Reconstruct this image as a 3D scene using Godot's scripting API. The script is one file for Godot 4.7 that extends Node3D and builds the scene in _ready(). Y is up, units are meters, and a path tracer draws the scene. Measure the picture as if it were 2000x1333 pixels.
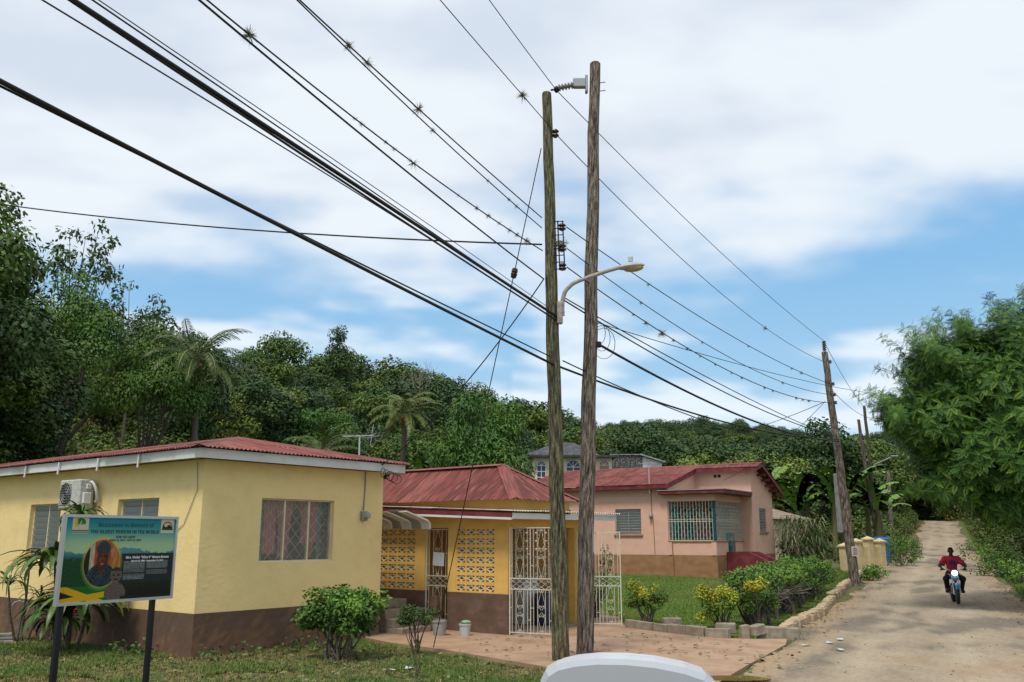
extends Node3D

# ---------------------------------------------------------------- mesh builder
class MB:
	var v := PackedVector3Array()
	var n := PackedVector3Array()
	var c := PackedColorArray()
	var uv := PackedVector2Array()
	var col := Color.WHITE
	func tri(a: Vector3, b: Vector3, d: Vector3, ua := Vector2(0, 0), ub := Vector2(1, 0), ud := Vector2(1, 1)) -> void:
		var nn := (b - a).cross(d - a).normalized()
		v.append(a); v.append(d); v.append(b)
		n.append(nn); n.append(nn); n.append(nn)
		uv.append(ua); uv.append(ud); uv.append(ub)
		c.append(col); c.append(col); c.append(col)
	func trin(a: Vector3, b: Vector3, d: Vector3, na: Vector3, nb: Vector3, nd: Vector3, ua := Vector2(0, 0), ub := Vector2(1, 0), ud := Vector2(1, 1)) -> void:
		v.append(a); v.append(d); v.append(b)
		n.append(na); n.append(nd); n.append(nb)
		uv.append(ua); uv.append(ud); uv.append(ub)
		c.append(col); c.append(col); c.append(col)
	func quad(a: Vector3, b: Vector3, d: Vector3, e: Vector3, ua := Vector2(0, 0), ub := Vector2(1, 0), ud := Vector2(1, 1), ue := Vector2(0, 1)) -> void:
		tri(a, b, d, ua, ub, ud)
		tri(a, d, e, ua, ud, ue)
	func box(at: Vector3, s: Vector3, bas := Basis()) -> void:
		var x := bas.x * s.x * 0.5
		var y := bas.y * s.y * 0.5
		var z := bas.z * s.z * 0.5
		quad(at - x - y + z, at + x - y + z, at + x + y + z, at - x + y + z)
		quad(at + x - y - z, at - x - y - z, at - x + y - z, at + x + y - z)
		quad(at + x - y + z, at + x - y - z, at + x + y - z, at + x + y + z)
		quad(at - x - y - z, at - x - y + z, at - x + y + z, at - x + y - z)
		quad(at - x + y + z, at + x + y + z, at + x + y - z, at - x + y - z)
		quad(at - x - y - z, at + x - y - z, at + x - y + z, at - x - y + z)
	func span(lo: Vector3, hi: Vector3) -> void:
		box((lo + hi) * 0.5, hi - lo)
	func bbox(at: Vector3, s: Vector3, k: float, bas := Basis(), jit := 0.0, seed_ := 1) -> void:
		# chamfered box: every corner gives three points
		var h := s * 0.5
		var r := RandomNumberGenerator.new()
		r.seed = seed_
		var p := {}
		for sx in [-1, 1]:
			for sy in [-1, 1]:
				for sz in [-1, 1]:
					var j := Vector3(r.randf_range(-jit, jit), r.randf_range(-jit, jit), r.randf_range(-jit, jit))
					p[Vector4i(sx, sy, sz, 0)] = at + bas * (Vector3(sx * h.x, sy * (h.y - k), sz * (h.z - k)) + j)
					p[Vector4i(sx, sy, sz, 1)] = at + bas * (Vector3(sx * (h.x - k), sy * h.y, sz * (h.z - k)) + j)
					p[Vector4i(sx, sy, sz, 2)] = at + bas * (Vector3(sx * (h.x - k), sy * (h.y - k), sz * h.z) + j)
		for q in [-1, 1]:
			f4(at, p[Vector4i(q, -1, -1, 0)], p[Vector4i(q, -1, 1, 0)], p[Vector4i(q, 1, 1, 0)], p[Vector4i(q, 1, -1, 0)])
			f4(at, p[Vector4i(-1, q, -1, 1)], p[Vector4i(-1, q, 1, 1)], p[Vector4i(1, q, 1, 1)], p[Vector4i(1, q, -1, 1)])
			f4(at, p[Vector4i(-1, -1, q, 2)], p[Vector4i(-1, 1, q, 2)], p[Vector4i(1, 1, q, 2)], p[Vector4i(1, -1, q, 2)])
			for w in [-1, 1]:
				f4(at, p[Vector4i(q, w, -1, 0)], p[Vector4i(q, w, 1, 0)], p[Vector4i(q, w, 1, 1)], p[Vector4i(q, w, -1, 1)])
				f4(at, p[Vector4i(q, -1, w, 0)], p[Vector4i(q, 1, w, 0)], p[Vector4i(q, 1, w, 2)], p[Vector4i(q, -1, w, 2)])
				f4(at, p[Vector4i(-1, q, w, 1)], p[Vector4i(1, q, w, 1)], p[Vector4i(1, q, w, 2)], p[Vector4i(-1, q, w, 2)])
				for e in [-1, 1]:
					f3(at, p[Vector4i(q, w, e, 0)], p[Vector4i(q, w, e, 1)], p[Vector4i(q, w, e, 2)])
	func f3(o: Vector3, a: Vector3, b: Vector3, d: Vector3) -> void:
		if (b - a).cross(d - a).dot((a + b + d) / 3.0 - o) < 0.0:
			tri(a, d, b)
		else:
			tri(a, b, d)
	func f4(o: Vector3, a: Vector3, b: Vector3, d: Vector3, e: Vector3) -> void:
		if (b - a).cross(d - a).dot((a + b + d + e) / 4.0 - o) < 0.0:
			quad(a, e, d, b)
		else:
			quad(a, b, d, e)
	func tube(pts: Array, rads: Array, sides := 6, caps := true) -> void:
		var k := pts.size()
		var up := Vector3(0.123, 0.97, 0.2).normalized()
		var rings := []
		var nrms := []
		var lens := [0.0]
		var t0: Vector3 = (pts[1] - pts[0]).normalized()
		if absf(t0.dot(up)) > 0.9:
			up = Vector3(1, 0.1, 0.05).normalized()
		for i in k:
			var t: Vector3 = (pts[mini(i + 1, k - 1)] - pts[maxi(i - 1, 0)]).normalized()
			up = (up - t * up.dot(t)).normalized()
			var sd := t.cross(up)
			var ring := []
			var nr := []
			for j in sides:
				var a := TAU * j / sides
				var d := up * cos(a) + sd * sin(a)
				nr.append(d)
				ring.append(pts[i] + d * rads[mini(i, rads.size() - 1)])
			rings.append(ring)
			nrms.append(nr)
			if i > 0:
				lens.append(lens[i - 1] + (pts[i] - pts[i - 1]).length())
		for i in k - 1:
			for j in sides:
				var j2 := (j + 1) % sides
				var u0 := Vector2(float(j) / sides, lens[i])
				var u1 := Vector2(float(j + 1) / sides, lens[i])
				var u2 := Vector2(float(j + 1) / sides, lens[i + 1])
				var u3 := Vector2(float(j) / sides, lens[i + 1])
				trin(rings[i][j], rings[i][j2], rings[i + 1][j2], nrms[i][j], nrms[i][j2], nrms[i + 1][j2], u0, u1, u2)
				trin(rings[i][j], rings[i + 1][j2], rings[i + 1][j], nrms[i][j], nrms[i + 1][j2], nrms[i + 1][j], u0, u2, u3)
		if caps:
			for j in sides:
				var j2 := (j + 1) % sides
				tri(pts[0], rings[0][j2], rings[0][j])
				tri(pts[k - 1], rings[k - 1][j], rings[k - 1][j2])
	func lathe(o: Vector3, ax: Vector3, prof: Array, sides := 16) -> void:
		# prof: [radius, height along the axis], smooth normals per segment
		var w := ax.normalized()
		var u := w.cross(Vector3(0.31, 0.11, 0.94) if absf(w.z) < 0.9 else Vector3(1, 0, 0)).normalized()
		var q := w.cross(u)
		for i in prof.size() - 1:
			var r0: float = prof[i][0]
			var h0: float = prof[i][1]
			var r1: float = prof[i + 1][0]
			var h1: float = prof[i + 1][1]
			var sl := Vector2(h1 - h0, r0 - r1).normalized()
			for j in sides:
				var a0 := TAU * j / sides
				var a1 := TAU * (j + 1) / sides
				var d0 := u * cos(a0) + q * sin(a0)
				var d1 := u * cos(a1) + q * sin(a1)
				var n0 := (d0 * sl.x + w * sl.y).normalized()
				var n1 := (d1 * sl.x + w * sl.y).normalized()
				var p0 := o + d0 * r0 + w * h0
				var p1 := o + d1 * r0 + w * h0
				var p2 := o + d1 * r1 + w * h1
				var p3 := o + d0 * r1 + w * h1
				trin(p0, p1, p2, n0, n1, n1, Vector2(float(j) / sides, h0), Vector2(float(j + 1) / sides, h0), Vector2(float(j + 1) / sides, h1))
				trin(p0, p2, p3, n0, n1, n0, Vector2(float(j) / sides, h0), Vector2(float(j + 1) / sides, h1), Vector2(float(j) / sides, h1))
	func prism(poly: Array, o: Vector3, ux: Vector3, uy: Vector3, depth: Vector3) -> void:
		# flat polygon (Vector2, counter-clockwise seen against depth) pushed along depth
		var pp := PackedVector2Array(poly)
		var idx := Geometry2D.triangulate_polygon(pp)
		var f := []
		for p in poly:
			f.append(o + ux * p.x + uy * p.y)
		var mid := Vector3.ZERO
		for p in f:
			mid += p
		mid = mid / f.size() + depth * 0.5
		for i in range(0, idx.size(), 3):
			var a: Vector3 = f[idx[i]]
			var b: Vector3 = f[idx[i + 1]]
			var d: Vector3 = f[idx[i + 2]]
			if (b - a).cross(d - a).dot(depth) > 0.0:
				var s := b
				b = d
				d = s
			tri(a, b, d, poly[idx[i]], poly[idx[i + 1]], poly[idx[i + 2]])
			tri(a + depth, d + depth, b + depth, poly[idx[i]], poly[idx[i + 2]], poly[idx[i + 1]])
		var area := 0.0
		for i in poly.size():
			area += poly[i].cross(poly[(i + 1) % poly.size()])
		var flip := (area > 0.0) == (ux.cross(uy).dot(depth) > 0.0)
		for i in f.size():
			var a: Vector3 = f[i]
			var b: Vector3 = f[(i + 1) % f.size()]
			if flip:
				quad(a, b, b + depth, a + depth)
			else:
				quad(b, a, a + depth, b + depth)
	func ball(o: Vector3, r: Vector3, rows := 8, cols := 12, bas := Basis()) -> void:
		for i in rows:
			for j in cols:
				var q := []
				for e in [[i, j], [i, j + 1], [i + 1, j + 1], [i + 1, j]]:
					var th: float = PI * e[0] / rows
					var ph: float = TAU * e[1] / cols
					q.append(Vector3(sin(th) * cos(ph), cos(th), -sin(th) * sin(ph)))
				var m := []
				for d in q:
					m.append(o + bas * (d * r))
				var nn := []
				for d in q:
					nn.append((bas * (d / r)).normalized())
				trin(m[0], m[3], m[2], nn[0], nn[3], nn[2])
				trin(m[0], m[2], m[1], nn[0], nn[2], nn[1])
	func mesh(am: ArrayMesh = null) -> ArrayMesh:
		if am == null:
			am = ArrayMesh.new()
		var arr := []
		arr.resize(Mesh.ARRAY_MAX)
		arr[Mesh.ARRAY_VERTEX] = v
		arr[Mesh.ARRAY_NORMAL] = n
		arr[Mesh.ARRAY_COLOR] = c
		arr[Mesh.ARRAY_TEX_UV] = uv
		am.add_surface_from_arrays(Mesh.PRIMITIVE_TRIANGLES, arr)
		return am

var M := {}
var rng := RandomNumberGenerator.new()
var taken := {}

# ---------------------------------------------------------------- scene helpers
func numbered(called: String) -> String:
	var k: int = taken.get(called, 0)
	taken[called] = k + 1
	return called if k == 0 else "%s_%03d" % [called, k]

func tag(o: Node, label := "", category := "", group := "", kind := "") -> Node:
	if label: o.set_meta("label", label)
	if category: o.set_meta("category", category)
	if group: o.set_meta("group", group)
	if kind: o.set_meta("kind", kind)
	return o

func thing(called: String, label: String, category: String, at := Vector3.ZERO, turn := 0.0, group := "") -> Node3D:
	var o := Node3D.new()
	o.name = numbered(called)
	add_child(o)
	o.position = at
	o.rotation_degrees.y = turn
	tag(o, label, category, group)
	return o

func obj(called: String, m, material: Material, parent: Node = null) -> MeshInstance3D:
	var o := MeshInstance3D.new()
	o.mesh = m.mesh() if m is MB else m
	o.material_override = material
	if parent == null:
		o.name = numbered(called)
		add_child(o)
	else:
		o.name = called
		parent.add_child(o, true)
	return o

func struct(called: String, m, material: Material) -> MeshInstance3D:
	var o := obj(called, m, material)
	o.set_meta("kind", "structure")
	return o

func copy(o: Node3D, label := "") -> Node3D:
	var d: Node3D = o.duplicate()
	d.name = numbered(String(o.name).rstrip("0123456789").rstrip("_"))
	add_child(d)
	if label: d.set_meta("label", label)
	return d

# ---------------------------------------------------------------- materials
func lin(r: float, g: float, b: float) -> Color:
	return Color(r, g, b).linear_to_srgb()

func mat(c: Color, rough := 0.8, metal := 0.0) -> StandardMaterial3D:
	var m := StandardMaterial3D.new()
	m.albedo_color = c
	m.roughness = rough
	m.metallic = metal
	m.metallic_specular = 0.4
	return m

func noise(freq: float, sd: int, oct := 4, kind := FastNoiseLite.TYPE_SIMPLEX_SMOOTH) -> FastNoiseLite:
	var f := FastNoiseLite.new()
	f.noise_type = kind
	f.frequency = freq
	f.seed = sd
	f.fractal_octaves = oct
	return f

func ntex(freq: float, sd: int, stops: Array, size := 512, oct := 5) -> NoiseTexture2D:
	var g := Gradient.new()
	var offs := PackedFloat32Array()
	var cols := PackedColorArray()
	for s in stops:
		offs.append(s[0])
		cols.append(s[1])
	g.offsets = offs
	g.colors = cols
	var t := NoiseTexture2D.new()
	t.width = size
	t.height = size
	t.seamless = true
	t.noise = noise(freq, sd, oct)
	t.color_ramp = g
	return t

func bump(freq: float, sd: int, strength: float, size := 512, oct := 5) -> NoiseTexture2D:
	var t := NoiseTexture2D.new()
	t.width = size
	t.height = size
	t.seamless = true
	t.as_normal_map = true
	t.bump_strength = strength
	t.noise = noise(freq, sd, oct)
	return t

func tri_mat(tex: Texture2D, scale: float, rough := 0.85, nrm: Texture2D = null, world := true, nscale := 1.0) -> StandardMaterial3D:
	var m := mat(Color.WHITE, rough)
	m.albedo_texture = tex
	m.uv1_triplanar = true
	m.uv1_world_triplanar = world
	m.uv1_scale = Vector3.ONE * scale
	if nrm:
		m.normal_enabled = true
		m.normal_texture = nrm
		m.normal_scale = nscale
	return m

func paint(c: Color, sd: int, spread := 0.08, dirt := Color(0.3, 0.25, 0.18), rough := 0.75, scale := 0.35) -> StandardMaterial3D:
	# painted render: blotchy tone, a few dirty patches, trowel relief
	return tri_mat(ntex(0.012, sd, [[0.0, c.lerp(dirt, 0.35)], [0.22, c.darkened(spread)], [0.5, c], [0.8, c.lightened(spread)], [1.0, c.darkened(spread * 1.4)]], 512, 6), scale, rough, M.get("bump_wall"), true, 0.35)

func glass(c: Color, a: float) -> StandardMaterial3D:
	var m := mat(Color(c.r, c.g, c.b, a), 0.06)
	m.transparency = BaseMaterial3D.TRANSPARENCY_ALPHA
	m.metallic_specular = 0.5
	return m

func leaf_mat(rough := 0.55, back := 0.25) -> StandardMaterial3D:
	var m := mat(Color.WHITE, rough)
	m.vertex_color_use_as_albedo = true
	m.backlight_enabled = true
	m.backlight = Color(back * 0.7, back, back * 0.25)
	m.metallic_specular = 0.35
	return m

func make_materials() -> void:
	M.bump_wall = bump(0.05, 3, 2.0)
	M.yellow = paint(lin(0.84, 0.64, 0.295), 11, 0.03, lin(0.66, 0.47, 0.2))
	M.yellow_deep = paint(lin(0.73, 0.455, 0.12), 12, 0.05, lin(0.45, 0.28, 0.08))
	M.brown = paint(lin(0.135, 0.082, 0.058), 13, 0.1, lin(0.20, 0.105, 0.055))
	M.cream = paint(lin(0.72, 0.62, 0.42), 14, 0.06, lin(0.35, 0.30, 0.2))
	M.white = paint(lin(0.66, 0.66, 0.64), 15, 0.05, lin(0.3, 0.27, 0.22), 0.6)
	M.white_iron = paint(lin(0.62, 0.585, 0.49), 16, 0.06, lin(0.32, 0.2, 0.12), 0.5, 2.0)
	M.maroon = paint(lin(0.16, 0.025, 0.03), 17, 0.12, lin(0.1, 0.03, 0.03), 0.6)
	M.pink = paint(lin(0.71, 0.43, 0.32), 18, 0.035, lin(0.5, 0.28, 0.2))
	M.tan = paint(lin(0.32, 0.17, 0.08), 19, 0.08, lin(0.22, 0.12, 0.06))
	M.wall_yellow = paint(lin(0.56, 0.45, 0.25), 26, 0.08, lin(0.35, 0.26, 0.13))
	M.grey_wood = paint(lin(0.3, 0.29, 0.27), 20, 0.12)
	M.concrete = paint(lin(0.27, 0.225, 0.165), 21, 0.12, lin(0.14, 0.13, 0.09), 0.9, 0.8)
	M.kerb = paint(lin(0.44, 0.33, 0.20), 22, 0.14, lin(0.13, 0.12, 0.08), 0.9, 0.9)
	M.splash = tri_mat(ntex(0.03, 27, [[0.2, lin(0.8, 0.8, 0.8)], [0.6, lin(1, 1, 1)], [0.9, lin(0.88, 0.88, 0.88)]]), 0.8, 0.85, M.bump_wall, true, 0.35)
	M.splash.vertex_color_use_as_albedo = true
	M.dark = mat(lin(0.012, 0.012, 0.014), 0.7)
	M.black_metal = mat(lin(0.015, 0.015, 0.018), 0.4)
	M.wire = mat(lin(0.012, 0.012, 0.013), 0.6)
	M.grey_metal = mat(lin(0.32, 0.33, 0.34), 0.45, 0.6)
	M.alu = mat(lin(0.55, 0.56, 0.58), 0.35, 0.7)
	M.teal = paint(lin(0.05, 0.30, 0.26), 23, 0.06)
	M.room = mat(lin(0.18, 0.17, 0.15), 0.9)
	M.glass = glass(Color(0.62, 0.72, 0.72), 0.1)
	M.frosted = mat(lin(0.30, 0.33, 0.32), 0.3)
	M.louvre_white = mat(lin(0.48, 0.50, 0.50), 0.35)
	M.curtain_pink = mat(lin(0.62, 0.22, 0.22), 0.9)
	M.curtain_blue = mat(lin(0.34, 0.50, 0.54), 0.9)
	M.bark = tri_mat(ntex(0.03, 31, [[0.2, lin(0.05, 0.04, 0.03)], [0.5, lin(0.11, 0.09, 0.07)], [0.8, lin(0.19, 0.17, 0.14)]]), 1.2, 0.95, bump(0.06, 33, 6.0), false)
	M.twig = mat(lin(0.22, 0.2, 0.17), 0.95)
	M.leaf = leaf_mat()
	M.leaf_gloss = leaf_mat(0.38, 0.2)
	M.grass = leaf_mat(0.7, 0.3)
	# roof paint: red oxide with chalky runs and rust along the slope (uv: metres across, metres up)
	M.roof = []
	for k in 4:
		var b := [lin(0.17, 0.036, 0.029), lin(0.205, 0.05, 0.038), lin(0.135, 0.03, 0.025), lin(0.23, 0.066, 0.05)]
		var r: Color = b[k]
		var m := mat(Color.WHITE, 0.62)
		m.albedo_texture = ntex(0.02, 40 + k, [[0.0, lin(0.10, 0.022, 0.02)], [0.3, r.darkened(0.15)], [0.5, r], [0.72, r.lerp(lin(0.34, 0.12, 0.085), 0.3)], [0.86, lin(0.27, 0.11, 0.08)], [1.0, lin(0.2, 0.09, 0.05)]], 512, 6)
		m.uv1_scale = Vector3(1.1, 0.12, 1)
		m.uv1_offset = Vector3(0.21 * k, 0.37 * k, 0)
		M.roof.append(m)
	var z := mat(Color.WHITE, 0.6)
	z.albedo_texture = ntex(0.02, 47, [[0.0, lin(0.2, 0.1, 0.06)], [0.3, lin(0.42, 0.36, 0.32)], [0.55, lin(0.6, 0.55, 0.5)], [0.8, lin(0.55, 0.42, 0.38)], [1.0, lin(0.3, 0.13, 0.1)]], 512, 6)
	z.uv1_scale = Vector3(0.8, 0.15, 1)
	M.zinc = [z]
	# weathered pole wood: long grain along the pole
	for k in 2:
		var w := mat(Color.WHITE, 0.95)
		var base: Color = [lin(0.115, 0.098, 0.066), lin(0.17, 0.135, 0.105)][k]
		w.albedo_texture = ntex(0.022, 60 + k, [[0.0, lin(0.03, 0.024, 0.016)], [0.3, base.darkened(0.25)], [0.5, base], [0.62, [lin(0.13, 0.135, 0.055), base.lightened(0.1)][k]], [0.85, [lin(0.26, 0.2, 0.14), lin(0.25, 0.2, 0.165)][k]], [1.0, lin(0.08, 0.06, 0.04)]], 512, 7)
		w.normal_enabled = true
		w.normal_texture = bump(0.025, 62 + k, 10.0)
		w.normal_scale = 1.2
		w.uv1_scale = Vector3(1.5, 0.17, 1)
		M["pole%d" % k] = w

# ---------------------------------------------------------------- place
func ss(a: float, b: float, x: float) -> float:
	return smoothstep(a, b, x)

func road_q(x: float, z: float) -> float:   # metres to the left of the road's axis
	return -(x - 8.15) * 0.903 - (z + 18.7) * 0.429

func road_a(x: float, z: float) -> float:   # metres along the road
	return (x - 8.15) * 0.429 - (z + 18.7) * 0.903

func road_pt(a: float, q: float) -> Vector3:
	var x := 8.15 + a * 0.429 - q * 0.903
	var z := -18.7 - a * 0.903 - q * 0.429
	return Vector3(x, terr(x, z), z)

var land := FastNoiseLite.new()
func terr(x: float, z: float) -> float:
	var t := maxf(0.0, -z - 22.0)
	var q := road_q(x, z)
	var a := road_a(x, z)
	var h := 0.028 * t * t / (t + 6.0)
	h += 14.0 * ss(20.0, 78.0, q) * (1.0 - 0.38 * ss(70.0, 170.0, a)) + 18.0 * ss(175.0, 330.0, a)
	h += 0.7 * ss(2.9, 7.0, -q) * ss(-4.0, 8.0, a) + 5.0 * ss(14.0, 60.0, -q)
	h += 1.7 * ss(72.0, 140.0, -z) * ss(40.0, 10.0, absf(q))
	h += land.get_noise_2d(x, z) * 1.1 * ss(26.0, 50.0, q)
	return h

func on_land(x: float, z: float, up := 0.0) -> Vector3:
	return Vector3(x, terr(x, z) + up, z)

func sky_texture() -> ImageTexture:
	var w := 1792
	var h := 896
	var lo := noise(0.55, 5, 5)
	var hi := noise(1.5, 9, 5)
	var wisp := noise(1.0, 21, 5)
	var data := PackedFloat32Array()
	data.resize(w * h * 3)
	for j in h:
		var el := 90.0 - 180.0 * (j + 0.5) / h
		var y := sin(deg_to_rad(el))
		var cs := cos(deg_to_rad(el))
		for i in w:
			var at := (j * w + i) * 3
			var col := Vector3(0.42, 0.47, 0.47)
			if el > -1.0:
				var az := TAU * ((i + 0.5) / w - 0.5)
				var dx := sin(az) * cs
				var dz := cos(az) * cs
				var k := 1.0 / (maxf(y, 0.0) + 0.16)
				var px := dx * k
				var pz := dz * k
				var a1 := lo.get_noise_2d(px * 1.3 + 3.1, pz * 1.3)
				var a2 := hi.get_noise_2d(px + 8.0, pz * 1.6 - 2.0)
				# thin deck above, a clear belt below it, wisps over the horizon
				var deck := ss(-0.42, 0.40, (el - 17.8 - 3.0 * sin(az * 2.0 + 0.9)) / 11.0 + a1 * 0.55 + a2 * 0.36 + 0.17)
				var st := wisp.get_noise_2d(az * 2.4 + el * 0.035, el * 0.16) + 0.4 * a2
				var low := ss(-0.12, 0.42, st + 0.4 - absf(el - 6.5) / 12.0) * 0.85
				var blue := Vector3(0.10, 0.29, 0.53).lerp(Vector3(0.33, 0.49, 0.62), ss(26.0, 0.0, el))
				var shade := clampf(0.42 + a1 * 0.5 + a2 * 0.75, 0.0, 1.0)
				var cloud := Vector3(0.46, 0.51, 0.585).lerp(Vector3(0.59, 0.63, 0.67), ss(0.05, 0.85, shade + 0.18))
				col = blue.lerp(Vector3(0.6, 0.655, 0.7), low).lerp(cloud, deck * 0.97)
				col = col.lerp(Vector3(0.55, 0.615, 0.66), 0.5 * ss(5.0, 0.0, el))
			data[at] = col.x
			data[at + 1] = col.y
			data[at + 2] = col.z
	return ImageTexture.create_from_image(Image.create_from_data(w, h, false, Image.FORMAT_RGBF, data.to_byte_array()))

func strip_mesh(a0: float, a1: float, step: float, q0: float, q1: float, n: int, up: float, wob := 0.0) -> MB:
	var m := MB.new()
	var f := noise(0.12, 77, 2)
	var rows := []
	var a := a0
	while a <= a1 + 0.001:
		var row := []
		for k in n + 1:
			var q := lerpf(q0, q1, float(k) / n)
			if k == 0: q += wob * f.get_noise_1d(a)
			if k == n: q += wob * f.get_noise_1d(a + 300.0)
			row.append(road_pt(a, q) + Vector3.UP * up)
		rows.append(row)
		a += step
	for i in rows.size() - 1:
		for k in n:
			m.quad(rows[i][k + 1], rows[i][k], rows[i + 1][k], rows[i + 1][k + 1])
	return m

func dirt_road(a0: float, a1: float, step: float, q0: float, q1: float, n: int, up: float) -> MB:
	# packed marl: pale wheel tracks, greyer crown, reddish earth washed to the edges, damp dark stretches
	var m := MB.new()
	var edge := noise(0.12, 77, 2)
	var big := noise(0.16, 31, 3)
	var mid := noise(0.6, 32, 3)
	var fine := noise(2.2, 33, 2)
	var rows := []
	var a := a0
	while a <= a1 + 0.001:
		var row := []
		for k in n + 1:
			var q := lerpf(q0, q1, float(k) / n)
			if k == 0: q += 0.6 * edge.get_noise_1d(a) + 0.25 * mid.get_noise_1d(a * 2.0)
			if k == n: q += 0.6 * edge.get_noise_1d(a + 300.0) + 0.25 * mid.get_noise_1d(a * 2.0 + 90.0)
			var nb := big.get_noise_2d(a * 0.6, q * 1.6)
			var nm := mid.get_noise_2d(a * 0.5, q * 1.7)
			var nf := fine.get_noise_2d(a * 0.7, q)
			var wq := q + 0.18 * edge.get_noise_1d(a * 0.7 + 50.0)
			var track := exp(-pow((absf(wq) - 0.8) / 0.34, 2.0))
			var rim := ss(1.5, 2.5, absf(q) + 0.5 * nm)
			var c := Color(0.325, 0.265, 0.19)
			c = c.lerp(Color(0.4, 0.335, 0.245), clampf(track * 0.75 + nb * 0.8, 0.0, 1.0))
			c = c.lerp(Color(0.355, 0.245, 0.148), clampf(rim * 0.75 + ss(0.25, 0.5, nb - 0.4 * nm) * 0.5, 0.0, 1.0))
			c = c.lerp(Color(0.175, 0.15, 0.115), clampf(ss(0.06, 0.42, -nb * 0.8 - nm * 0.6 - 0.14 * track) * 0.85, 0.0, 1.0))
			var t := 1.0 + 0.15 * nf + 0.1 * nm
			row.append([road_pt(a, q) + Vector3.UP * (up + 0.012 * nm - 0.015 * track), Color(c.r * t, c.g * t, c.b * t)])
		rows.append(row)
		a += step
	for i in rows.size() - 1:
		for k in n:
			var p := [rows[i][k + 1], rows[i][k], rows[i + 1][k], rows[i + 1][k + 1]]
			for e in [[0, 1, 2], [0, 2, 3]]:
				var at := m.c.size()
				m.tri(p[e[0]][0], p[e[1]][0], p[e[2]][0])
				m.c[at] = p[e[0]][1]
				m.c[at + 1] = p[e[2]][1]
				m.c[at + 2] = p[e[1]][1]
	return m

func make_ground() -> void:
	land.seed = 4
	land.frequency = 0.03
	var xs := []
	var zs := []
	var x := -230.0
	while x < 330.0:
		xs.append(x)
		x += 1.5 if absf(x) < 60.0 else 6.0
	var z := 40.0
	while z > -470.0:
		zs.append(z)
		z -= 1.5 if z > -110.0 else 6.0
	var pos := PackedVector3Array()
	for zz in zs:
		for xx in xs:
			var y := terr(xx, zz)
			pos.append(Vector3(xx, y, zz))
	var st := SurfaceTool.new()
	st.begin(Mesh.PRIMITIVE_TRIANGLES)
	st.set_smooth_group(0)
	for p in pos:
		st.add_vertex(p)
	var nx := xs.size()
	for j in zs.size() - 1:
		for i in nx - 1:
			var k := j * nx + i
			for e in [k, k + nx, k + 1, k + 1, k + nx, k + nx + 1]:
				st.add_index(e)
	st.generate_normals()
	M.soil = tri_mat(ntex(0.011, 71, [[0.0, lin(0.10, 0.065, 0.035)], [0.3, lin(0.145, 0.10, 0.052)], [0.45, lin(0.12, 0.11, 0.045)], [0.6, lin(0.075, 0.115, 0.03)], [0.8, lin(0.06, 0.10, 0.026)], [1.0, lin(0.17, 0.12, 0.065)]], 1024, 8), 0.09, 0.97, bump(0.05, 72, 5.0))
	struct("ground", st.commit(), M.soil)
	M.road = tri_mat(ntex(0.02, 73, [[0.0, lin(0.66, 0.64, 0.61)], [0.3, lin(0.82, 0.80, 0.77)], [0.5, lin(0.88, 0.87, 0.85)], [0.7, lin(0.98, 0.97, 0.95)], [0.85, lin(0.85, 0.8, 0.73)], [1.0, lin(0.7, 0.67, 0.63)]], 1024, 8), 0.35, 0.95, bump(0.06, 74, 2.5, 1024, 6), true, 0.5)
	M.road.vertex_color_use_as_albedo = true
	struct("road", dirt_road(-34.0, 46.0, 0.3, 2.45, -2.5, 30, 0.035), M.road)
	struct("road", dirt_road(45.0, 119.0, 1.0, 1.95, -2.1, 14, 0.05), M.road)
	M.drive = tri_mat(ntex(0.009, 76, [[0.0, lin(0.25, 0.15, 0.09)], [0.3, lin(0.325, 0.205, 0.13)], [0.5, lin(0.355, 0.235, 0.15)], [0.7, lin(0.38, 0.265, 0.175)], [0.85, lin(0.34, 0.215, 0.135)], [1.0, lin(0.28, 0.2, 0.135)]], 1024, 8), 0.11, 0.9, bump(0.06, 78, 1.5), true, 0.4)
	var d := MB.new()
	var poly := []
	for p in [[-4.3, -22.6], [-3.3, -19.6], [-2.39, -18.32], [-1.21, -17.14], [0.49, -15.0], [2.2, -13.0], [2.9, -13.35], [3.86, -15.3], [5.25, -18.0], [5.55, -18.95], [4.85, -18.95], [4.08, -19.2], [2.6, -21.35], [2.75, -24.2], [0.5, -26.0], [-3.0, -24.0]]:
		poly.append(Vector2(p[0], p[1]))
	d.prism(poly, Vector3(0, 0.06, 0), Vector3(1, 0, 0), Vector3(0, 0, 1), Vector3(0, -0.2, 0))
	struct("driveway", d, M.drive)
	# muddy water standing where the driveway meets the road
	var pd := MB.new()
	var pool := []
	for k in 18:
		var an := TAU * k / 18.0
		pool.append(Vector2(3.2 + cos(an) * (0.5 + 0.08 * sin(an * 3.0)), -13.75 + sin(an) * (0.28 + 0.05 * cos(an * 2.0))))
	pd.prism(pool, Vector3(0, 0.066, 0), Vector3(1, 0, 0), Vector3(0, 0, 1), Vector3(0, -0.012, 0))
	struct("puddle_water", pd, mat(lin(0.16, 0.115, 0.045), 0.04))

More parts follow.
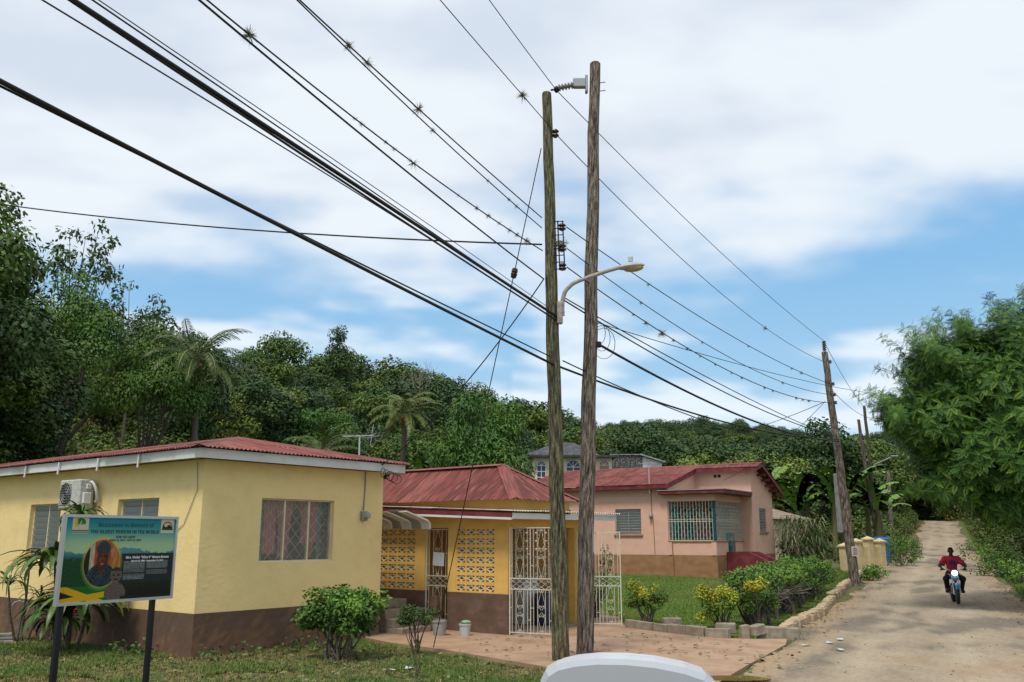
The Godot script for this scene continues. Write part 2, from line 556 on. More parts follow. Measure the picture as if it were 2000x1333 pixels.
# ---------------------------------------------------------------- building pieces
func wall_grid(m: MB, o: Vector3, ux: Vector3, nrm: Vector3, length: float, height: float, th: float, holes: Array) -> void:
	var xs := [0.0, length]
	var ys := [0.0, height]
	for h in holes:
		for e in [h[0], h[2]]:
			if not xs.has(e): xs.append(e)
		for e in [h[1], h[3]]:
			if not ys.has(e): ys.append(e)
	xs.sort()
	ys.sort()
	var up := Vector3.UP
	var back := -nrm * th
	var solid := func(i: int, j: int) -> bool:
		if i < 0 or j < 0 or i >= xs.size() - 1 or j >= ys.size() - 1:
			return false
		var cx: float = (xs[i] + xs[i + 1]) * 0.5
		var cy: float = (ys[j] + ys[j + 1]) * 0.5
		for h in holes:
			if cx > h[0] and cx < h[2] and cy > h[1] and cy < h[3]:
				return false
		return true
	for i in xs.size() - 1:
		for j in ys.size() - 1:
			if not solid.call(i, j):
				continue
			var a: Vector3 = o + ux * xs[i] + up * ys[j]
			var b: Vector3 = o + ux * xs[i + 1] + up * ys[j]
			var d: Vector3 = o + ux * xs[i + 1] + up * ys[j + 1]
			var e: Vector3 = o + ux * xs[i] + up * ys[j + 1]
			var mid := (a + d) * 0.5 + back * 0.5
			m.f4(mid, a, b, d, e)
			m.f4(mid, a + back, b + back, d + back, e + back)
			if not solid.call(i - 1, j): m.f4(mid, a, e, e + back, a + back)
			if not solid.call(i + 1, j): m.f4(mid, b, d, d + back, b + back)
			if not solid.call(i, j - 1): m.f4(mid, a, b, b + back, a + back)
			if not solid.call(i, j + 1): m.f4(mid, e, d, d + back, e + back)

func roof_slope(parent: Node, e0: Vector3, e1: Vector3, t0: Vector3, t1: Vector3, mats: Array, sd: int, sheet := 0.82, lap := true) -> void:
	# corrugated sheets laid side by side between an eave (e0 > e1) and a top line (t0 > t1)
	var ux := (e1 - e0).normalized()
	var length := (e1 - e0).length()
	var nn := ux.cross(((t0 + t1) * 0.5 - (e0 + e1) * 0.5).normalized()).normalized()
	if nn.y < 0.0: nn = -nn
	var up := nn.cross(ux).normalized()
	if up.y < 0.0: up = -up
	var s0 := (t0 - e0).dot(ux)
	var h0 := (t0 - e0).dot(up)
	var s1 := (t1 - e0).dot(ux)
	var h1 := (t1 - e0).dot(up)
	var topf := func(s: float) -> float:
		if s < s0: return h0 * s / maxf(s0, 0.001)
		if s > s1: return h1 * (length - s) / maxf(length - s1, 0.001)
		return lerpf(h0, h1, (s - s0) / maxf(s1 - s0, 0.001))
	var r := RandomNumberGenerator.new()
	r.seed = sd
	var n := ceili(length / sheet)
	var per := 0.092
	for k in n:
		var a := length * k / n - (0.03 if k > 0 else 0.0)
		var b := length * (k + 1) / n
		var lift := r.randf_range(0.0, 0.012)
		var drop := r.randf_range(-0.03, 0.02)
		var pieces := [[0.0, 1.0]]
		var hm: float = topf.call((a + b) * 0.5)
		if lap and hm > 2.0:
			pieces = [[0.0, 0.54], [0.5, 1.0]]
		for pc in pieces:
			var m := MB.new()
			var cols := maxi(4, int((b - a) / per * 6.0))
			var pp := []
			for i in cols + 1:
				var s := lerpf(a, b, float(i) / cols)
				var ht: float = maxf(topf.call(s), 0.0)
				var wv := sin(s / per * TAU)
				var sl := cos(s / per * TAU)
				var w := 0.014 * wv + lift + (0.012 if pc[0] > 0.1 else 0.0)
				var lo: float = drop if pc[0] == 0.0 else ht * pc[0]
				var q0 := e0 + ux * s + up * minf(lo, ht) + nn * w
				var q1: Vector3 = e0 + ux * s + up * ht * pc[1] + nn * w
				var no := (nn - ux * sl * 0.014 / per * TAU).normalized()
				pp.append([q0, q1, no, Vector2(s + k * 3.7, lo), Vector2(s + k * 3.7, ht * pc[1])])
			for i in cols:
				var p: Array = pp[i]
				var q: Array = pp[i + 1]
				m.trin(p[0], q[0], q[1], p[2], q[2], q[2], p[3], q[3], q[4])
				m.trin(p[0], q[1], p[1], p[2], q[2], p[2], p[3], q[4], p[4])
				m.trin(p[0] - nn * 0.004, q[1] - nn * 0.004, q[0] - nn * 0.004, -p[2], -q[2], -q[2], p[3], q[4], q[3])
				m.trin(p[0] - nn * 0.004, p[1] - nn * 0.004, q[1] - nn * 0.004, -p[2], -p[2], -q[2], p[3], p[4], q[4])
			obj("roof_sheet", m, mats[r.randi() % mats.size()], parent)

func ridge_cap(parent: Node, a: Vector3, b: Vector3, m: Material, w := 0.16) -> void:
	var t := (b - a).normalized()
	var sd := t.cross(Vector3.UP).normalized()
	var mb := MB.new()
	for s in [-1.0, 1.0]:
		var o: Vector3 = sd * s * w - Vector3.UP * 0.05
		mb.quad(a + Vector3.UP * 0.035, b + Vector3.UP * 0.035, b + o + Vector3.UP * 0.03, a + o + Vector3.UP * 0.03, Vector2(0, 0), Vector2(0, 2), Vector2(0.3, 2), Vector2(0.3, 0))
	obj("ridge_cap", mb, m, parent)

func louvre_window(parent: Node, o: Vector3, ux: Vector3, nrm: Vector3, w: float, h: float, cols: int, rows: int, slat: Material, frame: Material, open := 0.35, back_in := 0.09) -> Node3D:
	# o: lower left corner of the opening on the outer wall face
	var win := Node3D.new()
	win.name = "window"
	parent.add_child(win, true)
	var up := Vector3.UP
	var bas := Basis(ux, up, nrm)
	var f := MB.new()
	var c0 := o - nrm * back_in
	f.box(c0 + up * 0.015 + ux * w * 0.5, Vector3(w, 0.03, 0.07), bas)
	f.box(c0 + up * (h - 0.015) + ux * w * 0.5, Vector3(w, 0.03, 0.07), bas)
	for k in cols + 1:
		f.box(c0 + ux * clampf(w * k / cols, 0.015, w - 0.015) + up * h * 0.5, Vector3(0.03, h - 0.06, 0.06), bas)
	obj("frame", f, frame, win)
	var sm := MB.new()
	var sw := w / cols - 0.036
	sm.box(Vector3.ZERO, Vector3(sw, 0.006, (h - 0.06) / rows * 1.12))
	var mesh := sm.mesh()
	var tilt := Basis(ux, open - PI * 0.5)
	for k in cols:
		for j in rows:
			var s := obj("louvre", mesh, slat, win)
			s.transform = Transform3D(tilt * bas, c0 + ux * (w * (k + 0.5) / cols) + up * (0.03 + (h - 0.06) * (j + 0.5) / rows))
	return win

func curtain(parent: Node, o: Vector3, ux: Vector3, nrm: Vector3, w: float, h: float, m: Material, waves := 7.0, amp := 0.03, taper := 0.0) -> void:
	var mb := MB.new()
	var nx := 36
	var ny := 6
	var pt := func(i: int, j: int) -> Vector3:
		var u := float(i) / nx
		var t := float(j) / ny
		var sq := 1.0 - taper * sin(clampf((1.0 - t) * 1.3, 0.0, 1.0) * PI * 0.5)
		return o + ux * (w * (0.5 + (u - 0.5) * sq)) + Vector3.UP * h * t + nrm * amp * sin(u * waves * TAU + sin(t * 3.0) * 0.6)
	for i in nx:
		for j in ny:
			mb.quad(pt.call(i, j), pt.call(i + 1, j), pt.call(i + 1, j + 1), pt.call(i, j + 1))
	obj("curtain", mb, m, parent)

func breeze_block(w: float, h: float, d: float) -> ArrayMesh:
	# pierced block in the x-y plane, centred: rim plus four-petal lattice
	var rim := MB.new()
	var t := 0.032
	rim.box(Vector3(0, h * 0.5 - t * 0.55, 0), Vector3(w, t * 1.1, d))
	rim.box(Vector3(0, -h * 0.5 + t * 0.55, 0), Vector3(w, t * 1.1, d))
	rim.box(Vector3(-w * 0.5 + t * 0.4, 0, 0), Vector3(t * 0.8, h - t * 2.2, d))
	rim.box(Vector3(w * 0.5 - t * 0.4, 0, 0), Vector3(t * 0.8, h - t * 2.2, d))
	var pet := MB.new()
	var iw := w * 0.5 - t * 0.8
	var ih := h * 0.5 - t * 1.1
	for sx in [-1.0, 1.0]:
		for sy in [-1.0, 1.0]:
			var p := []
			for k in 4:
				var a := PI * 0.5 * k / 3.0
				p.append(Vector2(sx * iw * (1.0 - 0.86 * sin(a)), sy * ih * (1.0 - 0.86 * cos(a))))
			for k in 3:
				var a: Vector2 = p[k]
				var b: Vector2 = p[k + 1]
				var mid := (a + b) * 0.5
				var dir := (b - a)
				var bx := Vector3(dir.x, dir.y, 0).normalized()
				pet.box(Vector3(mid.x, mid.y, 0), Vector3(dir.length() + 0.01, 0.02, d * 0.8), Basis(bx, Vector3(0, 0, 1).cross(bx), Vector3(0, 0, 1)))
	return pet.mesh(rim.mesh())

func block_panel(parent: Node, o: Vector3, ux: Vector3, nrm: Vector3, w: float, h: float, cols: int, rows: int, d := 0.1) -> void:
	var key := "block%d_%d" % [int(w / cols * 1000), int(h / rows * 1000)]
	if not M.has(key): M[key] = breeze_block(w / cols, h / rows, d)
	for i in cols:
		for j in rows:
			var b := obj("breeze_block", M[key], null, parent)
			b.material_override = null
			b.set_surface_override_material(0, M.yellow_deep)
			b.set_surface_override_material(1, M.cream)
			b.transform = Transform3D(Basis(ux, Vector3.UP, nrm), o + ux * (w * (i + 0.5) / cols) + Vector3.UP * (h * (j + 0.5) / rows) - nrm * d * 0.62)

func scroll(m: MB, at: Vector3, ux: Vector3, r: float, sx: float, sy: float, th := 0.0055) -> void:
	var pts := []
	for k in 12:
		var a := k / 11.0 * 4.4
		var rr := r * (1.0 - 0.62 * k / 11.0)
		pts.append(at + ux * sx * (r - rr * cos(a)) + Vector3.UP * sy * rr * sin(a))
	m.tube(pts, [th], 4, false)

func iron_leaf(parent: Node, ux: Vector3, w: float, h: float, panels: int, m: Material) -> void:
	# wrought iron leaf standing at the parent's origin and reaching w along ux
	var up := Vector3.UP
	var nz := ux.cross(up)
	var bas := Basis(ux, up, nz)
	var f := MB.new()
	for x in [0.012, w - 0.012]:
		f.box(ux * x + up * h * 0.5, Vector3(0.024, h, 0.024), bas)
	for y in [0.05, h * 0.42, h * 0.52, h - 0.012]:
		f.box(ux * w * 0.5 + up * y, Vector3(w - 0.048, 0.02, 0.02), bas)
	obj("gate_frame", f, m, parent)
	var bars := MB.new()
	var orn := MB.new()
	var lat := MB.new()
	var pw := w / panels
	for k in panels:
		var x0 := pw * k
		for fr in [0.14, 0.32, 0.68, 0.86]:
			if absf(fr - 0.5) < 0.3 or true:
				for seg in [[0.05, h * 0.42], [h * 0.52, h - 0.02]]:
					bars.box(ux * (x0 + pw * fr) + up * (seg[0] + seg[1]) * 0.5, Vector3(0.01, seg[1] - seg[0], 0.01), bas)
		if k > 0:
			bars.box(ux * x0 + up * h * 0.5, Vector3(0.016, h - 0.06, 0.016), bas)
		for seg in [[0.05, h * 0.42], [h * 0.52, h - 0.02]]:
			var cx := ux * (x0 + pw * 0.5)
			var mid: float = (seg[0] + seg[1]) * 0.5
			var e: float = (seg[1] - seg[0]) * 0.5
			for s in [-1.0, 1.0]:
				for v in [-1.0, 1.0]:
					orn.tube([cx + up * (mid + v * e), cx + ux * s * pw * 0.16 + up * (mid + v * e * 0.35), cx + ux * s * 0.01 + up * (mid + v * 0.02)], [0.005], 4, false)
					scroll(orn, cx + up * (mid + v * 0.075), ux, 0.042, s, v)
					if v < 0:
						scroll(orn, cx + up * (seg[1] - 0.03), ux, 0.03, s, -1.0, 0.006)
					else:
						scroll(orn, cx + up * (seg[0] + 0.03), ux, 0.03, s, 1.0, 0.006)
		for q in 2:
			bars.box(ux * (x0 + pw * (0.07 + 0.86 * q)) + up * h * (0.25 + 0.5 * q), Vector3(pw * 0.13, 0.012, 0.012), bas)
			bars.box(ux * (x0 + pw * (0.93 - 0.86 * q)) + up * h * (0.14 + 0.5 * q), Vector3(pw * 0.13, 0.012, 0.012), bas)
	var nl := maxi(3, int(w / 0.16))
	var y0 := h * 0.42
	var y1 := h * 0.52
	for k in nl:
		for s in 2:
			var xa := w * (k + s) / nl
			var xb := w * (k + 1 - s) / nl
			lat.tube([ux * xa + up * y0, ux * xb + up * (y0 + y1) * 0.5 , ux * xa + up * y1], [0.007], 4, false)
	obj("bar", bars, m, parent)
	obj("scrollwork", orn, m, parent)
	obj("lattice_band", lat, m, parent)

func meter(parent: Node, at: Vector3, nrm: Vector3) -> void:
	var m := MB.new()
	var ux := Vector3.UP.cross(nrm)
	m.bbox(at + nrm * 0.05, Vector3(0.15, 0.2, 0.1), 0.015, Basis(ux, Vector3.UP, nrm))
	var g := MB.new()
	g.lathe(at + nrm * 0.1 + Vector3.UP * 0.01, nrm, [[0.075, 0.0], [0.075, 0.05], [0.06, 0.09], [0.0, 0.1]], 14)
	var b := obj("meter_box", m, M.grey_metal, parent)
	obj("meter_dial", g, M.frosted, b)

func antenna(label: String, at: Vector3, h: float, turn: float, foot := 0.0) -> void:
	var t := thing("tv_antenna", label, "antenna", at, turn)
	var m := MB.new()
	m.tube([Vector3(0, -foot, 0), Vector3(0.01, h * 0.5, 0), Vector3(0, h, 0)], [0.022], 6)
	obj("mast", m, M.louvre_white, t)
	var b := MB.new()
	b.tube([Vector3(-0.45, h - 0.06, 0), Vector3(0.4, h + 0.02, 0)], [0.012], 5)
	obj("boom", b, M.alu, t)
	for k in 7:
		var e := MB.new()
		var x := -0.42 + 0.13 * k
		var l := 0.2 + 0.035 * k
		e.tube([Vector3(x, h - 0.03, -l), Vector3(x, h - 0.03, l)], [0.007], 4)
		obj("element", e, M.alu, t)
	var w := MB.new()
	w.tube([Vector3(0.3, h - 0.25, 0), Vector3(0.36, h + 0.3, 0.02)], [0.008], 4)
	obj("reflector", w, M.alu, t)

func splashed_face(m: MB, o: Vector3, ux: Vector3, length: float, height: float, base: Color, mud: Color, sd: int) -> void:
	# painted face with grainy red earth splashed up from the yard
	var f := noise(1.1, sd, 4)
	var g := noise(6.0, sd + 1, 3)
	var nx := int(length / 0.09)
	var ny := int(height / 0.07)
	var col := func(i: int, j: int) -> Color:
		var x := length * i / nx
		var y := height * j / ny
		var k := ss(0.0, 0.5, f.get_noise_2d(x, y * 0.4) * 0.9 + g.get_noise_2d(x, y) * 0.7 + 0.3 - y * 0.8)
		var t := 1.0 + 0.2 * g.get_noise_2d(x + 40.0, y)
		var c := base.lerp(mud, k * 0.8)
		return Color(c.r * t, c.g * t, c.b * t)
	for i in nx:
		for j in ny:
			var p := []
			for e in [[i, j], [i + 1, j], [i + 1, j + 1], [i, j + 1]]:
				p.append([o + ux * (length * e[0] / nx) + Vector3.UP * (height * e[1] / ny), col.call(e[0], e[1])])
			for e in [[0, 1, 2], [0, 2, 3]]:
				var at := m.c.size()
				m.tri(p[e[0]][0], p[e[1]][0], p[e[2]][0])
				m.c[at] = p[e[0]][1]
				m.c[at + 1] = p[e[2]][1]
				m.c[at + 2] = p[e[1]][1]

# ---------------------------------------------------------------- the yellow house with the memorial sign in front
const YARD := Vector3(-5.52, 0, -16.2)
const YAW := 52.0

func yard(x: float, y: float, z: float) -> Vector3:
	return YARD + Basis(Vector3.UP, deg_to_rad(YAW)) * Vector3(x, y, z)

func make_yellow_house() -> void:
	var t := thing("yellow_house", "yellow rendered bungalow with brown base and red hipped roof, behind the memorial board", "house", YARD, YAW)
	var W := 4.42
	var L := 13.0
	var P := 0.76
	var H := 3.44
	var X := Vector3(1, 0, 0)
	var Z := Vector3(0, 0, 1)
	var th := 0.18
	var pl := MB.new()
	var pb := Color(0.135, 0.082, 0.058)
	var pmud := Color(0.225, 0.125, 0.068)
	splashed_face(pl, Vector3(0, 0, 0), X, W, P, pb, pmud, 41)
	splashed_face(pl, Vector3(0, 0, -L), Z, L, P, pb, pmud, 43)
	pl.col = pb
	pl.quad(Vector3(W, -0.3, 0), Vector3(W, -0.3, -L), Vector3(W, P, -L), Vector3(W, P, 0))
	pl.quad(Vector3(W, -0.3, -L), Vector3(0, -0.3, -L), Vector3(0, P, -L), Vector3(W, P, -L))
	pl.quad(Vector3(0, P, 0), Vector3(W, P, 0), Vector3(W, P, -L), Vector3(0, P, -L))
	obj("plinth", pl, M.splash, t)
	var w := MB.new()
	# end wall (faces +z), side wall (faces -x), rear and far walls
	wall_grid(w, Vector3(0, P, 0), X, Z, W, H - P, th, [[1.28, 1.6 - P, 3.06, 2.79 - P]])
	obj("end_wall", w, M.yellow, t)
	var s := MB.new()
	wall_grid(s, Vector3(0, P, -L), Z, -X, L - th, H - P, th, [[L - 6.58, 1.57 - P, L - 5.18, 2.77 - P], [L - 2.87, 1.57 - P, L - 1.4, 2.79 - P], [L - 11.2, 1.57 - P, L - 9.8, 2.77 - P]])
	obj("side_wall", s, M.yellow, t)
	var b := MB.new()
	wall_grid(b, Vector3(W, P, -L), Z, X, L - th, H - P, th, [])
	wall_grid(b, Vector3(th, P, -L), X, -Z, W - 2 * th, H - P, th, [])
	obj("rear_wall", b, M.yellow, t)
	var ce := MB.new()
	ce.span(Vector3(th, H - 0.1, -L + th), Vector3(W - th, H - 0.05, -th))
	obj("ceiling", ce, M.room, t)
	# fascia boards under the roof edge
	var ov := 0.33
	var fy := 3.43
	for e in [[Vector3(-ov, fy, -L - ov), Vector3(-ov + 0.03, fy + 0.17, ov)], [Vector3(-ov + 0.03, fy, ov - 0.03), Vector3(W + ov, fy + 0.17, ov)], [Vector3(W + ov - 0.03, fy, -L - ov), Vector3(W + ov, fy + 0.17, ov - 0.03)]]:
		var f := MB.new()
		f.span(e[0], e[1])
		obj("fascia", f, M.white, t)
	var so := MB.new()
	so.span(Vector3(-ov + 0.03, fy + 0.03, -L - ov), Vector3(W + ov - 0.03, fy + 0.05, ov - 0.03))
	obj("soffit", so, M.cream, t)
	for z in [-1.6, -3.1, -4.7, -6.2]:
		var g := MB.new()
		g.tube([Vector3(-ov - 0.04, fy + 0.16, z), Vector3(-ov - 0.05, fy - 0.09, z)], [0.022], 6)
		obj("pipe_stub", g, M.white, t)
	var rf := Node3D.new()
	rf.name = "roof"
	t.add_child(rf)
	var ey := fy + 0.19
	var o2 := ov + 0.07
	var c := W * 0.5
	var ry := 4.15
	var A := Vector3(-o2, ey, o2)
	var B := Vector3(W + o2, ey, o2)
	var C := Vector3(W + o2, ey, -L - o2)
	var D := Vector3(-o2, ey, -L - o2)
	var R0 := Vector3(c, ry, -c)
	var R1 := Vector3(c, ry, -L + c)
	roof_slope(rf, A, B, R0, R0, M.roof, 1)
	roof_slope(rf, D, A, R1, R0, M.roof, 2)
	roof_slope(rf, B, C, R0, R1, M.roof, 3)
	roof_slope(rf, C, D, R1, R1, M.roof, 4)
	for e in [[A, R0], [B, R0], [R0, R1]]:
		ridge_cap(rf, e[0], e[1], M.roof[2])
	# windows
	var win := louvre_window(t, Vector3(1.28, 1.6, 0), X, Z, 1.78, 1.19, 3, 10, M.glass, M.cream, 0.22)
	curtain(win, Vector3(1.3, 1.58, -0.42), X, Z, 0.34, 1.2, M.curtain_blue, 2.0, 0.02)
	curtain(win, Vector3(1.6, 1.75, -0.36), X, Z, 0.3, 1.04, M.curtain_pink, 4.0, 0.02)
	curtain(win, Vector3(1.84, 1.66, -0.33), X, Z, 0.46, 1.12, M.curtain_pink, 5.0, 0.025, 0.45)
	curtain(win, Vector3(2.44, 1.95, -0.33), X, Z, 0.5, 0.84, M.curtain_pink, 6.0, 0.025, 0.2)
	curtain(win, Vector3(2.62, 1.66, -0.36), X, Z, 0.26, 0.36, M.curtain_pink, 3.0, 0.03, 0.5)
	curtain(win, Vector3(2.93, 1.6, -0.36), X, Z, 0.1, 1.18, M.teal, 1.0, 0.01)
	var bars := MB.new()
	var n := 7
	for k in range(-n, 2 * n):
		for sg in [-1.0, 1.0]:
			var x0 := 1.28 + 1.78 * k / n
			var a := Vector2(x0, 1.6)
			var dd := Vector2(sg * 1.19 * 0.95, 1.19)
			var t0 := 0.0
			var t1 := 1.0
			if dd.x > 0:
				t0 = maxf(t0, (1.28 - a.x) / dd.x)
				t1 = minf(t1, (3.06 - a.x) / dd.x)
			else:
				t0 = maxf(t0, (3.06 - a.x) / dd.x)
				t1 = minf(t1, (1.28 - a.x) / dd.x)
			if t1 > t0 + 0.03:
				bars.tube([Vector3(a.x + dd.x * t0, a.y + dd.y * t0, -0.24 + sg * 0.006), Vector3(a.x + dd.x * t1, a.y + dd.y * t1, -0.24 + sg * 0.006)], [0.006], 4, false)
	obj("burglar_bars", bars, M.louvre_white, win)
	for e in [[-6.58, 1.4, 1.2], [-2.87, 1.47, 1.22], [-11.2, 1.4, 1.2]]:
		louvre_window(t, Vector3(0, 1.57, e[0]), Z, -X, e[1], e[2], 2, 9, M.frosted, M.cream, 0.4, 0.12)
	meter(t, Vector3(3.85, 2.5, 0), Z)
	var cn := MB.new()
	cn.tube([Vector3(3.85, 2.62, 0.02), Vector3(3.88, 3.0, 0.018), Vector3(3.88, 3.43, 0.02)], [0.014], 6)
	obj("conduit", cn, M.grey_wood, t)
	cn = MB.new()
	cn.tube([Vector3(-0.012, 3.4, -0.22), Vector3(-0.015, 2.9, -0.16), Vector3(-0.014, 2.3, -0.5), Vector3(-0.014, 1.9, -1.2)], [0.007], 4)
	obj("conduit", cn, M.grey_wood, t)
	var lp := MB.new()
	for k in 5:
		var pts := []
		for i in 12:
			var an := TAU * i / 11.0
			pts.append(Vector3(4.05 + 0.09 * k + cos(an) * (0.07 + 0.02 * k), 3.4 - 0.03 * k + sin(an) * 0.1, 0.37 + 0.01 * k))
		lp.tube(pts, [0.008], 4, false)
	obj("cable_loop", lp, M.wire, t)
	# air conditioner on the side wall
	var ac := thing("air_conditioner", "weathered white air conditioner box hung high on the yellow side wall", "air conditioner", yard(0, 2.63, -4.1), YAW)
	var cs := MB.new()
	cs.bbox(Vector3(-0.24, 0.29, 0), Vector3(0.3, 0.57, 0.84), 0.02)
	obj("casing", cs, paint(lin(0.5, 0.49, 0.45), 81, 0.1, lin(0.12, 0.11, 0.09), 0.6, 1.5), ac)
	var gr := MB.new()
	for k in 9:
		gr.box(Vector3(-0.397, 0.08 + 0.05 * k, -0.14), Vector3(0.012, 0.01, 0.46))
	for k in 4:
		var ring := []
		for i in 25:
			var an := TAU * i / 24.0
			ring.append(Vector3(-0.402, 0.29 + sin(an) * (0.06 + 0.055 * k), -0.14 + cos(an) * (0.06 + 0.055 * k)))
		gr.tube(ring, [0.006], 4, false)
	obj("fan_grille", gr, M.grey_metal, ac)
	var fd := MB.new()
	fd.lathe(Vector3(-0.3905, 0.29, -0.14), Vector3(-1, 0, 0), [[0.0, 0.002], [0.23, 0.002], [0.23, 0.0]], 24)
	obj("fan", fd, M.dark, ac)
	var vc := MB.new()
	vc.bbox(Vector3(-0.25, 0.2, 0.455), Vector3(0.16, 0.22, 0.07), 0.012)
	vc.bbox(Vector3(-0.22, 0.43, 0.445), Vector3(0.1, 0.1, 0.05), 0.01)
	obj("valve_cover", vc, M.white, ac)
	var ps := MB.new()
	var pp := []
	for i in 10:
		var an := -0.3 + 3.4 * i / 9.0
		pp.append(Vector3(-0.13 - 0.06 * cos(an), 0.33 + 0.2 * cos(an), 0.47 + 0.12 * sin(an)))
	ps.tube(pp, [0.03], 8)
	obj("pipe", ps, M.white, ac)
	var bk := MB.new()
	for z in [-0.3, 0.3]:
		bk.span(Vector3(-0.42, -0.03, z - 0.02), Vector3(0.0, 0.003, z + 0.02))
	obj("bracket", bk, M.grey_metal, ac)
	antenna("thin TV antenna rising between the two red hipped roofs, in front of the palms", Vector3(-3.95, 3.05, -23.2), 1.6, 30.0, 0.3)

# ---------------------------------------------------------------- the carport wing
func make_carport() -> void:
	var CB := yard(6.07, 0.0, 2.15)
	var t := thing("carport_house", "deep yellow carport wing with breeze block screens, brown base and red hipped roof", "house", CB, YAW)
	var X := Vector3(1, 0, 0)
	var Z := Vector3(0, 0, 1)
	var P := 0.88
	var H := 2.5
	var th := 0.15
	var DR := 2.62   # depth of the carport
	var LL := 6.5
	var w := MB.new()
	wall_grid(w, Vector3(0, P, -LL), Z, -X, LL, H - P, th, [[LL - 1.47, 0.0, LL - 0.36, 2.27 - P], [LL - 2.43, 0.0, LL - 1.72, 2.27 - P], [LL - 3.94, 0.0, LL - 2.74, 2.27 - P]])
	obj("front_wall", w, M.yellow_deep, t)
	var p := MB.new()
	for e in [[-LL, -2.43], [-1.72, 0.0]]:
		p.span(Vector3(0, -0.3, e[0]), Vector3(th, P, e[1]))
	obj("plinth", p, M.brown, t)
	var pt := MB.new()
	pt.box(Vector3(-0.004, 0.42, -2.62), Vector3(0.006, 0.2, 0.16), Basis(Vector3(1, 0, 0), 0.3))
	pt.box(Vector3(-0.004, 0.36, -2.58), Vector3(0.007, 0.1, 0.26), Basis(Vector3(1, 0, 0), -0.4))
	obj("plaster_patch", pt, M.louvre_white, t)
	block_panel(t, Vector3(0, P, -1.47), Z, -X, 1.11, 2.27 - P, 4, 7)
	block_panel(t, Vector3(0, P, -3.94), Z, -X, 1.2, 2.27 - P, 4, 7)
	# back wall of the carport with its own screen, inner side wall and post
	var b := MB.new()
	wall_grid(b, Vector3(DR, 0.06, -4.2), Z, -X, 4.0, H - 0.06, th, [[1.1, 0.86, 3.4, 2.21]])
	obj("back_wall", b, M.yellow_deep, t)
	block_panel(t, Vector3(DR, 0.92, -3.1), Z, -X, 2.3, 1.35, 8, 7)
	var sw := MB.new()
	wall_grid(sw, Vector3(th, 0.06, -4.2), X, Z, DR - th, H - 0.06, th, [])
	obj("inner_wall", sw, M.yellow_deep, t)
	var po := MB.new()
	po.bbox(Vector3(DR + 0.06, H * 0.5, -0.12), Vector3(0.2, H, 0.2), 0.012)
	obj("post", po, M.yellow_deep, t)
	var be := MB.new()
	be.span(Vector3(th, 2.28, -0.15), Vector3(DR + 0.1, H, 0.0))
	obj("beam", be, M.yellow_deep, t)
	var fl := MB.new()
	fl.span(Vector3(th, -0.1, -4.2), Vector3(DR, 0.1, -0.02))
	obj("floor_slab", fl, M.concrete, t)
	# lean-to canopy: low-pitched sheets with a boxed fascia
	var cp := Node3D.new()
	cp.name = "canopy"
	t.add_child(cp)
	roof_slope(cp, Vector3(-0.45, 2.6, 0.5), Vector3(3.85, 2.62, 0.5), Vector3(-0.45, 2.83, -5.4), Vector3(3.85, 2.85, -5.4), M.zinc, 5)
	var f := MB.new()
	f.prism([Vector2(0.42, 2.47), Vector2(0.42, 2.57), Vector2(-5.4, 2.81), Vector2(-5.4, 2.71)], Vector3(-0.42, 0, 0), Z, Vector3.UP, Vector3(0.03, 0, 0))
	obj("fascia", f, M.maroon, cp)
	var fw := MB.new()
	fw.prism([Vector2(0.42, 2.42), Vector2(0.42, 2.467), Vector2(-5.4, 2.707), Vector2(-5.4, 2.66)], Vector3(-0.425, 0, 0), Z, Vector3.UP, Vector3(0.04, 0, 0))
	obj("fascia_trim", fw, M.white, cp)
	var f2 := MB.new()
	f2.prism([Vector2(-0.385, 2.44), Vector2(3.75, 2.46), Vector2(3.75, 2.585), Vector2(-0.385, 2.565)], Vector3(0, 0, 0.4), X, Vector3.UP, Vector3(0, 0, 0.03))
	obj("fascia", f2, M.white, cp)
	var so := MB.new()
	so.prism([Vector2(0.38, 2.502), Vector2(0.38, 2.53), Vector2(-5.4, 2.76), Vector2(-5.4, 2.732)], Vector3(-0.38, 0, 0), Z, Vector3.UP, Vector3(4.1, 0, 0))
	obj("ceiling", so, M.cream, cp)
	var gw := MB.new()
	gw.prism([Vector2(0.0, H), Vector2(-5.4, H), Vector2(-5.4, 2.72), Vector2(0.0, 2.505)], Vector3(0, 0, 0), Z, Vector3.UP, Vector3(th, 0, 0))
	obj("wall_head", gw, M.yellow_deep, t)
	# upper wall and hipped roof behind the canopy
	var u := MB.new()
	u.span(Vector3(0.78, H + 0.06, -5.2), Vector3(3.0, 2.95, -0.45))
	obj("upper_wall", u, M.yellow_deep, t)
	var rf := Node3D.new()
	rf.name = "roof"
	t.add_child(rf)
	var A := Vector3(0.55, 2.9, -0.2)
	var B := Vector3(3.22, 2.9, -0.2)
	var C := Vector3(3.22, 2.9, -5.4)
	var D := Vector3(0.55, 2.9, -5.4)
	var R0 := Vector3(1.9, 3.8, -1.65)
	var R1 := Vector3(1.9, 3.8, -5.4)
	roof_slope(rf, A, B, R0, R0, M.roof, 8)
	roof_slope(rf, D, A, R1, R0, M.roof, 9)
	roof_slope(rf, B, C, R0, R1, M.roof, 10)
	for e in [[A, R0], [B, R0], [R0, R1]]:
		ridge_cap(rf, e[0], e[1], M.roof[1])
	var pr := MB.new()
	pr.prism([Vector2(-0.3, 2.84), Vector2(0.2, 2.84), Vector2(1.2, 3.4), Vector2(1.2, 3.56), Vector2(0.9, 3.56)], Vector3(0.1, 0, -5.6), X, Vector3.UP, Vector3(0, 0, 0.14))
	obj("parapet", pr, M.white, t)
	roof_slope(rf, Vector3(0.0, 2.8, -7.6), Vector3(0.0, 2.8, -5.65), Vector3(1.6, 3.6, -7.6), Vector3(1.6, 3.6, -5.65), M.roof, 12)
	# front door grille
	var dg := Node3D.new()
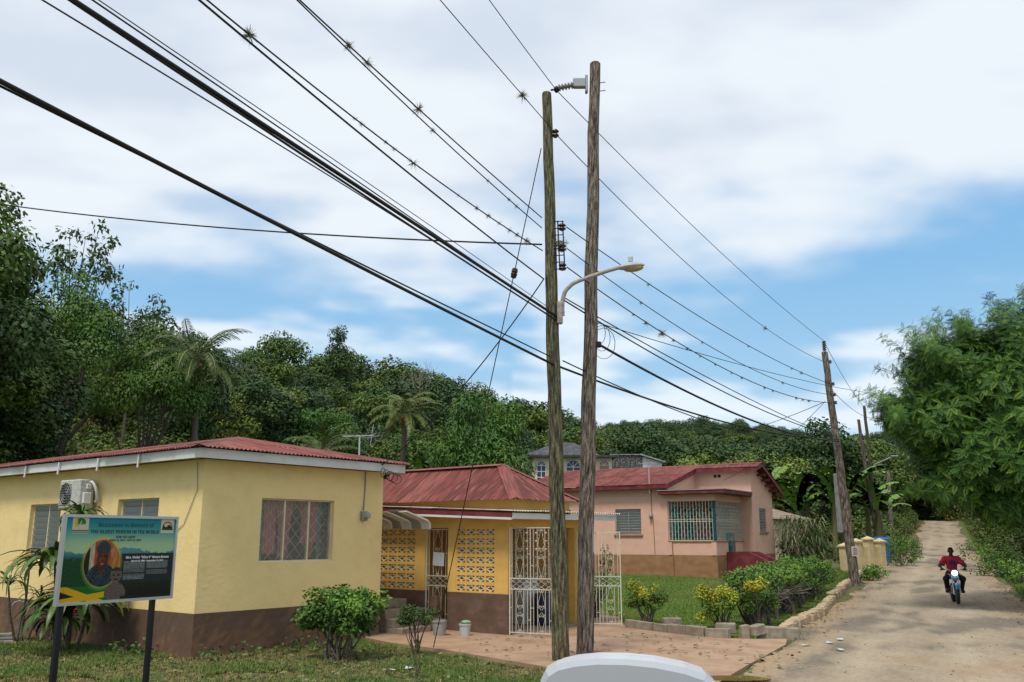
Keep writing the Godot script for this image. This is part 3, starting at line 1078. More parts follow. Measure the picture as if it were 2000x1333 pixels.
	dg.name = "door_grille"
	t.add_child(dg)
	dg.position = Vector3(0.05, 0.08, -2.43)
	iron_leaf(dg, Z, 0.71, 2.17, 1, M.white_iron)
	var pa := MB.new()
	pa.box(Vector3(-0.04, 1.5, 0.42), Vector3(0.006, 0.3, 0.34), Basis(Vector3(1, 0, 0), 0.05))
	obj("notice_paper", pa, M.louvre_white, dg)
	# gate leaves, one on the corner and one on the post
	var g1 := thing("gate_leaf", "white wrought iron gate leaf hinged at the carport's brown corner", "gate", yard(6.07, 0.07, 2.19), 0.0, "carport gate leaves")
	iron_leaf(g1, Vector3(0.911, 0, 0.412), 0.98, 2.2, 2, M.white_iron)
	var g2 := thing("gate_leaf", "white wrought iron gate leaf standing open beside the lawn kerb", "gate", CB + Vector3(1.62, 0.07, -2.0), 0.0, "carport gate leaves")
	iron_leaf(g2, Vector3(0.98, 0, 0.198).normalized(), 1.02, 2.12, 2, M.white_iron)
	# things kept under the carport
	var wm := thing("washing_machine", "white washing machine against the carport's back screen", "washing machine", yard(6.07 + 1.9, 0.1, 2.15 - 1.1), YAW)
	var wb := MB.new()
	wb.bbox(Vector3(0, 0.45, 0), Vector3(0.6, 0.9, 0.62), 0.02)
	obj("cabinet", wb, M.louvre_white, wm)
	var wl := MB.new()
	wl.bbox(Vector3(0.0, 0.93, 0), Vector3(0.56, 0.05, 0.58), 0.015)
	wl.bbox(Vector3(0.24, 1.0, 0), Vector3(0.1, 0.12, 0.58), 0.02)
	obj("lid", wl, M.white, wm)
	var dr := thing("plastic_drum", "dark blue plastic drum next to the washing machine under the carport", "drum", yard(6.07 + 1.9, 0.1, 2.15 - 0.45), YAW)
	var db := MB.new()
	db.lathe(Vector3.ZERO, Vector3.UP, [[0.0, 0.0], [0.2, 0.0], [0.24, 0.05], [0.25, 0.3], [0.24, 0.6], [0.2, 0.66], [0.2, 0.7], [0.0, 0.7]], 18)
	obj("body", db, mat(lin(0.02, 0.03, 0.07), 0.4), dr)
	# striped awning over the side steps, and the steps
	var aw := thing("awning", "short awning of weathered white metal strips over the side steps", "awning", yard(4.6, 0, -0.6), YAW)
	for k in 7:
		var m := MB.new()
		var z := -0.9 + 0.3 * k
		m.prism([Vector2(0, 2.62), Vector2(0.66, 2.44), Vector2(0.74, 2.37), Vector2(0.76, 2.24), Vector2(0.74, 2.24), Vector2(0.71, 2.36), Vector2(0.65, 2.41), Vector2(0, 2.59)], Vector3(0, 0.02 * (k % 2), z), X, Vector3.UP, Vector3(0, 0, 0.26))
		obj("strip", m, M.white if k % 2 == 0 else M.grey_wood, aw)
	var sp := thing("side_steps", "concrete steps with ribbed treads up to the yellow house side", "steps", yard(4.75, 0.0, 0.35), YAW)
	for k in 4:
		var m := MB.new()
		m.bbox(Vector3(0.45, 0.09 + 0.18 * k, -0.25 * k - 0.5), Vector3(0.9, 0.18, 1.0), 0.012)
		obj("step", m, M.concrete, sp)
	var bl := MB.new()
	bl.bbox(Vector3(1.0, 0.4, 0.0), Vector3(0.12, 0.8, 0.2), 0.01)
	obj("newel", bl, M.brown, sp)
	for e in [[5.15, 1.05, 0.3, "round grey bucket by the foot of the side steps"], [5.45, 1.5, 0.24, "pale paint bucket holding a green rag near the side steps"]]:
		var q := thing("bucket", e[3], "bucket", yard(e[0], 0.06, e[1]), 0.0)
		var m := MB.new()
		m.lathe(Vector3.ZERO, Vector3.UP, [[0.0, 0.0], [e[2] * 0.42, 0.0], [e[2] * 0.52, e[2]], [e[2] * 0.56, e[2]], [e[2] * 0.56, e[2] - 0.03], [e[2] * 0.48, e[2] - 0.02], [e[2] * 0.4, 0.04], [0.0, 0.04]], 18)
		obj("pail", m, M.grey_wood if e[2] > 0.27 else M.louvre_white, q)
		var hd := MB.new()
		var pts := []
		for i in 9:
			var an := PI * i / 8.0
			pts.append(Vector3(cos(an) * e[2] * 0.55, e[2] + sin(an) * 0.04, sin(an) * e[2] * 0.5))
		hd.tube(pts, [0.005], 4, false)
		obj("handle", hd, M.grey_metal, q)
		if e[2] < 0.27:
			var rg := MB.new()
			rg.ball(Vector3(0.02, e[2] + 0.02, 0), Vector3(0.11, 0.05, 0.08), 5, 8)
			obj("rag", rg, mat(lin(0.25, 0.42, 0.3), 0.95), q)

# ---------------------------------------------------------------- memorial board
func sign_print() -> ImageTexture:
	var w := 560
	var h := 340
	var im := Image.create(w, h, false, Image.FORMAT_RGB8)
	var f := noise(0.03, 5, 4)
	var g := noise(0.12, 6, 3)
	for j in h:
		for i in w:
			var u := float(i) / w
			var v := float(j) / h
			var c := Color(0.10, 0.55, 0.62).lerp(Color(0.72, 0.84, 0.66), ss(0.0, 0.36, v))
			var n := f.get_noise_2d(i, j)
			if v > 0.40 + 0.03 * n + 0.03 * sin(u * 9.0):
				c = Color(0.36, 0.6, 0.62).lerp(Color(0.16, 0.32, 0.33), ss(0.4, 0.52, v))
			if v > 0.50 + 0.05 * n:
				c = Color(0.05, 0.20, 0.12).lerp(Color(0.08, 0.36, 0.13), clampf(0.4 + g.get_noise_2d(i, j) * 1.4, 0.0, 1.0))
			if u > 0.5 and v > 0.44 and v < 0.80: c = Color(0.13, 0.17, 0.18)
			if u > 0.5 and v >= 0.80: c = Color(0.06, 0.09, 0.08).lerp(Color(0.07, 0.28, 0.1), clampf(g.get_noise_2d(i, j) * 1.2 - (v - 0.86) * 6.0, 0.0, 1.0))
			# flag bands in the corner
			if v > 0.82 and u < 0.46:
				c = Color(0.02, 0.42, 0.14)
				var d1 := v - (0.83 + u * 0.55)
				var d2 := v - (0.985 - (u - 0.05) * 0.18)
				if absf(d2) < 0.035 or absf(d1) < 0.04: c = Color(0.93, 0.72, 0.08)
				elif d2 > 0.03 and u < 0.2: c = Color(0.05, 0.06, 0.05)
				elif d1 > 0.03: c = Color(0.06, 0.07, 0.06)
			# portrait roundel with a golden rim
			var e := Vector2((u - 0.335) / 0.155, (v - 0.55) / 0.285)
			var r := e.length()
			if r < 1.22 and r > 1.0: c = c.lerp(Color(0.86, 0.78, 0.34), (1.22 - r) * 3.2 + 0.25 * g.get_noise_2d(i * 2, j * 2))
			if r <= 1.0:
				c = Color(0.78, 0.33, 0.22) if e.x > -0.45 else Color(0.86, 0.80, 0.68)
				if e.x > 0.45 and e.y < 0.35: c = Color(0.84, 0.55, 0.28)
				if e.x < -0.72: c = Color(0.15, 0.10, 0.08)
				c = c.lerp(Color(c.r * 0.6, c.g * 0.55, c.b * 0.55), clampf(0.5 + f.get_noise_2d(i * 1.7, j * 0.6) * 1.2, 0.0, 1.0) * 0.5)
				var bod := Vector2(e.x / 0.95, (e.y - 0.95) / 0.95).length()
				if bod < 1.0:
					var fold := 0.5 + 0.5 * sin(e.x * 9.0 + e.y * 4.0 + 2.0 * n)
					c = Color(0.02, 0.05, 0.08).lerp(Color(0.05, 0.14, 0.2), fold)
					if g.get_noise_2d(i * 4.3, j * 4.3) > 0.3: c = Color(0.5, 0.66, 0.7)
				if absf(e.x + 0.02) < 0.19 - (e.y - 0.1) * 0.3 and e.y > 0.12 and e.y < 0.6: c = Color(0.42, 0.2, 0.11).lerp(Color(0.3, 0.13, 0.07), ss(0.5, 0.15, e.y))
				var fx := e.x - 0.0 + 0.06 * e.y
				var hd := Vector2(fx / 0.31, (e.y + 0.2) / 0.47).length()
				if hd < 1.0:
					var sd := clampf(0.55 - fx * 1.3 + 0.25 * g.get_noise_2d(i * 0.8, j * 0.8), 0.0, 1.0)
					c = Color(0.30, 0.135, 0.075).lerp(Color(0.60, 0.32, 0.19), sd * ss(1.05, 0.3, hd))
					var ey := Vector2((absf(fx - 0.01) - 0.12) / 0.085, (e.y + 0.3) / 0.05).length()
					c = c.lerp(Color(0.13, 0.06, 0.04), ss(1.3, 0.4, ey) * 0.9)
					c = c.lerp(Color(0.2, 0.09, 0.05), ss(1.2, 0.5, Vector2((absf(fx - 0.01) - 0.12) / 0.11, (e.y + 0.4) / 0.03).length()) * 0.6)
					c = c.lerp(Color(0.24, 0.1, 0.06), ss(1.2, 0.3, Vector2((fx - 0.01) / 0.09, (e.y + 0.1) / 0.04).length()) * 0.7)
					var mo := Vector2(fx / 0.14, (e.y - 0.04 + 0.5 * fx * fx) / 0.04).length()
					c = c.lerp(Color(0.35, 0.12, 0.09), ss(1.5, 0.9, mo))
					c = c.lerp(Color(0.72, 0.6, 0.52), ss(0.9, 0.5, mo))
					c = c.lerp(Color(0.27, 0.12, 0.07), ss(0.02, 0.0, absf(absf(fx) - 0.15 - 0.3 * (e.y + 0.05))) * 0.5 * ss(-0.15, -0.05, e.y) * ss(0.12, 0.02, e.y))
				if Vector2((e.x - 0.03) / 0.38, (e.y + 0.6) / 0.33).length() < 1.0 and e.y < -0.42 + 0.1 * absf(fx):
					c = Color(0.06, 0.08, 0.1).lerp(Color(0.36, 0.43, 0.45), clampf(0.35 + g.get_noise_2d(i * 1.6 + j * 0.8, j * 1.6) * 1.6, 0.0, 1.0))
			# bronze bust overlapping the roundel
			var q := Vector2((u - 0.47) / 0.052, (v - 0.70) / 0.095)
			var sh := Vector2((u - 0.47) / 0.095, (v - 0.93) / 0.14)
			if q.length() < 1.0 or (sh.length() < 1.0 and v < 0.96) or (absf(u - 0.47) < 0.024 and v > 0.72 and v < 0.85) or (absf(u - 0.465) < 0.055 and v > 0.93):
				var n2 := g.get_noise_2d(i * 1.5, j * 1.5)
				c = Color(0.30, 0.26, 0.25).lerp(Color(0.55, 0.47, 0.43), clampf(0.4 + n2 * 1.5, 0.0, 1.0))
				if q.length() < 1.0 and absf(q.y - 0.02) < 0.1 and absf(absf(q.x) - 0.4) < 0.2: c = Color(0.1, 0.09, 0.09)
				if q.length() < 1.0 and absf(q.y - 0.55) < 0.07 and absf(q.x) < 0.35: c = Color(0.12, 0.1, 0.1)
				if q.length() < 1.0 and q.y < -0.55: c = Color(0.2, 0.18, 0.17)
			# cream logo fields: green tree-shaped emblem left, arched crest right
			if u > 0.055 and u < 0.19 and v < 0.19: 
				c = Color(0.88, 0.86, 0.72)
				var l := Vector2((u - 0.122) / 0.042, (v - 0.06) / 0.055)
				if l.length() < 1.0 and l.y < 0.4 + 0.4 * g.get_noise_2d(i * 3, j): c = Color(0.06, 0.5, 0.2)
				if absf(l.x + l.y * 0.3) < 0.12 and l.y > -0.4 and l.y < 1.4: c = Color(0.75, 0.85, 0.6)
				if l.length() < 1.25 and l.x < -0.6: c = Color(0.9, 0.75, 0.15)
				if absf(v - 0.155) < 0.006 or absf(v - 0.175) < 0.006: c = Color(0.3, 0.33, 0.3)
			if u > 0.855 and u < 0.985 and v < 0.18:
				c = Color(0.88, 0.86, 0.72)
				var l2 := Vector2((u - 0.92) / 0.052, (v - 0.115) / 0.085)
				if l2.length() < 1.0 and l2.y < 0.15: c = Color(0.50, 0.25, 0.16)
				if l2.length() < 0.84 and l2.y < 0.15: c = Color(0.86, 0.84, 0.68)
				if l2.y > -0.32 - 0.2 * sin(l2.x * 5.0) and l2.y < 0.18 and absf(l2.x) < 0.85: c = Color(0.08, 0.15, 0.17)
				if absf(l2.y - 0.22) < 0.12 and absf(l2.x) < 1.05: c = Color(0.12, 0.38, 0.15)
			# two columns of small print, too fine to read
			if u > 0.53 and u < 0.95 and v > 0.535 and v < 0.76:
				var colm := 0 if u < 0.735 else 1
				var line := int((v - 0.535) / 0.0145)
				var fr := fmod(v - 0.535, 0.0145) / 0.0145
				var gap := (line == 10 if colm == 0 else line == 7 or line > 11)
				if fr < 0.5 and not gap and absf(u - 0.735) > 0.008 and g.get_noise_2d(i * 6.0, line * 31.0) > -0.28: c = Color(0.62, 0.66, 0.66)
			im.set_pixel(i, j, Color(c.r * 0.86, c.g * 0.86, c.b * 0.86))
	return ImageTexture.create_from_image(im)

func lettering(parent: Node, text: String, size: float, at: Vector3, m: Material, serif := false, italic := false) -> void:
	var f := SystemFont.new()
	f.font_names = PackedStringArray(["Droid Serif" if serif else "Droid Sans"])
	f.font_italic = italic
	if not serif: f.font_weight = 700
	var t := TextMesh.new()
	t.text = text
	t.font = f
	t.font_size = 64
	t.pixel_size = size / 64.0
	t.depth = 0.002
	t.curve_step = 4.0
	t.horizontal_alignment = HORIZONTAL_ALIGNMENT_CENTER
	var o := obj("lettering", t, m, parent)
	o.position = at

func make_sign() -> void:
	var L := Vector3(-5.38, 1.26, -10.95)
	var R := Vector3(-4.56, 1.26, -12.45)
	var ux := (R - L).normalized()
	var yaw := rad_to_deg(atan2(-ux.z, ux.x))
	var w := (R - L).length()
	var h := 1.07
	var t := thing("memorial_board", "printed memorial board with a portrait roundel on two black posts", "sign", Vector3(L.x, 0, L.z), yaw)
	for x in [0.12, w - 0.26]:
		var p := MB.new()
		p.bbox(Vector3(x, 0.95, -0.06), Vector3(0.075, 2.3, 0.05), 0.006)
		obj("post", p, M.black_metal, t)
	var b := MB.new()
	b.span(Vector3(0.02, 1.28, -0.03), Vector3(w - 0.02, 1.24 + h, 0.0))
	obj("backing", b, M.grey_metal, t)
	var pn := MB.new()
	var y0 := 1.26 + 0.035
	var y1 := 1.26 + h - 0.035
	pn.quad(Vector3(0.035, y0, 0.004), Vector3(w - 0.035, y0, 0.004), Vector3(w - 0.035, y1, 0.004), Vector3(0.035, y1, 0.004), Vector2(0, 1), Vector2(1, 1), Vector2(1, 0), Vector2(0, 0))
	var pm := mat(Color.WHITE, 0.3)
	pm.albedo_texture = sign_print()
	obj("printed_panel", pn, pm, t)
	var fr := MB.new()
	for e in [[Vector3(0, 1.26, -0.035), Vector3(w, 1.295, 0.022)], [Vector3(0, 1.26 + h - 0.035, -0.035), Vector3(w, 1.26 + h, 0.022)], [Vector3(0, 1.295, -0.035), Vector3(0.035, 1.26 + h - 0.035, 0.022)], [Vector3(w - 0.035, 1.295, -0.035), Vector3(w, 1.26 + h - 0.035, 0.022)]]:
		fr.span(e[0], e[1])
	obj("frame", fr, M.alu, t)
	var ink := mat(lin(0.012, 0.05, 0.06), 0.5)
	var pale := mat(lin(0.75, 0.78, 0.76), 0.5)
	var cx := w * 0.525
	lettering(t, "Monument in Memory of", 0.07, Vector3(cx, y1 - 0.085, 0.006), ink, true, true)
	lettering(t, "THE OLDEST PERSON IN THE WORLD", 0.06, Vector3(cx, y1 - 0.17, 0.006), ink)
	lettering(t, "FOR 151 DAYS", 0.045, Vector3(cx, y1 - 0.235, 0.006), ink)
	lettering(t, "APRIL 15, 2017 - SEPT 15, 2017", 0.034, Vector3(cx, y1 - 0.275, 0.006), ink)
	lettering(t, "Mrs. Violet \"Miss V\" Mosse-Brown", 0.042, Vector3(w * 0.74, y1 - 0.49, 0.006), pale)
	lettering(t, "March 10, 1900 - September 15, 2017", 0.029, Vector3(w * 0.74, y1 - 0.535, 0.006), pale)

# ---------------------------------------------------------------- poles, lamp and lines
func pole(called: String, label: String, base: Vector3, top: Vector3, r0: float, r1: float, m: Material, sd: int) -> Node3D:
	var t := thing(called, label, "pole", base)
	var f := noise(0.5, sd, 3)
	var pts := []
	var rads := []
	for k in 33:
		var u := k / 32.0
		var p := (top - base) * u + Vector3(0, -0.5 * (1.0 - u), 0)
		pts.append(p + Vector3(f.get_noise_1d(u * 9.0), 0, f.get_noise_1d(u * 9.0 + 50.0)) * 0.03)
		rads.append(lerpf(r0, r1, u) * (1.0 + 0.05 * f.get_noise_1d(u * 40.0)))
	var mb := MB.new()
	mb.tube(pts, rads, 20)
	var last: Vector3 = pts[32]
	mb.ball(last, Vector3(r1, r1 * 0.45, r1), 6, 16)
	obj("shaft", mb, m, t)
	# drying cracks: thin raised splinters and dark gaps down the shaft
	var cr := MB.new()
	var r := RandomNumberGenerator.new()
	r.seed = sd
	for k in 26:
		var u0 := r.randf_range(0.02, 0.85)
		var an := r.randf() * TAU
		var len_u := r.randf_range(0.04, 0.13)
		var q := []
		var qr := []
		for i in 6:
			var u := u0 + len_u * i / 5.0
			var c: Vector3 = (pts[clampi(int(u * 32.0), 0, 31)] as Vector3).lerp(pts[clampi(int(u * 32.0) + 1, 0, 32)], fmod(u * 32.0, 1.0))
			var an2 := an + 0.12 * sin(i * 1.7)
			q.append(c + Vector3(cos(an2), 0, sin(an2)) * lerpf(r0, r1, u) * 0.99)
			qr.append(0.006 * sin(PI * (i + 0.4) / 5.8) + 0.001)
		cr.tube(q, qr, 4)
	obj("crack", cr, M.dark, t)
	return t

func insulator(parent: Node, at: Vector3, ax: Vector3, l: float, r: float, sheds: int, m: Material) -> void:
	var mb := MB.new()
	var prof := [[0.0, 0.0], [r * 0.5, 0.0]]
	for k in sheds:
		var h0 := l * (k + 0.1) / sheds
		prof.append_array([[r * 0.5, h0], [r, h0 + l / sheds * 0.35], [r * 0.9, h0 + l / sheds * 0.6], [r * 0.5, h0 + l / sheds * 0.7]])
	prof.append_array([[r * 0.5, l], [0.0, l]])
	mb.lathe(at, ax, prof, 14)
	obj("insulator", mb, m, parent)

func line_pts(a: Vector3, b: Vector3, c: float, n := 28) -> Array:
	var out := []
	var l := Vector2(b.x - a.x, b.z - a.z).length()
	for k in n + 1:
		var t := float(k) / n
		var p := a.lerp(b, t)
		var s := l * t
		p.y += c * (s * s - l * s)
		out.append(p)
	return out

func wire(label: String, pts: Array, r: float, group := "", called := "overhead_wire") -> void:
	var m := MB.new()
	m.tube(pts, [r], 6)
	tag(obj(called, m, M.wire), label, "wire", group)

func back_line(p: Vector3, b: float, c: float, l: float) -> Array:
	var out := []
	for k in 33:
		var s := l * k / 32.0
		out.append(p + Vector3(-0.429 * s, b * s + c * s * s, 0.903 * s))
	return out

func air_plant(mesh: ArrayMesh, at: Vector3, s: float, label: String) -> void:
	var o := obj("air_plant", mesh, M.airplant)
	o.position = at
	o.rotation = Vector3(rng.randf() * 0.6, rng.randf() * TAU, rng.randf() * 0.6)
	o.scale = Vector3.ONE * s
	tag(o, label, "plant", "air plants growing on the wires")

func make_lines() -> void:
	M.airplant = mat(lin(0.16, 0.145, 0.11), 0.95)
	var P1 := pole("utility_pole", "mossy split wooden pole carrying the street lamp and wire rack", Vector3(0.83, 0.0, -15.7), Vector3(0.66, 10.34, -15.7), 0.15, 0.088, M.pole0, 1)
	var P2 := pole("utility_pole", "taller grey-brown wooden pole with one side insulator near its top", Vector3(1.24, 0.0, -16.5), Vector3(1.69, 11.42, -16.5), 0.155, 0.105, M.pole1, 2)
	var P3 := pole("utility_pole", "leaning brown pole between the hedge and the road with a posted notice", on_land(13.11, -35.34), Vector3(12.6, 9.35, -35.34), 0.19, 0.12, M.pole1, 3)
	var P4 := pole("utility_pole", "far leaning pole by the banana plants, paired with the lamp pole", on_land(22.0, -55.0), Vector3(20.6, 8.9, -53.0), 0.13, 0.085, M.pole1, 4)
	var P5 := pole("utility_pole", "far pole by the banana plants carrying a small street lamp", on_land(22.8, -57.0), Vector3(21.8, 10.0, -55.0), 0.13, 0.085, M.pole0, 5)
	pole("utility_pole", "short dark stub of a pole at the road's left edge", road_pt(43.0, 3.1), road_pt(43.0, 3.15) + Vector3(0, 2.9, 0), 0.16, 0.14, M.pole0, 6)
	pole("utility_pole", "distant pale pole beside the uphill bend of the road", road_pt(63.0, 3.6), road_pt(63.0, 3.4) + Vector3(0, 6.0, 0), 0.2, 0.16, M.pole1, 7)
	var grey_glaze := mat(lin(0.2, 0.19, 0.18), 0.35)
	var brown_glaze := mat(lin(0.045, 0.028, 0.022), 0.3)
	# P2: bracket and post insulator (local to the base)
	var br := MB.new()
	br.bbox(Vector3(0.26, 10.98, -0.02), Vector3(0.05, 0.36, 0.14), 0.008)
	br.bbox(Vector3(0.12, 11.0, -0.02), Vector3(0.26, 0.2, 0.12), 0.02)
	obj("bracket", br, M.grey_metal, P2)
	insulator(P2, Vector3(0.0, 10.97, -0.03), Vector3(-0.95, -0.2, 0.0), 0.32, 0.075, 5, grey_glaze)
	var cl := MB.new()
	cl.ball(Vector3(-0.34, 10.89, -0.06), Vector3(0.06, 0.07, 0.07), 6, 8)
	cl.tube([Vector3(-0.46, 10.87, -0.05), Vector3(-0.3, 10.9, -0.06)], [0.02], 6)
	obj("clamp", cl, M.dark, P2)
	var bo := MB.new()
	for y in [11.0, 10.82]:
		bo.tube([Vector3(0.5, y + 0.0, 0), Vector3(0.64, y + 0.02, 0)], [0.011], 6)
	obj("bolt", bo, M.grey_metal, P2)
	var pl := MB.new()
	pl.bbox(Vector3(0.21, 2.05, 0.05), Vector3(0.014, 0.5, 0.08), 0.004)
	obj("number_plate", pl, M.louvre_white, P2)
	var ck := MB.new()
	ck.bbox(Vector3(0.36, 5.6, 0.04), Vector3(0.16, 0.11, 0.1), 0.02)
	ck.bbox(Vector3(0.33, 6.12, 0.04), Vector3(0.1, 0.06, 0.08), 0.01)
	obj("cable_clamp", ck, M.dark, P2)
	for k in 3:
		var lo := MB.new()
		var pts := []
		for i in 14:
			var an := TAU * i / 13.0
			pts.append(Vector3(0.42 + 0.03 * k + sin(an) * (0.1 + 0.06 * k), 5.82 - 0.1 * k + cos(an) * (0.2 + 0.05 * k), 0.05 + 0.02 * sin(an * 2.0)))
		lo.tube(pts, [0.006], 4, false)
		obj("cable_loop", lo, M.wire, P2)
	# P1: top spool, wire rack with spools, lamp
	insulator(P1, Vector3(-0.01, 9.44, 0.0), Vector3(0, 1, 0), 0.16, 0.07, 2, brown_glaze)
	var rk := MB.new()
	for x in [0.06, 0.15]:
		rk.tube([Vector3(x - 0.02, 6.8, 0.08), Vector3(x - 0.05, 7.75, 0.08)], [0.012], 6)
	for k in 8:
		rk.tube([Vector3(-0.06, 6.82 + 0.13 * k, 0.08), Vector3(0.12, 6.83 + 0.13 * k, 0.08)], [0.01], 5)
	obj("wire_rack", rk, M.dark, P1)
	for y in [7.56, 7.16, 6.8]:
		insulator(P1, Vector3(0.09, y, 0.08), Vector3(0, 1, 0), 0.13, 0.075, 2, brown_glaze)
	var ne := MB.new()
	var r := RandomNumberGenerator.new()
	r.seed = 9
	for k in 90:
		var a := Vector3(r.randf_range(-1, 1), r.randf_range(-0.8, 0.8), r.randf_range(-1, 1)).normalized() * r.randf_range(0.03, 0.13)
		var d := Vector3(r.randf_range(-1, 1), r.randf_range(-0.5, 0.5), r.randf_range(-1, 1)).normalized() * 0.12
		ne.tube([Vector3(0.04, 7.28, 0.1) + a, Vector3(0.04, 7.28, 0.1) + a + d], [0.004], 3, false)
	tag(obj("bird_nest", ne, M.airplant, null), "tangled brown nest of twigs lodged in the wire rack of the mossy pole", "nest").position = Vector3(0.83, 0, -15.7)
	var lamp := thing("street_lamp", "grey cobra-head street lamp on a curved arm fixed to the mossy pole", "street lamp", Vector3(0.86, 5.95, -15.62))
	var arm := MB.new()
	var ap := []
	for q in [[0.05, 0.0, 0.0], [0.05, 0.28, 0.0], [0.1, 0.46, 0.0], [0.24, 0.6, 0.0], [0.5, 0.72, -0.05], [0.9, 0.88, -0.12], [1.2, 0.98, -0.18]]:
		ap.append(Vector3(q[0], q[1], q[2]))
	var cu := Curve3D.new()
	for i in ap.size():
		var tg: Vector3 = (ap[mini(i + 1, ap.size() - 1)] - ap[maxi(i - 1, 0)]) / 6.0
		cu.add_point(ap[i], -tg, tg)
	var sm := []
	for i in 25:
		sm.append(cu.sample_baked(cu.get_baked_length() * i / 24.0))
	arm.tube(sm, [0.038], 10)
	var rust := paint(lin(0.33, 0.31, 0.27), 91, 0.12, lin(0.16, 0.1, 0.06), 0.6, 1.5)
	obj("arm", arm, rust, lamp)
	var bs := MB.new()
	bs.bbox(Vector3(-0.0, 0.05, 0.02), Vector3(0.1, 0.42, 0.09), 0.02)
	obj("mount", bs, rust, lamp)
	var hdm := MB.new()
	# flattened teardrop head
	var rows := 10
	var prev := []
	for i in rows + 1:
		var u := float(i) / rows
		var cx := 1.12 + 0.46 * u
		var cy := 0.955 + 0.055 * u
		var wd := 0.13 * pow(sin(PI * clampf(0.12 + 0.86 * u, 0.0, 1.0)), 0.6)
		var ring := []
		for k in 14:
			var an := TAU * k / 14.0
			var sy := 0.085 if sin(an) > 0.0 else 0.05
			ring.append(Vector3(cx, cy + sin(an) * sy * wd / 0.13, -0.2 + cos(an) * wd))
		if i > 0:
			for k in 14:
				hdm.quad(prev[k], ring[k], ring[(k + 1) % 14], prev[(k + 1) % 14])
		prev = ring
	obj("head", hdm, paint(lin(0.42, 0.43, 0.42), 92, 0.08, lin(0.2, 0.2, 0.18), 0.5, 2.0), lamp)
	var ln := MB.new()
	ln.ball(Vector3(1.38, 0.945, -0.2), Vector3(0.19, 0.06, 0.1), 6, 14, Basis(Vector3(0, 0, 1), 0.12))
	obj("lens", ln, mat(lin(0.42, 0.30, 0.14), 0.25), lamp)
	var pc := MB.new()
	pc.lathe(Vector3(1.33, 1.04, -0.2), Vector3.UP, [[0.0, 0.0], [0.035, 0.0], [0.035, 0.03], [0.045, 0.03], [0.045, 0.12], [0.035, 0.145], [0.0, 0.15]], 14)
	obj("photocell", pc, M.louvre_white, lamp)
	# P3 fittings
	var b3 := P3.position
	insulator(P3, Vector3(12.6, 9.42, -35.34) - b3, Vector3.UP, 0.4, 0.09, 5, brown_glaze)
	for y in [8.95, 8.05, 7.62, 7.3]:
		var xx: float = 13.11 + (12.6 - 13.11) * (y / 9.3)
		insulator(P3, Vector3(xx + 0.16, y - 0.06, -35.3) - b3, Vector3.UP, 0.13, 0.07, 2, brown_glaze)
	var nt := MB.new()
	nt.box(Vector3(13.1, 1.55, -35.12) - b3, Vector3(0.24, 0.36, 0.012), Basis(Vector3.UP, -0.3))
	obj("notice", nt, M.louvre_white, P3)
	var nk := MB.new()
	for k in 4:
		nk.box(Vector3(13.1, 1.45 + 0.07 * k, -35.105) - b3, Vector3(0.17 - 0.03 * (k % 2), 0.03, 0.006), Basis(Vector3.UP, -0.3))
	obj("notice_print", nk, mat(lin(0.35, 0.06, 0.05), 0.8), P3)
	var tb := MB.new()
	tb.bbox(Vector3(13.0, 3.4, -36.0) - b3, Vector3(0.3, 2.3, 0.3), 0.02)
	obj("cable_cover", tb, M.grey_wood, P3)
	var a5 := MB.new()
	a5.tube([Vector3(-0.7, 5.3, 0.8), Vector3(-0.2, 5.7, 1.0), Vector3(0.7, 6.1, 1.3)], [0.03], 6)
	a5.bbox(Vector3(0.85, 6.15, 1.35), Vector3(0.42, 0.1, 0.18), 0.04)
	obj("lamp_arm", a5, M.grey_metal, P5)
	# lines towards the unseen pole behind
	var sets := [
		["bare top wire running back from the mossy pole's upper spool", 0.76, 9.61, -15.7, 0.045, 0.0015, 0.008],
		["bare top wire running back from the taller pole's side insulator", 0.91, 10.88, -16.6, 0.066, 0.006, 0.008],
		["upper rack wire of a close pair running back, hung with air plants", 0.55, 7.84, -15.7, 0.0284, 0.0026, 0.011],
		["lower wire of the close upper pair running back from the rack", 0.55, 7.64, -15.7, 0.0368, 0.0048, 0.010],
		["middle rack wire dotted with small air plants, running back", 0.56, 7.2, -15.7, -0.044, 0.0071, 0.011],
		["black middle cable running back just below the dotted rack wire", 0.58, 6.66, -15.7, 0.046, 0.0028, 0.014],
		["thick black telephone bundle running back from below the lamp arm", 0.83, 5.94, -15.7, 0.035, 0.0, 0.026],
		["second strand lashed beside the thick telephone bundle", 0.83, 5.87, -15.7, 0.031, 0.0009, 0.015],
		["thin wire just above the thick telephone bundle, running back", 0.65, 6.04, -15.7, 0.0508, -0.0002, 0.009],
		["thinnest wire of the pair above the telephone bundle", 0.65, 6.13, -15.7, 0.0503, -0.0007, 0.006],
		["thin wire just under the thick telephone bundle, running back", 0.83, 5.85, -15.7, 0.045, -0.0016, 0.008],
		["lowest thick black cable running back from the two poles", 0.78, 5.05, -15.7, 0.0225, 0.0006, 0.022],
		["thinner strand hugging the lowest thick black cable", 0.72, 5.2, -15.7, 0.012, 0.0002, 0.011]]
	for s in sets:
		wire(s[0], back_line(Vector3(s[1], s[2], s[3]), s[4], s[5], 24.0), s[6])
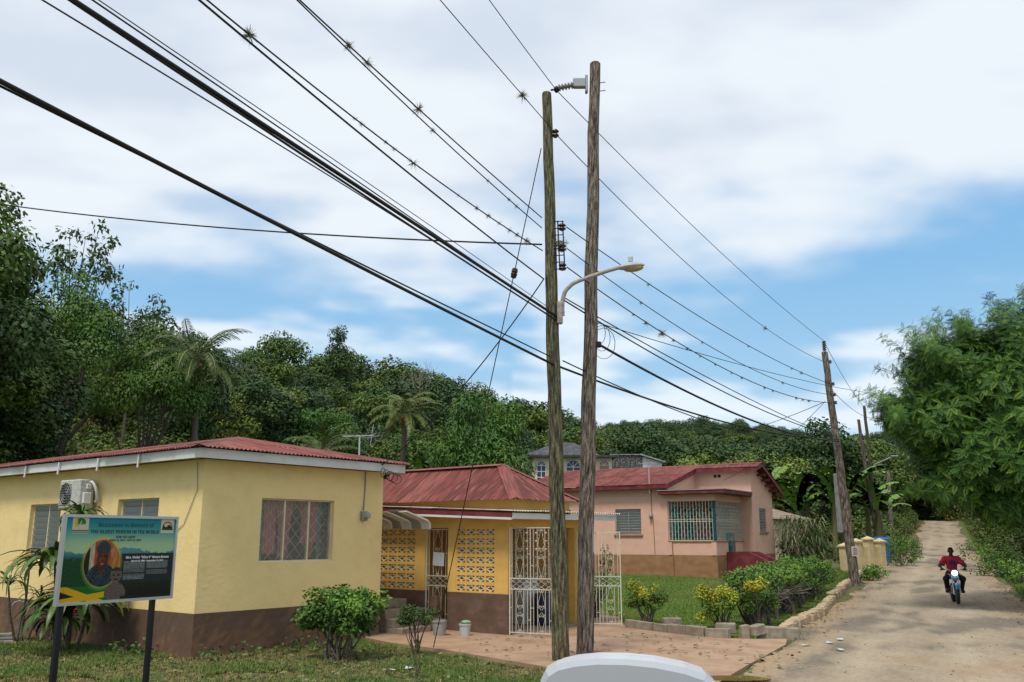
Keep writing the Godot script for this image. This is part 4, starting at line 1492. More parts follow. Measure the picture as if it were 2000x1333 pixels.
	var fw := [
		["top wire from the taller pole to the leaning pole's crown", Vector3(0.91, 10.88, -16.6), Vector3(12.65, 9.79, -35.34), 0.0022, 0.009],
		["second wire from the mossy pole's spool to the leaning pole", Vector3(0.81, 9.53, -15.7), Vector3(12.55, 8.95, -35.3), 0.00456, 0.009],
		["highest rack wire to the leaning pole with a few air plants", Vector3(1.0, 7.63, -15.62), Vector3(12.75, 8.05, -35.3), 0.0025, 0.011],
		["middle rack wire to the leaning pole below the lamp head", Vector3(1.0, 7.22, -15.62), Vector3(12.77, 7.62, -35.3), 0.00435, 0.010],
		["lowest rack wire to the leaning pole, thick with air plants", Vector3(1.0, 6.86, -15.62), Vector3(12.8, 7.3, -35.3), 0.00478, 0.012],
		["upper telephone cable from the mossy pole to the leaning pole", Vector3(0.91, 6.28, -15.7), Vector3(12.85, 5.98, -35.34), 0.0027, 0.015],
		["twin telephone cable just above the upper one", Vector3(0.91, 6.33, -15.7), Vector3(12.85, 5.9, -35.34), 0.0014, 0.012],
		["thick telephone bundle clamped to the taller pole, going to the leaning pole", Vector3(1.6, 5.62, -16.45), Vector3(12.92, 5.78, -35.34), 0.0035, 0.026],
		["lowest cable from the poles to the leaning pole over the pink roof", Vector3(0.8, 5.05, -15.7), Vector3(12.92, 5.86, -35.34), 0.0027, 0.020],
		["second lowest cable from the poles to the leaning pole", Vector3(0.91, 5.14, -15.7), Vector3(12.95, 5.62, -35.34), 0.0037, 0.012],
		["thin service wire crossing from the taller pole to the roadside tree", Vector3(1.6, 6.04, -16.5), Vector3(17.4, 8.3, -40.0), 0.0012, 0.008],
		["twisted service cable from the mossy pole to the tall trees on the left", Vector3(0.55, 7.32, -15.7), Vector3(-14.6, 10.9, -22.6), 0.0028, 0.016],
		["service cable dropping from the mossy pole to the yellow house eave", Vector3(0.58, 6.66, -15.7), Vector3(-2.88, 3.5, -19.3), 0.05, 0.012],
		["wire from the leaning pole to the far lamp pole", Vector3(12.7, 7.9, -35.34), Vector3(22.2, 9.3, -55.2), 0.002, 0.012],
		["wire from the leaning pole's crown to the far lamp pole", Vector3(12.65, 9.7, -35.34), Vector3(22.0, 9.8, -55.1), 0.0024, 0.010],
		["service wire from the leaning pole to the wooded hillside", Vector3(12.47, 7.35, -35.34), Vector3(10.5, 8.6, -62.0), 0.003, 0.014],
		["crossing service wire from the leaning pole to the pink house", Vector3(12.47, 7.35, -35.34), Vector3(9.6, 4.6, -41.0), 0.03, 0.010]]
	for s in fw:
		wire(s[0], line_pts(s[1], s[2], s[3]), s[4])
	var gy := MB.new()
	gy.tube([Vector3(0.55, 9.22, -15.7), Vector3(-1.47, 0.02, -17.5)], [0.009], 6)
	var g := tag(obj("guy_wire", gy, M.wire), "slanting guy wire from the mossy pole down to the yard edge, with a black insulator", "wire")
	var gi := MB.new()
	var gd := Vector3(-2.02, -9.2, -1.8)
	gi.lathe(Vector3(0.55, 9.22, -15.7) + gd * 0.24, gd, [[0.0, 0.0], [0.05, 0.02], [0.065, 0.08], [0.05, 0.1], [0.065, 0.12], [0.05, 0.2], [0.0, 0.22]], 10)
	obj("guy_insulator", gi, brown_glaze, g)
	# air plants on the lines
	var variants := []
	for k in 3:
		var m := MB.new()
		r.seed = 30 + k
		for i in 34 + 20 * k:
			var d := Vector3(r.randf_range(-1, 1), r.randf_range(-0.9, 0.9), r.randf_range(-1, 1)).normalized()
			var bend := Vector3(r.randf_range(-0.5, 0.5), r.randf_range(-0.7, 0.3), r.randf_range(-0.5, 0.5))
			var l := r.randf_range(0.5, 1.0)
			m.tube([Vector3.ZERO, d * l * 0.5 + bend * 0.12, d * l + bend * 0.4], [0.03, 0.02, 0.003], 3, false)
		variants.append(m.mesh())
	for e in [[2, 6.07, 0.1], [2, 5.67, 0.13], [2, 4.38, 0.13], [3, 3.98, 0.07], [3, 2.2, 0.05], [4, 7.84, 0.13], [4, 5.9, 0.05], [4, 5.75, 0.06], [4, 5.2, 0.045], [4, 4.99, 0.06], [4, 4.5, 0.13], [4, 3.2, 0.05], [4, 2.6, 0.06], [4, 2.2, 0.07], [4, 1.8, 0.07], [4, 1.4, 0.09], [4, 1.1, 0.08], [4, 0.7, 0.1], [3, 1.4, 0.06], [3, 1.1, 0.08], [0, 1.34, 0.17]]:
		var s: Array = sets[e[0]]
		var d: float = e[1]
		var at := Vector3(s[1] - 0.429 * d, s[2] + s[4] * d + s[5] * d * d, s[3] + 0.903 * d)
		air_plant(variants[rng.randi() % 3], at, e[2] * 1.05, "spiky brown air plant on the " + ["top wire of the mossy pole", "tall pole wire", "upper wire of the close pair", "lower wire of the close pair", "dotted middle rack wire"][e[0]])
	for e in [[2, 0.12, 0.06], [2, 0.17, 0.09], [2, 0.5, 0.06], [2, 0.72, 0.1], [2, 0.78, 0.1], [3, 0.15, 0.07], [3, 0.32, 0.07], [3, 0.66, 0.09], [4, 0.13, 0.07], [4, 0.16, 0.1], [4, 0.2, 0.16], [4, 0.235, 0.08], [4, 0.27, 0.08], [4, 0.31, 0.07], [4, 0.36, 0.06], [4, 0.42, 0.07], [4, 0.46, 0.08], [4, 0.56, 0.09], [4, 0.6, 0.08], [4, 0.73, 0.1], [4, 0.77, 0.13], [4, 0.81, 0.1], [1, 0.62, 0.13]]:
		var s: Array = fw[e[0]]
		var pp := line_pts(s[1], s[2], s[3], 100)
		air_plant(variants[rng.randi() % 3], pp[int(e[1] * 100)] - Vector3.UP * 0.02, e[2] * 1.0, "spiky brown air plant on the " + ["top", "second", "highest rack", "middle rack", "lowest rack"][e[0]] + " wire going to the leaning pole")

# ---------------------------------------------------------------- pink house and the rest of the street
func bar_panel(parent: Node, o: Vector3, ux: Vector3, w: float, h: float, n: int, m: Material, m2: Material) -> void:
	var nz := ux.cross(Vector3.UP)
	var bas := Basis(ux, Vector3.UP, nz)
	var a := MB.new()
	var b := MB.new()
	for k in n + 1:
		a.box(o + ux * (w * k / n) + Vector3.UP * h * 0.5, Vector3(0.022, h, 0.022), bas)
	for y in [0.0, 0.48, 0.54, 1.0]:
		a.box(o + ux * w * 0.5 + Vector3.UP * h * y, Vector3(w, 0.022, 0.026), bas)
	for k in n:
		for j in 5:
			var y := (j + 0.5 * (k % 2) + 0.25) / 5.4
			b.box(o + ux * (w * (k + 0.5) / n) + Vector3.UP * h * y, Vector3(w / n - 0.022, 0.018, 0.018), bas)
		if k % 4 == 1:
			for s in [-1.0, 1.0]:
				b.tube([o + ux * (w * (k + 1.0) / n) + Vector3.UP * h * 0.56 + nz * 0.02, o + ux * (w * (k + 1.0 + s) / n) + Vector3.UP * h * 0.77 + nz * 0.02, o + ux * (w * (k + 1.0) / n) + Vector3.UP * h * 0.98 + nz * 0.02], [0.009], 4, false)
	obj("bar", a, m, parent)
	obj("bar_tie", b, m2, parent)

func make_pink_house() -> void:
	var at := Vector3(8.75, 0.5, -39.24)
	var t := thing("pink_house", "pink bungalow with red gable roof, teal barred porch and tan base", "house", at, 57.0)
	var X := Vector3(1, 0, 0)
	var Z := Vector3(0, 0, 1)
	var U := Vector3.UP
	var P := 0.82
	var th := 0.16
	var L := 9.6
	var XR := 3.44
	var ZE := 0.5
	var XB := 6.5
	var pl := MB.new()
	pl.span(Vector3(0, -0.7, -L), Vector3(XR, P, 0))
	obj("plinth", pl, M.tan, t)
	var pl2 := MB.new()
	pl2.span(Vector3(XR, -0.7, -L), Vector3(XB, P, ZE))
	obj("plinth", pl2, M.tan, t)
	var w := MB.new()
	wall_grid(w, Vector3(0, P, -L), Z, -X, L - 2.2, 3.82 - P, th, [[L - 4.78, 1.7 - P, L - 3.5, 2.83 - P], [L - 8.4, 1.7 - P, L - 7.1, 2.83 - P]])
	obj("front_wall", w, M.pink, t)
	var rc := MB.new()
	wall_grid(rc, Vector3(XR, P, -2.2), Z, -X, 2.2 + ZE, 4.6 - P, th, [[0.7, 0.0, 1.6, 2.1]])
	obj("recessed_wall", rc, M.pink, t)
	var pw := MB.new()
	pw.prism([Vector2(th, P), Vector2(XR, P), Vector2(XR, 4.62), Vector2(th, 3.82)], Vector3(0, 0, -2.2 - th), X, U, Vector3(0, 0, th))
	obj("porch_side_wall", pw, M.pink, t)
	var ew := MB.new()
	wall_grid(ew, Vector3(XR + th, P, ZE), X, Z, XB - XR - th, 3.72 - P, th, [[4.4 - XR - th, 1.82 - P, 5.4 - XR - th, 2.91 - P]])
	ew.prism([Vector2(XR + th, 3.72), Vector2(XB, 3.72), Vector2(XB, 3.82), Vector2(3.95, 4.82), Vector2(XR + th, 4.7)], Vector3(0, 0, ZE - th), X, U, Vector3(0, 0, th))
	obj("end_wall", ew, M.pink, t)
	var bw := MB.new()
	bw.span(Vector3(XB - th, P, -L), Vector3(XB, 3.8, ZE - th))
	bw.span(Vector3(th, P, -L), Vector3(XB - th, 3.8, -L + th))
	obj("rear_wall", bw, M.pink, t)
	var ce := MB.new()
	ce.span(Vector3(th, 3.6, -L + th), Vector3(XB - th, 3.65, -2.2 - th))
	obj("ceiling", ce, M.room, t)
	# roof
	var rf := Node3D.new()
	rf.name = "roof"
	t.add_child(rf)
	var RY := 4.98
	var RX := 3.95
	roof_slope(rf, Vector3(-0.42, 3.88, -L - 0.4), Vector3(-0.42, 3.88, -2.0), Vector3(RX, RY, -L - 0.4), Vector3(RX, RY, -2.0), M.roof, 21)
	roof_slope(rf, Vector3(3.05, 4.755, -2.0), Vector3(3.05, 4.755, 0.95), Vector3(RX, RY, -2.0), Vector3(RX, RY, 0.95), M.roof, 22)
	roof_slope(rf, Vector3(7.0, 3.76, 0.95), Vector3(7.0, 3.76, -L - 0.4), Vector3(RX, RY, 0.95), Vector3(RX, RY, -L - 0.4), M.roof, 23)
	ridge_cap(rf, Vector3(RX, RY, -L - 0.4), Vector3(RX, RY, 0.95), M.roof[1])
	for e in [[Vector3(-0.4, 3.70, -L - 0.4), Vector3(-0.37, 3.86, -2.04)], [Vector3(3.06, 4.56, -2.0), Vector3(3.09, 4.74, 0.93)]]:
		var f := MB.new()
		f.span(e[0], e[1])
		obj("fascia", f, M.maroon, t)
	var bg := MB.new()
	bg.prism([Vector2(-0.42, 3.66), Vector2(3.05, 4.53), Vector2(3.05, 4.74), Vector2(-0.42, 3.87)], Vector3(0, 0, -2.04), X, U, Vector3(0, 0, 0.03))
	obj("barge_board", bg, M.maroon, t)
	var bg2 := MB.new()
	bg2.prism([Vector2(3.09, 4.57), Vector2(RX, 4.79), Vector2(7.0, 3.56), Vector2(7.0, 3.74), Vector2(RX, 4.96), Vector2(3.09, 4.74)], Vector3(0, 0, 0.9), X, U, Vector3(0, 0, 0.03))
	obj("barge_board", bg2, M.maroon, t)
	for k in 5:
		var rfk := MB.new()
		var x := 4.4 + 0.55 * k
		rfk.box(Vector3(x, 4.62 - 0.4 * (x - RX) , 0.7), Vector3(0.06, 0.1, 0.4))
		obj("rafter", rfk, M.maroon, t)
	# porch
	var po := Node3D.new()
	po.name = "porch"
	t.add_child(po)
	var sl := MB.new()
	sl.bbox(Vector3(1.55, 3.5, -0.98), Vector3(3.76, 0.16, 3.05), 0.02)
	obj("slab_roof", sl, M.maroon, po)
	var st2 := MB.new()
	st2.span(Vector3(-0.36, 3.583, -2.54), Vector3(3.44, 3.62, 0.58))
	obj("roof_felt", st2, M.grey_wood, po)
	var lin_ := MB.new()
	lin_.span(Vector3(0, 3.13, -2.2), Vector3(th, 3.42, 0))
	lin_.span(Vector3(th, 3.13, -th), Vector3(XR, 3.42, 0))
	obj("lintel", lin_, M.pink, po)
	var lw := MB.new()
	wall_grid(lw, Vector3(0, P, -2.2), Z, -X, 2.2, 1.38 - P, th, [])
	wall_grid(lw, Vector3(th, P, 0), X, Z, 1.27, 1.38 - P, th, [])
	obj("low_wall", lw, M.pink, po)
	var lw2 := MB.new()
	wall_grid(lw2, Vector3(2.4, P, 0), X, Z, XR - 2.4, 1.38 - P, th, [])
	obj("low_wall", lw2, M.pink, po)
	for e in [[-0.02, -1.1, 0.2, 2.2, 0.0], [0.75, -0.08, 1.3, 0.2, 1.0], [2.92, -0.08, 1.0, 0.2, 1.0]]:
		var q := MB.new()
		q.span(Vector3(e[0] - (e[2] * 0.5 if e[4] else 0.02), 1.38, e[1] - e[3] * 0.5 + (0.0 if not e[4] else 0.02)), Vector3(e[0] + (e[2] * 0.5 if e[4] else 0.2), 1.43, e[1] + e[3] * 0.5 + (0.0 if not e[4] else 0.02)))
		obj("coping", q, M.tan, po)
	for z in [-2.1, -0.12]:
		var q := MB.new()
		q.span(Vector3(-0.03, P + 0.002, z - 0.1), Vector3(0.0, 1.38, z + 0.1))
		obj("pilaster", q, M.pink, po)
	var cp := MB.new()
	cp.span(Vector3(0.03, 1.43, -0.14), Vector3(0.14, 3.13, -0.03))
	obj("corner_post", cp, mat(lin(0.01, 0.06, 0.07), 0.6), po)
	bar_panel(po, Vector3(0.07, 1.44, -2.18), Z, 2.02, 1.68, 14, M.white_iron, M.teal)
	bar_panel(po, Vector3(0.17, 1.44, -0.08), X, XR - 0.2, 1.68, 24, M.white_iron, M.white_iron)
	var dg := Node3D.new()
	dg.name = "porch_gate"
	po.add_child(dg)
	dg.position = Vector3(1.45, P + 0.03, -0.05)
	iron_leaf(dg, X, 0.92, 0.9, 1, M.teal)
	var td := MB.new()
	td.span(Vector3(XR - 0.05, P, -1.5), Vector3(XR - 0.005, 2.9, -0.6))
	td.span(Vector3(0.5, P, -2.19), Vector3(1.4, 2.9, -2.15))
	td.span(Vector3(1.9, 1.5, -2.19), Vector3(3.0, 2.8, -2.15))
	obj("teal_door", td, M.teal, po)
	var vn := MB.new()
	for k in 2:
		vn.box(Vector3(XR - 0.004, 4.4, -1.2 + 0.2 * k), Vector3(0.012, 0.13, 0.14))
	obj("vent", vn, M.dark, t)
	var ws := louvre_window(t, Vector3(0, 1.7, -4.78), Z, -X, 1.28, 1.13, 2, 9, M.louvre_white, M.grey_wood, 0.75, 0.1)
	curtain(ws, Vector3(0.3, 1.7, -4.75), Z, -X, 1.2, 1.1, M.louvre_white, 9.0, 0.03)
	louvre_window(t, Vector3(0, 1.7, -8.4), Z, -X, 1.3, 1.13, 2, 9, M.louvre_white, M.grey_wood, 0.5, 0.1)
	louvre_window(t, Vector3(4.4, 1.82, ZE), X, Z, 1.0, 1.09, 2, 8, M.louvre_white, M.grey_wood, 0.7, 0.08)
	for e in [[Vector3(-0.06, 1.62, -4.85), Vector3(0.0, 1.697, -3.42)], [Vector3(4.3, 1.74, ZE), Vector3(5.5, 1.817, ZE + 0.07)]]:
		var q := MB.new()
		q.span(e[0], e[1])
		obj("sill", q, M.tan, t)
	meter(t, Vector3(0, 2.5, -2.98), -X)
	var cn := MB.new()
	cn.tube([Vector3(-0.02, 3.7, -2.96), Vector3(-0.02, 2.6, -2.96)], [0.02], 5)
	cn.tube([Vector3(-0.02, 2.4, -2.9), Vector3(-0.02, 0.86, -2.86)], [0.014], 5)
	obj("conduit", cn, M.tan, t)
	cn = MB.new()
	cn.tube([Vector3(-0.05, 1.4, -2.02), Vector3(-0.06, 0.5, -2.0), Vector3(-0.08, -0.1, -1.98)], [0.02], 5)
	obj("conduit", cn, M.tan, t)
	# dark red stairs with sloping cheeks
	var sr := thing("porch_stairs", "dark red porch stairs with sloping side walls on the pink house", "stairs", at + Basis(U, deg_to_rad(57.0)) * Vector3(1.9, 0, 0), 57.0)
	for k in 5:
		var q := MB.new()
		q.span(Vector3(-0.55, -0.5, 0.02 + 0.3 * k), Vector3(0.55, 0.78 - 0.16 * k, 0.319 + 0.3 * k))
		obj("step", q, M.maroon, sr)
	for s in [-1.0, 1.0]:
		var q := MB.new()
		q.prism([Vector2(0.01, -0.5), Vector2(3.3, -0.5), Vector2(3.3, 0.16), Vector2(2.7, 0.16), Vector2(1.0, 0.95), Vector2(0.01, 0.95)], Vector3(s * 0.66 - 0.09, 0, 0), Z, U, Vector3(0.18, 0, 0))
		obj("cheek_wall", q, M.maroon, sr)
	antenna("small TV antenna fixed at the pink house's front eave", at + Basis(U, deg_to_rad(57.0)) * Vector3(-0.3, 3.7, -2.9), 1.15, 110.0, 0.2)

func arch_window(parent: Node, o: Vector3, w: float, h: float, pane: Material, cols := 2, rows := 3) -> void:
	# round-headed window standing 4 cm proud of a wall that faces +z; o: middle of the sill
	var win := Node3D.new()
	win.name = "window"
	parent.add_child(win, true)
	var poly := [Vector2(-w * 0.5, 0), Vector2(w * 0.5, 0)]
	var rim := [o + Vector3(-w * 0.5, 0, 0.04), o + Vector3(w * 0.5, 0, 0.04)]
	for k in 11:
		var a := PI * k / 10.0
		poly.append(Vector2(cos(a) * w * 0.5, h - w * 0.5 + sin(a) * w * 0.5))
		rim.append(o + Vector3(cos(a) * w * 0.5, h - w * 0.5 + sin(a) * w * 0.5, 0.04))
	rim.append(rim[0])
	var p := MB.new()
	p.prism(poly, o + Vector3(0, 0, 0.004), Vector3(1, 0, 0), Vector3.UP, Vector3(0, 0, 0.03))
	obj("pane", p, pane, win)
	var f := MB.new()
	f.tube(rim, [0.045], 5, false)
	obj("frame", f, M.white, win)
	var b := MB.new()
	for k in range(1, cols):
		b.box(o + Vector3(-w * 0.5 + w * k / cols, (h - w * 0.5) * 0.5, 0.05), Vector3(0.05, h - w * 0.5, 0.03))
	for k in range(1, rows + 1):
		b.box(o + Vector3(0, (h - w * 0.5) * k / rows, 0.05), Vector3(w, 0.05, 0.031))
	for a in [PI * 0.25, PI * 0.5, PI * 0.75]:
		b.tube([o + Vector3(0, h - w * 0.5, 0.05), o + Vector3(cos(a) * w * 0.48, h - w * 0.5 + sin(a) * w * 0.48, 0.05)], [0.022], 4, false)
	obj("glazing_bar", b, M.white, win)

func make_far_buildings() -> void:
	var y0 := terr(4.3, -62.0)
	var e := thing("cream_house", "two-storey cream house with arched windows and dark hipped roof behind the carport", "house", Vector3(4.3, y0, -62.0), 4.0)
	var w := MB.new()
	w.span(Vector3(-2.9, -1.0, -7.0), Vector3(2.6, 7.46 - y0, 0))
	obj("wall", w, M.cream, e)
	var bay := MB.new()
	bay.prism([Vector2(-4.0, -2.5), Vector2(-2.9, -0.8), Vector2(-2.9, -5.0), Vector2(-4.0, -5.0)], Vector3(0, -1.0, 0), Vector3(1, 0, 0), Vector3(0, 0, 1), Vector3(0, 8.3 - y0, 0))
	obj("bay", bay, M.cream, e)
	var sh := paint(lin(0.05, 0.055, 0.06), 95, 0.15, lin(0.03, 0.03, 0.03))
	var r := MB.new()
	var ry := 7.5 - y0
	var ap := [Vector3(-0.9, ry + 1.25, -2.6), Vector3(0.3, ry + 1.25, -2.6)]
	r.span(Vector3(-3.5, ry - 0.04, -7.4), Vector3(3.0, ry + 0.1, 0.5))
	var q := [Vector3(-3.5, ry + 0.1, 0.5), Vector3(1.7, ry + 0.1, 0.5), Vector3(1.7, ry + 0.1, -6.0), Vector3(-3.5, ry + 0.1, -6.0)]
	r.quad(q[0], q[1], ap[1], ap[0])
	r.tri(q[1], q[2], ap[1])
	r.quad(q[2], q[3], ap[0], ap[1])
	r.tri(q[3], q[0], ap[0])
	obj("roof", r, sh, e)
	var dark_pane := mat(lin(0.03, 0.06, 0.09), 0.15)
	arch_window(e, Vector3(-0.1, 5.95 - y0, 0), 1.0, 1.35, dark_pane, 2, 2)
	arch_window(e, Vector3(2.05, 5.7 - y0, 0), 0.72, 1.6, mat(lin(0.35, 0.2, 0.13), 0.8), 1, 1)
	arch_window(e, Vector3(-2.3, 5.3 - y0, 0), 0.62, 1.9, dark_pane, 2, 4)
	var b0 := terr(9.0, -66.0)
	var k := thing("stained_block_house", "flat-roofed block house with black-stained side and white front behind the pink roof", "house", Vector3(8.5, b0, -66.0), 0.0)
	var bm := MB.new()
	bm.span(Vector3(-1.2, -1.0, -5.0), Vector3(1.05, 8.0 - b0, 0.0))
	obj("side_wall", bm, paint(lin(0.085, 0.08, 0.075), 96, 0.3, lin(0.2, 0.19, 0.17), 0.95, 0.9), k)
	var wm := MB.new()
	wm.prism([Vector2(1.05, -1.0), Vector2(2.5, -1.0), Vector2(2.5, 7.45 - b0), Vector2(1.05, 7.9 - b0)], Vector3(0, 0, -5.0), Vector3(1, 0, 0), Vector3.UP, Vector3(0, 0, 4.9))
	obj("front_wall", wm, M.white, k)
	var sl := MB.new()
	sl.box(Vector3(1.8, 7.75 - b0, -2.4), Vector3(1.9, 0.1, 5.3), Basis(Vector3(0, 0, 1), -0.3))
	sl.span(Vector3(-1.3, 8.0 - b0, -5.1), Vector3(1.1, 8.06 - b0, 0.1))
	obj("roof", sl, M.grey_wood, k)
	var lw := MB.new()
	lw.span(Vector3(-1.1, 5.6 - b0, 0.003), Vector3(-0.1, 6.4 - b0, 0.05))
	obj("window_panel", lw, M.louvre_white, k)
	# board shack right of the pink house
	var s0 := terr(14.6, -50.0)
	var s := thing("board_shack", "low cream board shack with rusty sheet roof among the banana plants", "shed", Vector3(14.6, s0, -50.0), 35.0)
	for i in 9:
		var pb := MB.new()
		pb.span(Vector3(-2.0 + 0.44 * i, -0.4, -0.02), Vector3(-2.0 + 0.44 * i + 0.43, 2.35, 0.02 + 0.006 * (i % 2)))
		obj("plank", pb, M.cream, s)
	var sb := MB.new()
	sb.span(Vector3(-2.0, -0.4, -3.0), Vector3(1.96, 2.3, -0.03))
	obj("body", sb, M.cream, s)
	roof_slope(s, Vector3(-2.4, 2.4, 0.5), Vector3(2.4, 2.4, 0.5), Vector3(-2.4, 3.3, -3.4), Vector3(2.4, 3.3, -3.4), [tri_mat(ntex(0.02, 97, [[0.2, lin(0.16, 0.12, 0.09)], [0.6, lin(0.3, 0.26, 0.2)], [0.9, lin(0.2, 0.1, 0.06)]]), 0.5)], 31)
	# weathered house roof end behind the carport (dark strip over the bananas)
	var gz := terr(-5.5, -44.0)
	var g := thing("grey_outbuilding", "low grey outbuilding with a flat rusted roof behind the carport roof", "shed", Vector3(-5.2, gz, -44.0), 15.0)
	var gb := MB.new()
	gb.span(Vector3(-3.2, -0.5, -3.0), Vector3(3.2, 4.6 - gz, 0))
	obj("wall", gb, M.grey_wood, g)
	var gr := MB.new()
	gr.span(Vector3(-3.5, 4.6 - gz, -3.3), Vector3(3.5, 4.75 - gz, 0.35))
	obj("roof", gr, M.tan, g)

func make_street() -> void:
	# kerb stones along the left of the road
	var kb := Node3D.new()
	kb.name = "kerb"
	kb.set_meta("kind", "structure")
	add_child(kb)
	var a := 0.35
	var i := 0
	while a < 31.0:
		var gap := a > 9.6 and a < 10.4
		if not gap and not (a > 20.0 and a < 22.0):
			var q := 2.62 + 0.06 * sin(a * 0.9) + (0.25 if a > 10.0 else 0.0)
			var p := road_pt(a, q)
			var m := MB.new()
			m.bbox(Vector3.ZERO, Vector3(0.24, 0.34, 0.84), 0.04, Basis(), 0.018, 200 + i)
			for n in 3:
				m.bbox(Vector3(0.0, 0.175, -0.28 + 0.28 * n), Vector3(0.21, 0.05, 0.2), 0.025, Basis(), 0.012, 300 + i * 3 + n)
			var o := obj("kerb_stone", m, M.kerb, kb)
			o.position = p + Vector3.UP * 0.06
			o.rotation = Vector3(rng.randf_range(-0.03, 0.03), deg_to_rad(-25.4) + rng.randf_range(-0.03, 0.03), rng.randf_range(-0.05, 0.05))
		a += 0.87
		i += 1
	var rk := Node3D.new()
	rk.name = "kerb_001"
	rk.set_meta("kind", "structure")
	add_child(rk)
	for k in 10:
		if k == 3: continue
		var m := MB.new()
		m.bbox(Vector3.ZERO, Vector3(0.28, 0.3, 0.95), 0.04, Basis(), 0.02, 400 + k)
		var o := obj("kerb_stone", m, M.concrete, rk)
		o.position = road_pt(1.0 + k * 1.02 + (1.2 if k > 3 else 0.0), -2.75 - 0.05 * sin(k * 1.3)) + Vector3.UP * 0.04
		o.rotation.y = deg_to_rad(-25.4) + rng.randf_range(-0.06, 0.06)
	# lawn edging of concrete blocks along the driveway
	var ed := thing("lawn_edging", "row of low mossy concrete blocks edging the lawn along the driveway", "edging", Vector3(2.62, 0.0, -21.4))
	var line := [Vector2(2.62, -21.4), Vector2(3.4, -20.2), Vector2(4.0, -19.35), Vector2(4.42, -19.05)]
	var n := 0
	for s in 3:
		var d: Vector2 = line[s + 1] - line[s]
		var c := maxi(1, roundi(d.length() / 0.42))
		for k in c:
			var p: Vector2 = line[s] + d * (k + 0.5) / c
			var m := MB.new()
			m.bbox(Vector3.ZERO, Vector3(d.length() / c - 0.012, 0.24, 0.15), 0.015, Basis(), 0.012, 500 + n)
			var o := obj("block", m, M.concrete, ed)
			o.position = Vector3(p.x - 2.62, 0.12 + rng.randf_range(-0.015, 0.015), p.y + 21.4)
			o.rotation.y = atan2(-d.y, d.x)
			n += 1
	var cb := MB.new()
	cb.bbox(Vector3.ZERO, Vector3(0.85, 0.28, 0.22), 0.02, Basis(), 0.015, 520)
	var cbo := obj("block", cb, M.concrete, ed)
	cbo.position = Vector3(5.45 - 2.62, 0.13, -19.22 + 21.4)
	cbo.rotation.y = -0.1
	for e in [[3.55, -20.75, 0.4, 0.2, 0.18, 0.1, "pale hollow block lying on the lawn behind the edging"], [4.45, -19.5, 0.42, 0.2, 0.2, -0.25, "weathered block sitting on the lawn edge under the yellow shrubs"], [4.72, -19.02, 0.18, 0.32, 0.16, 0.3, "block standing on its end in the gap of the edging"], [5.0, -19.1, 0.34, 0.2, 0.2, 0.7, "block tipped askew beside the corner kerb"]]:
		var m := MB.new()
		m.bbox(Vector3(0, e[3] * 0.5, 0), Vector3(e[2], e[3], e[4]), 0.015, Basis(), 0.012, int(e[0] * 100))
		var o := tag(obj("concrete_block", m, M.concrete), e[6], "block", "loose concrete blocks on the lawn edge") as MeshInstance3D
		o.position = on_land(e[0], e[1], 0.0 if e[3] > 0.25 else 0.12)
		o.rotation = Vector3(0.0, e[5], 0.12 if e[5] > 0.5 else 0.0)
	# boundary wall with capped pillars
	var b0 := on_land(15.3, -42.3)
	var bw := thing("boundary_wall", "yellow boundary wall with capped pillars and iron panels beside the road", "wall", b0, 30.0)
	var U := Vector3.UP
	for k in 4:
		var x := 0.82 * k
		var m := MB.new()
		var hh: float = [1.2, 1.4, 1.5, 1.4, 1.4][k]
		m.bbox(Vector3(x, hh * 0.5 - 0.2, 0), Vector3(0.36, hh + 0.4, 0.36), 0.015)
		var pp := obj("pillar", m, M.wall_yellow, bw)
		var c := MB.new()
		c.span(Vector3(x - 0.23, hh, -0.23), Vector3(x + 0.23, hh + 0.07, 0.23))
		for s in 4:
			var an := PI * 0.25 + PI * 0.5 * s
			var an2 := an + PI * 0.5
			c.tri(Vector3(x, hh + 0.2, 0), Vector3(x + cos(an2) * 0.31, hh + 0.07, sin(an2) * 0.31), Vector3(x + cos(an) * 0.31, hh + 0.07, sin(an) * 0.31))
		obj("cap", c, M.wall_yellow, pp)
		if k < 3:
			var p := MB.new()
			p.span(Vector3(x + 0.18, -0.4, -0.09), Vector3(x + 0.64, 1.2, 0.09))
			obj("panel", p, M.wall_yellow if k != 0 else M.grey_wood, bw)
	var dr := thing("plastic_drum", "tall bright blue plastic drum at the end of the yellow boundary wall", "drum", on_land(20.6, -51.2))
	var dm := MB.new()
	dm.lathe(Vector3(0, -0.1, 0), U, [[0.0, 0.0], [0.38, 0.0], [0.45, 0.08], [0.46, 0.45], [0.48, 0.48], [0.46, 0.51], [0.46, 0.95], [0.48, 0.98], [0.46, 1.01], [0.44, 1.42], [0.36, 1.5], [0.36, 1.55], [0.0, 1.55]], 20)
	obj("body", dm, mat(lin(0.03, 0.12, 0.32), 0.45), dr)
	var bd := MB.new()
	bd.lathe(Vector3(0.2, 1.44, 0.0), U, [[0.0, 0.04], [0.05, 0.04], [0.05, 0.0]], 10)
	obj("bung", bd, M.dark, dr)
	# pale panel with rounded top standing close by at the roadside
	var pv := thing("white_panel", "smooth white panel with rounded top edge standing below the two poles", "panel", Vector3(0.76, 0.0, -6.3), -6.0)
	var prof := [Vector2(-0.58, 0.0), Vector2(0.6, 0.0), Vector2(0.6, 1.0), Vector2(0.585, 1.12), Vector2(0.53, 1.165), Vector2(0.4, 1.205), Vector2(0.2, 1.24), Vector2(0.0, 1.256), Vector2(-0.2, 1.256), Vector2(-0.36, 1.24), Vector2(-0.47, 1.215), Vector2(-0.54, 1.175), Vector2(-0.575, 1.11)]
	var white_gloss := mat(lin(0.62, 0.64, 0.66), 0.22)
	white_gloss.clearcoat_enabled = true
	white_gloss.clearcoat = 0.6
	var bk := MB.new()
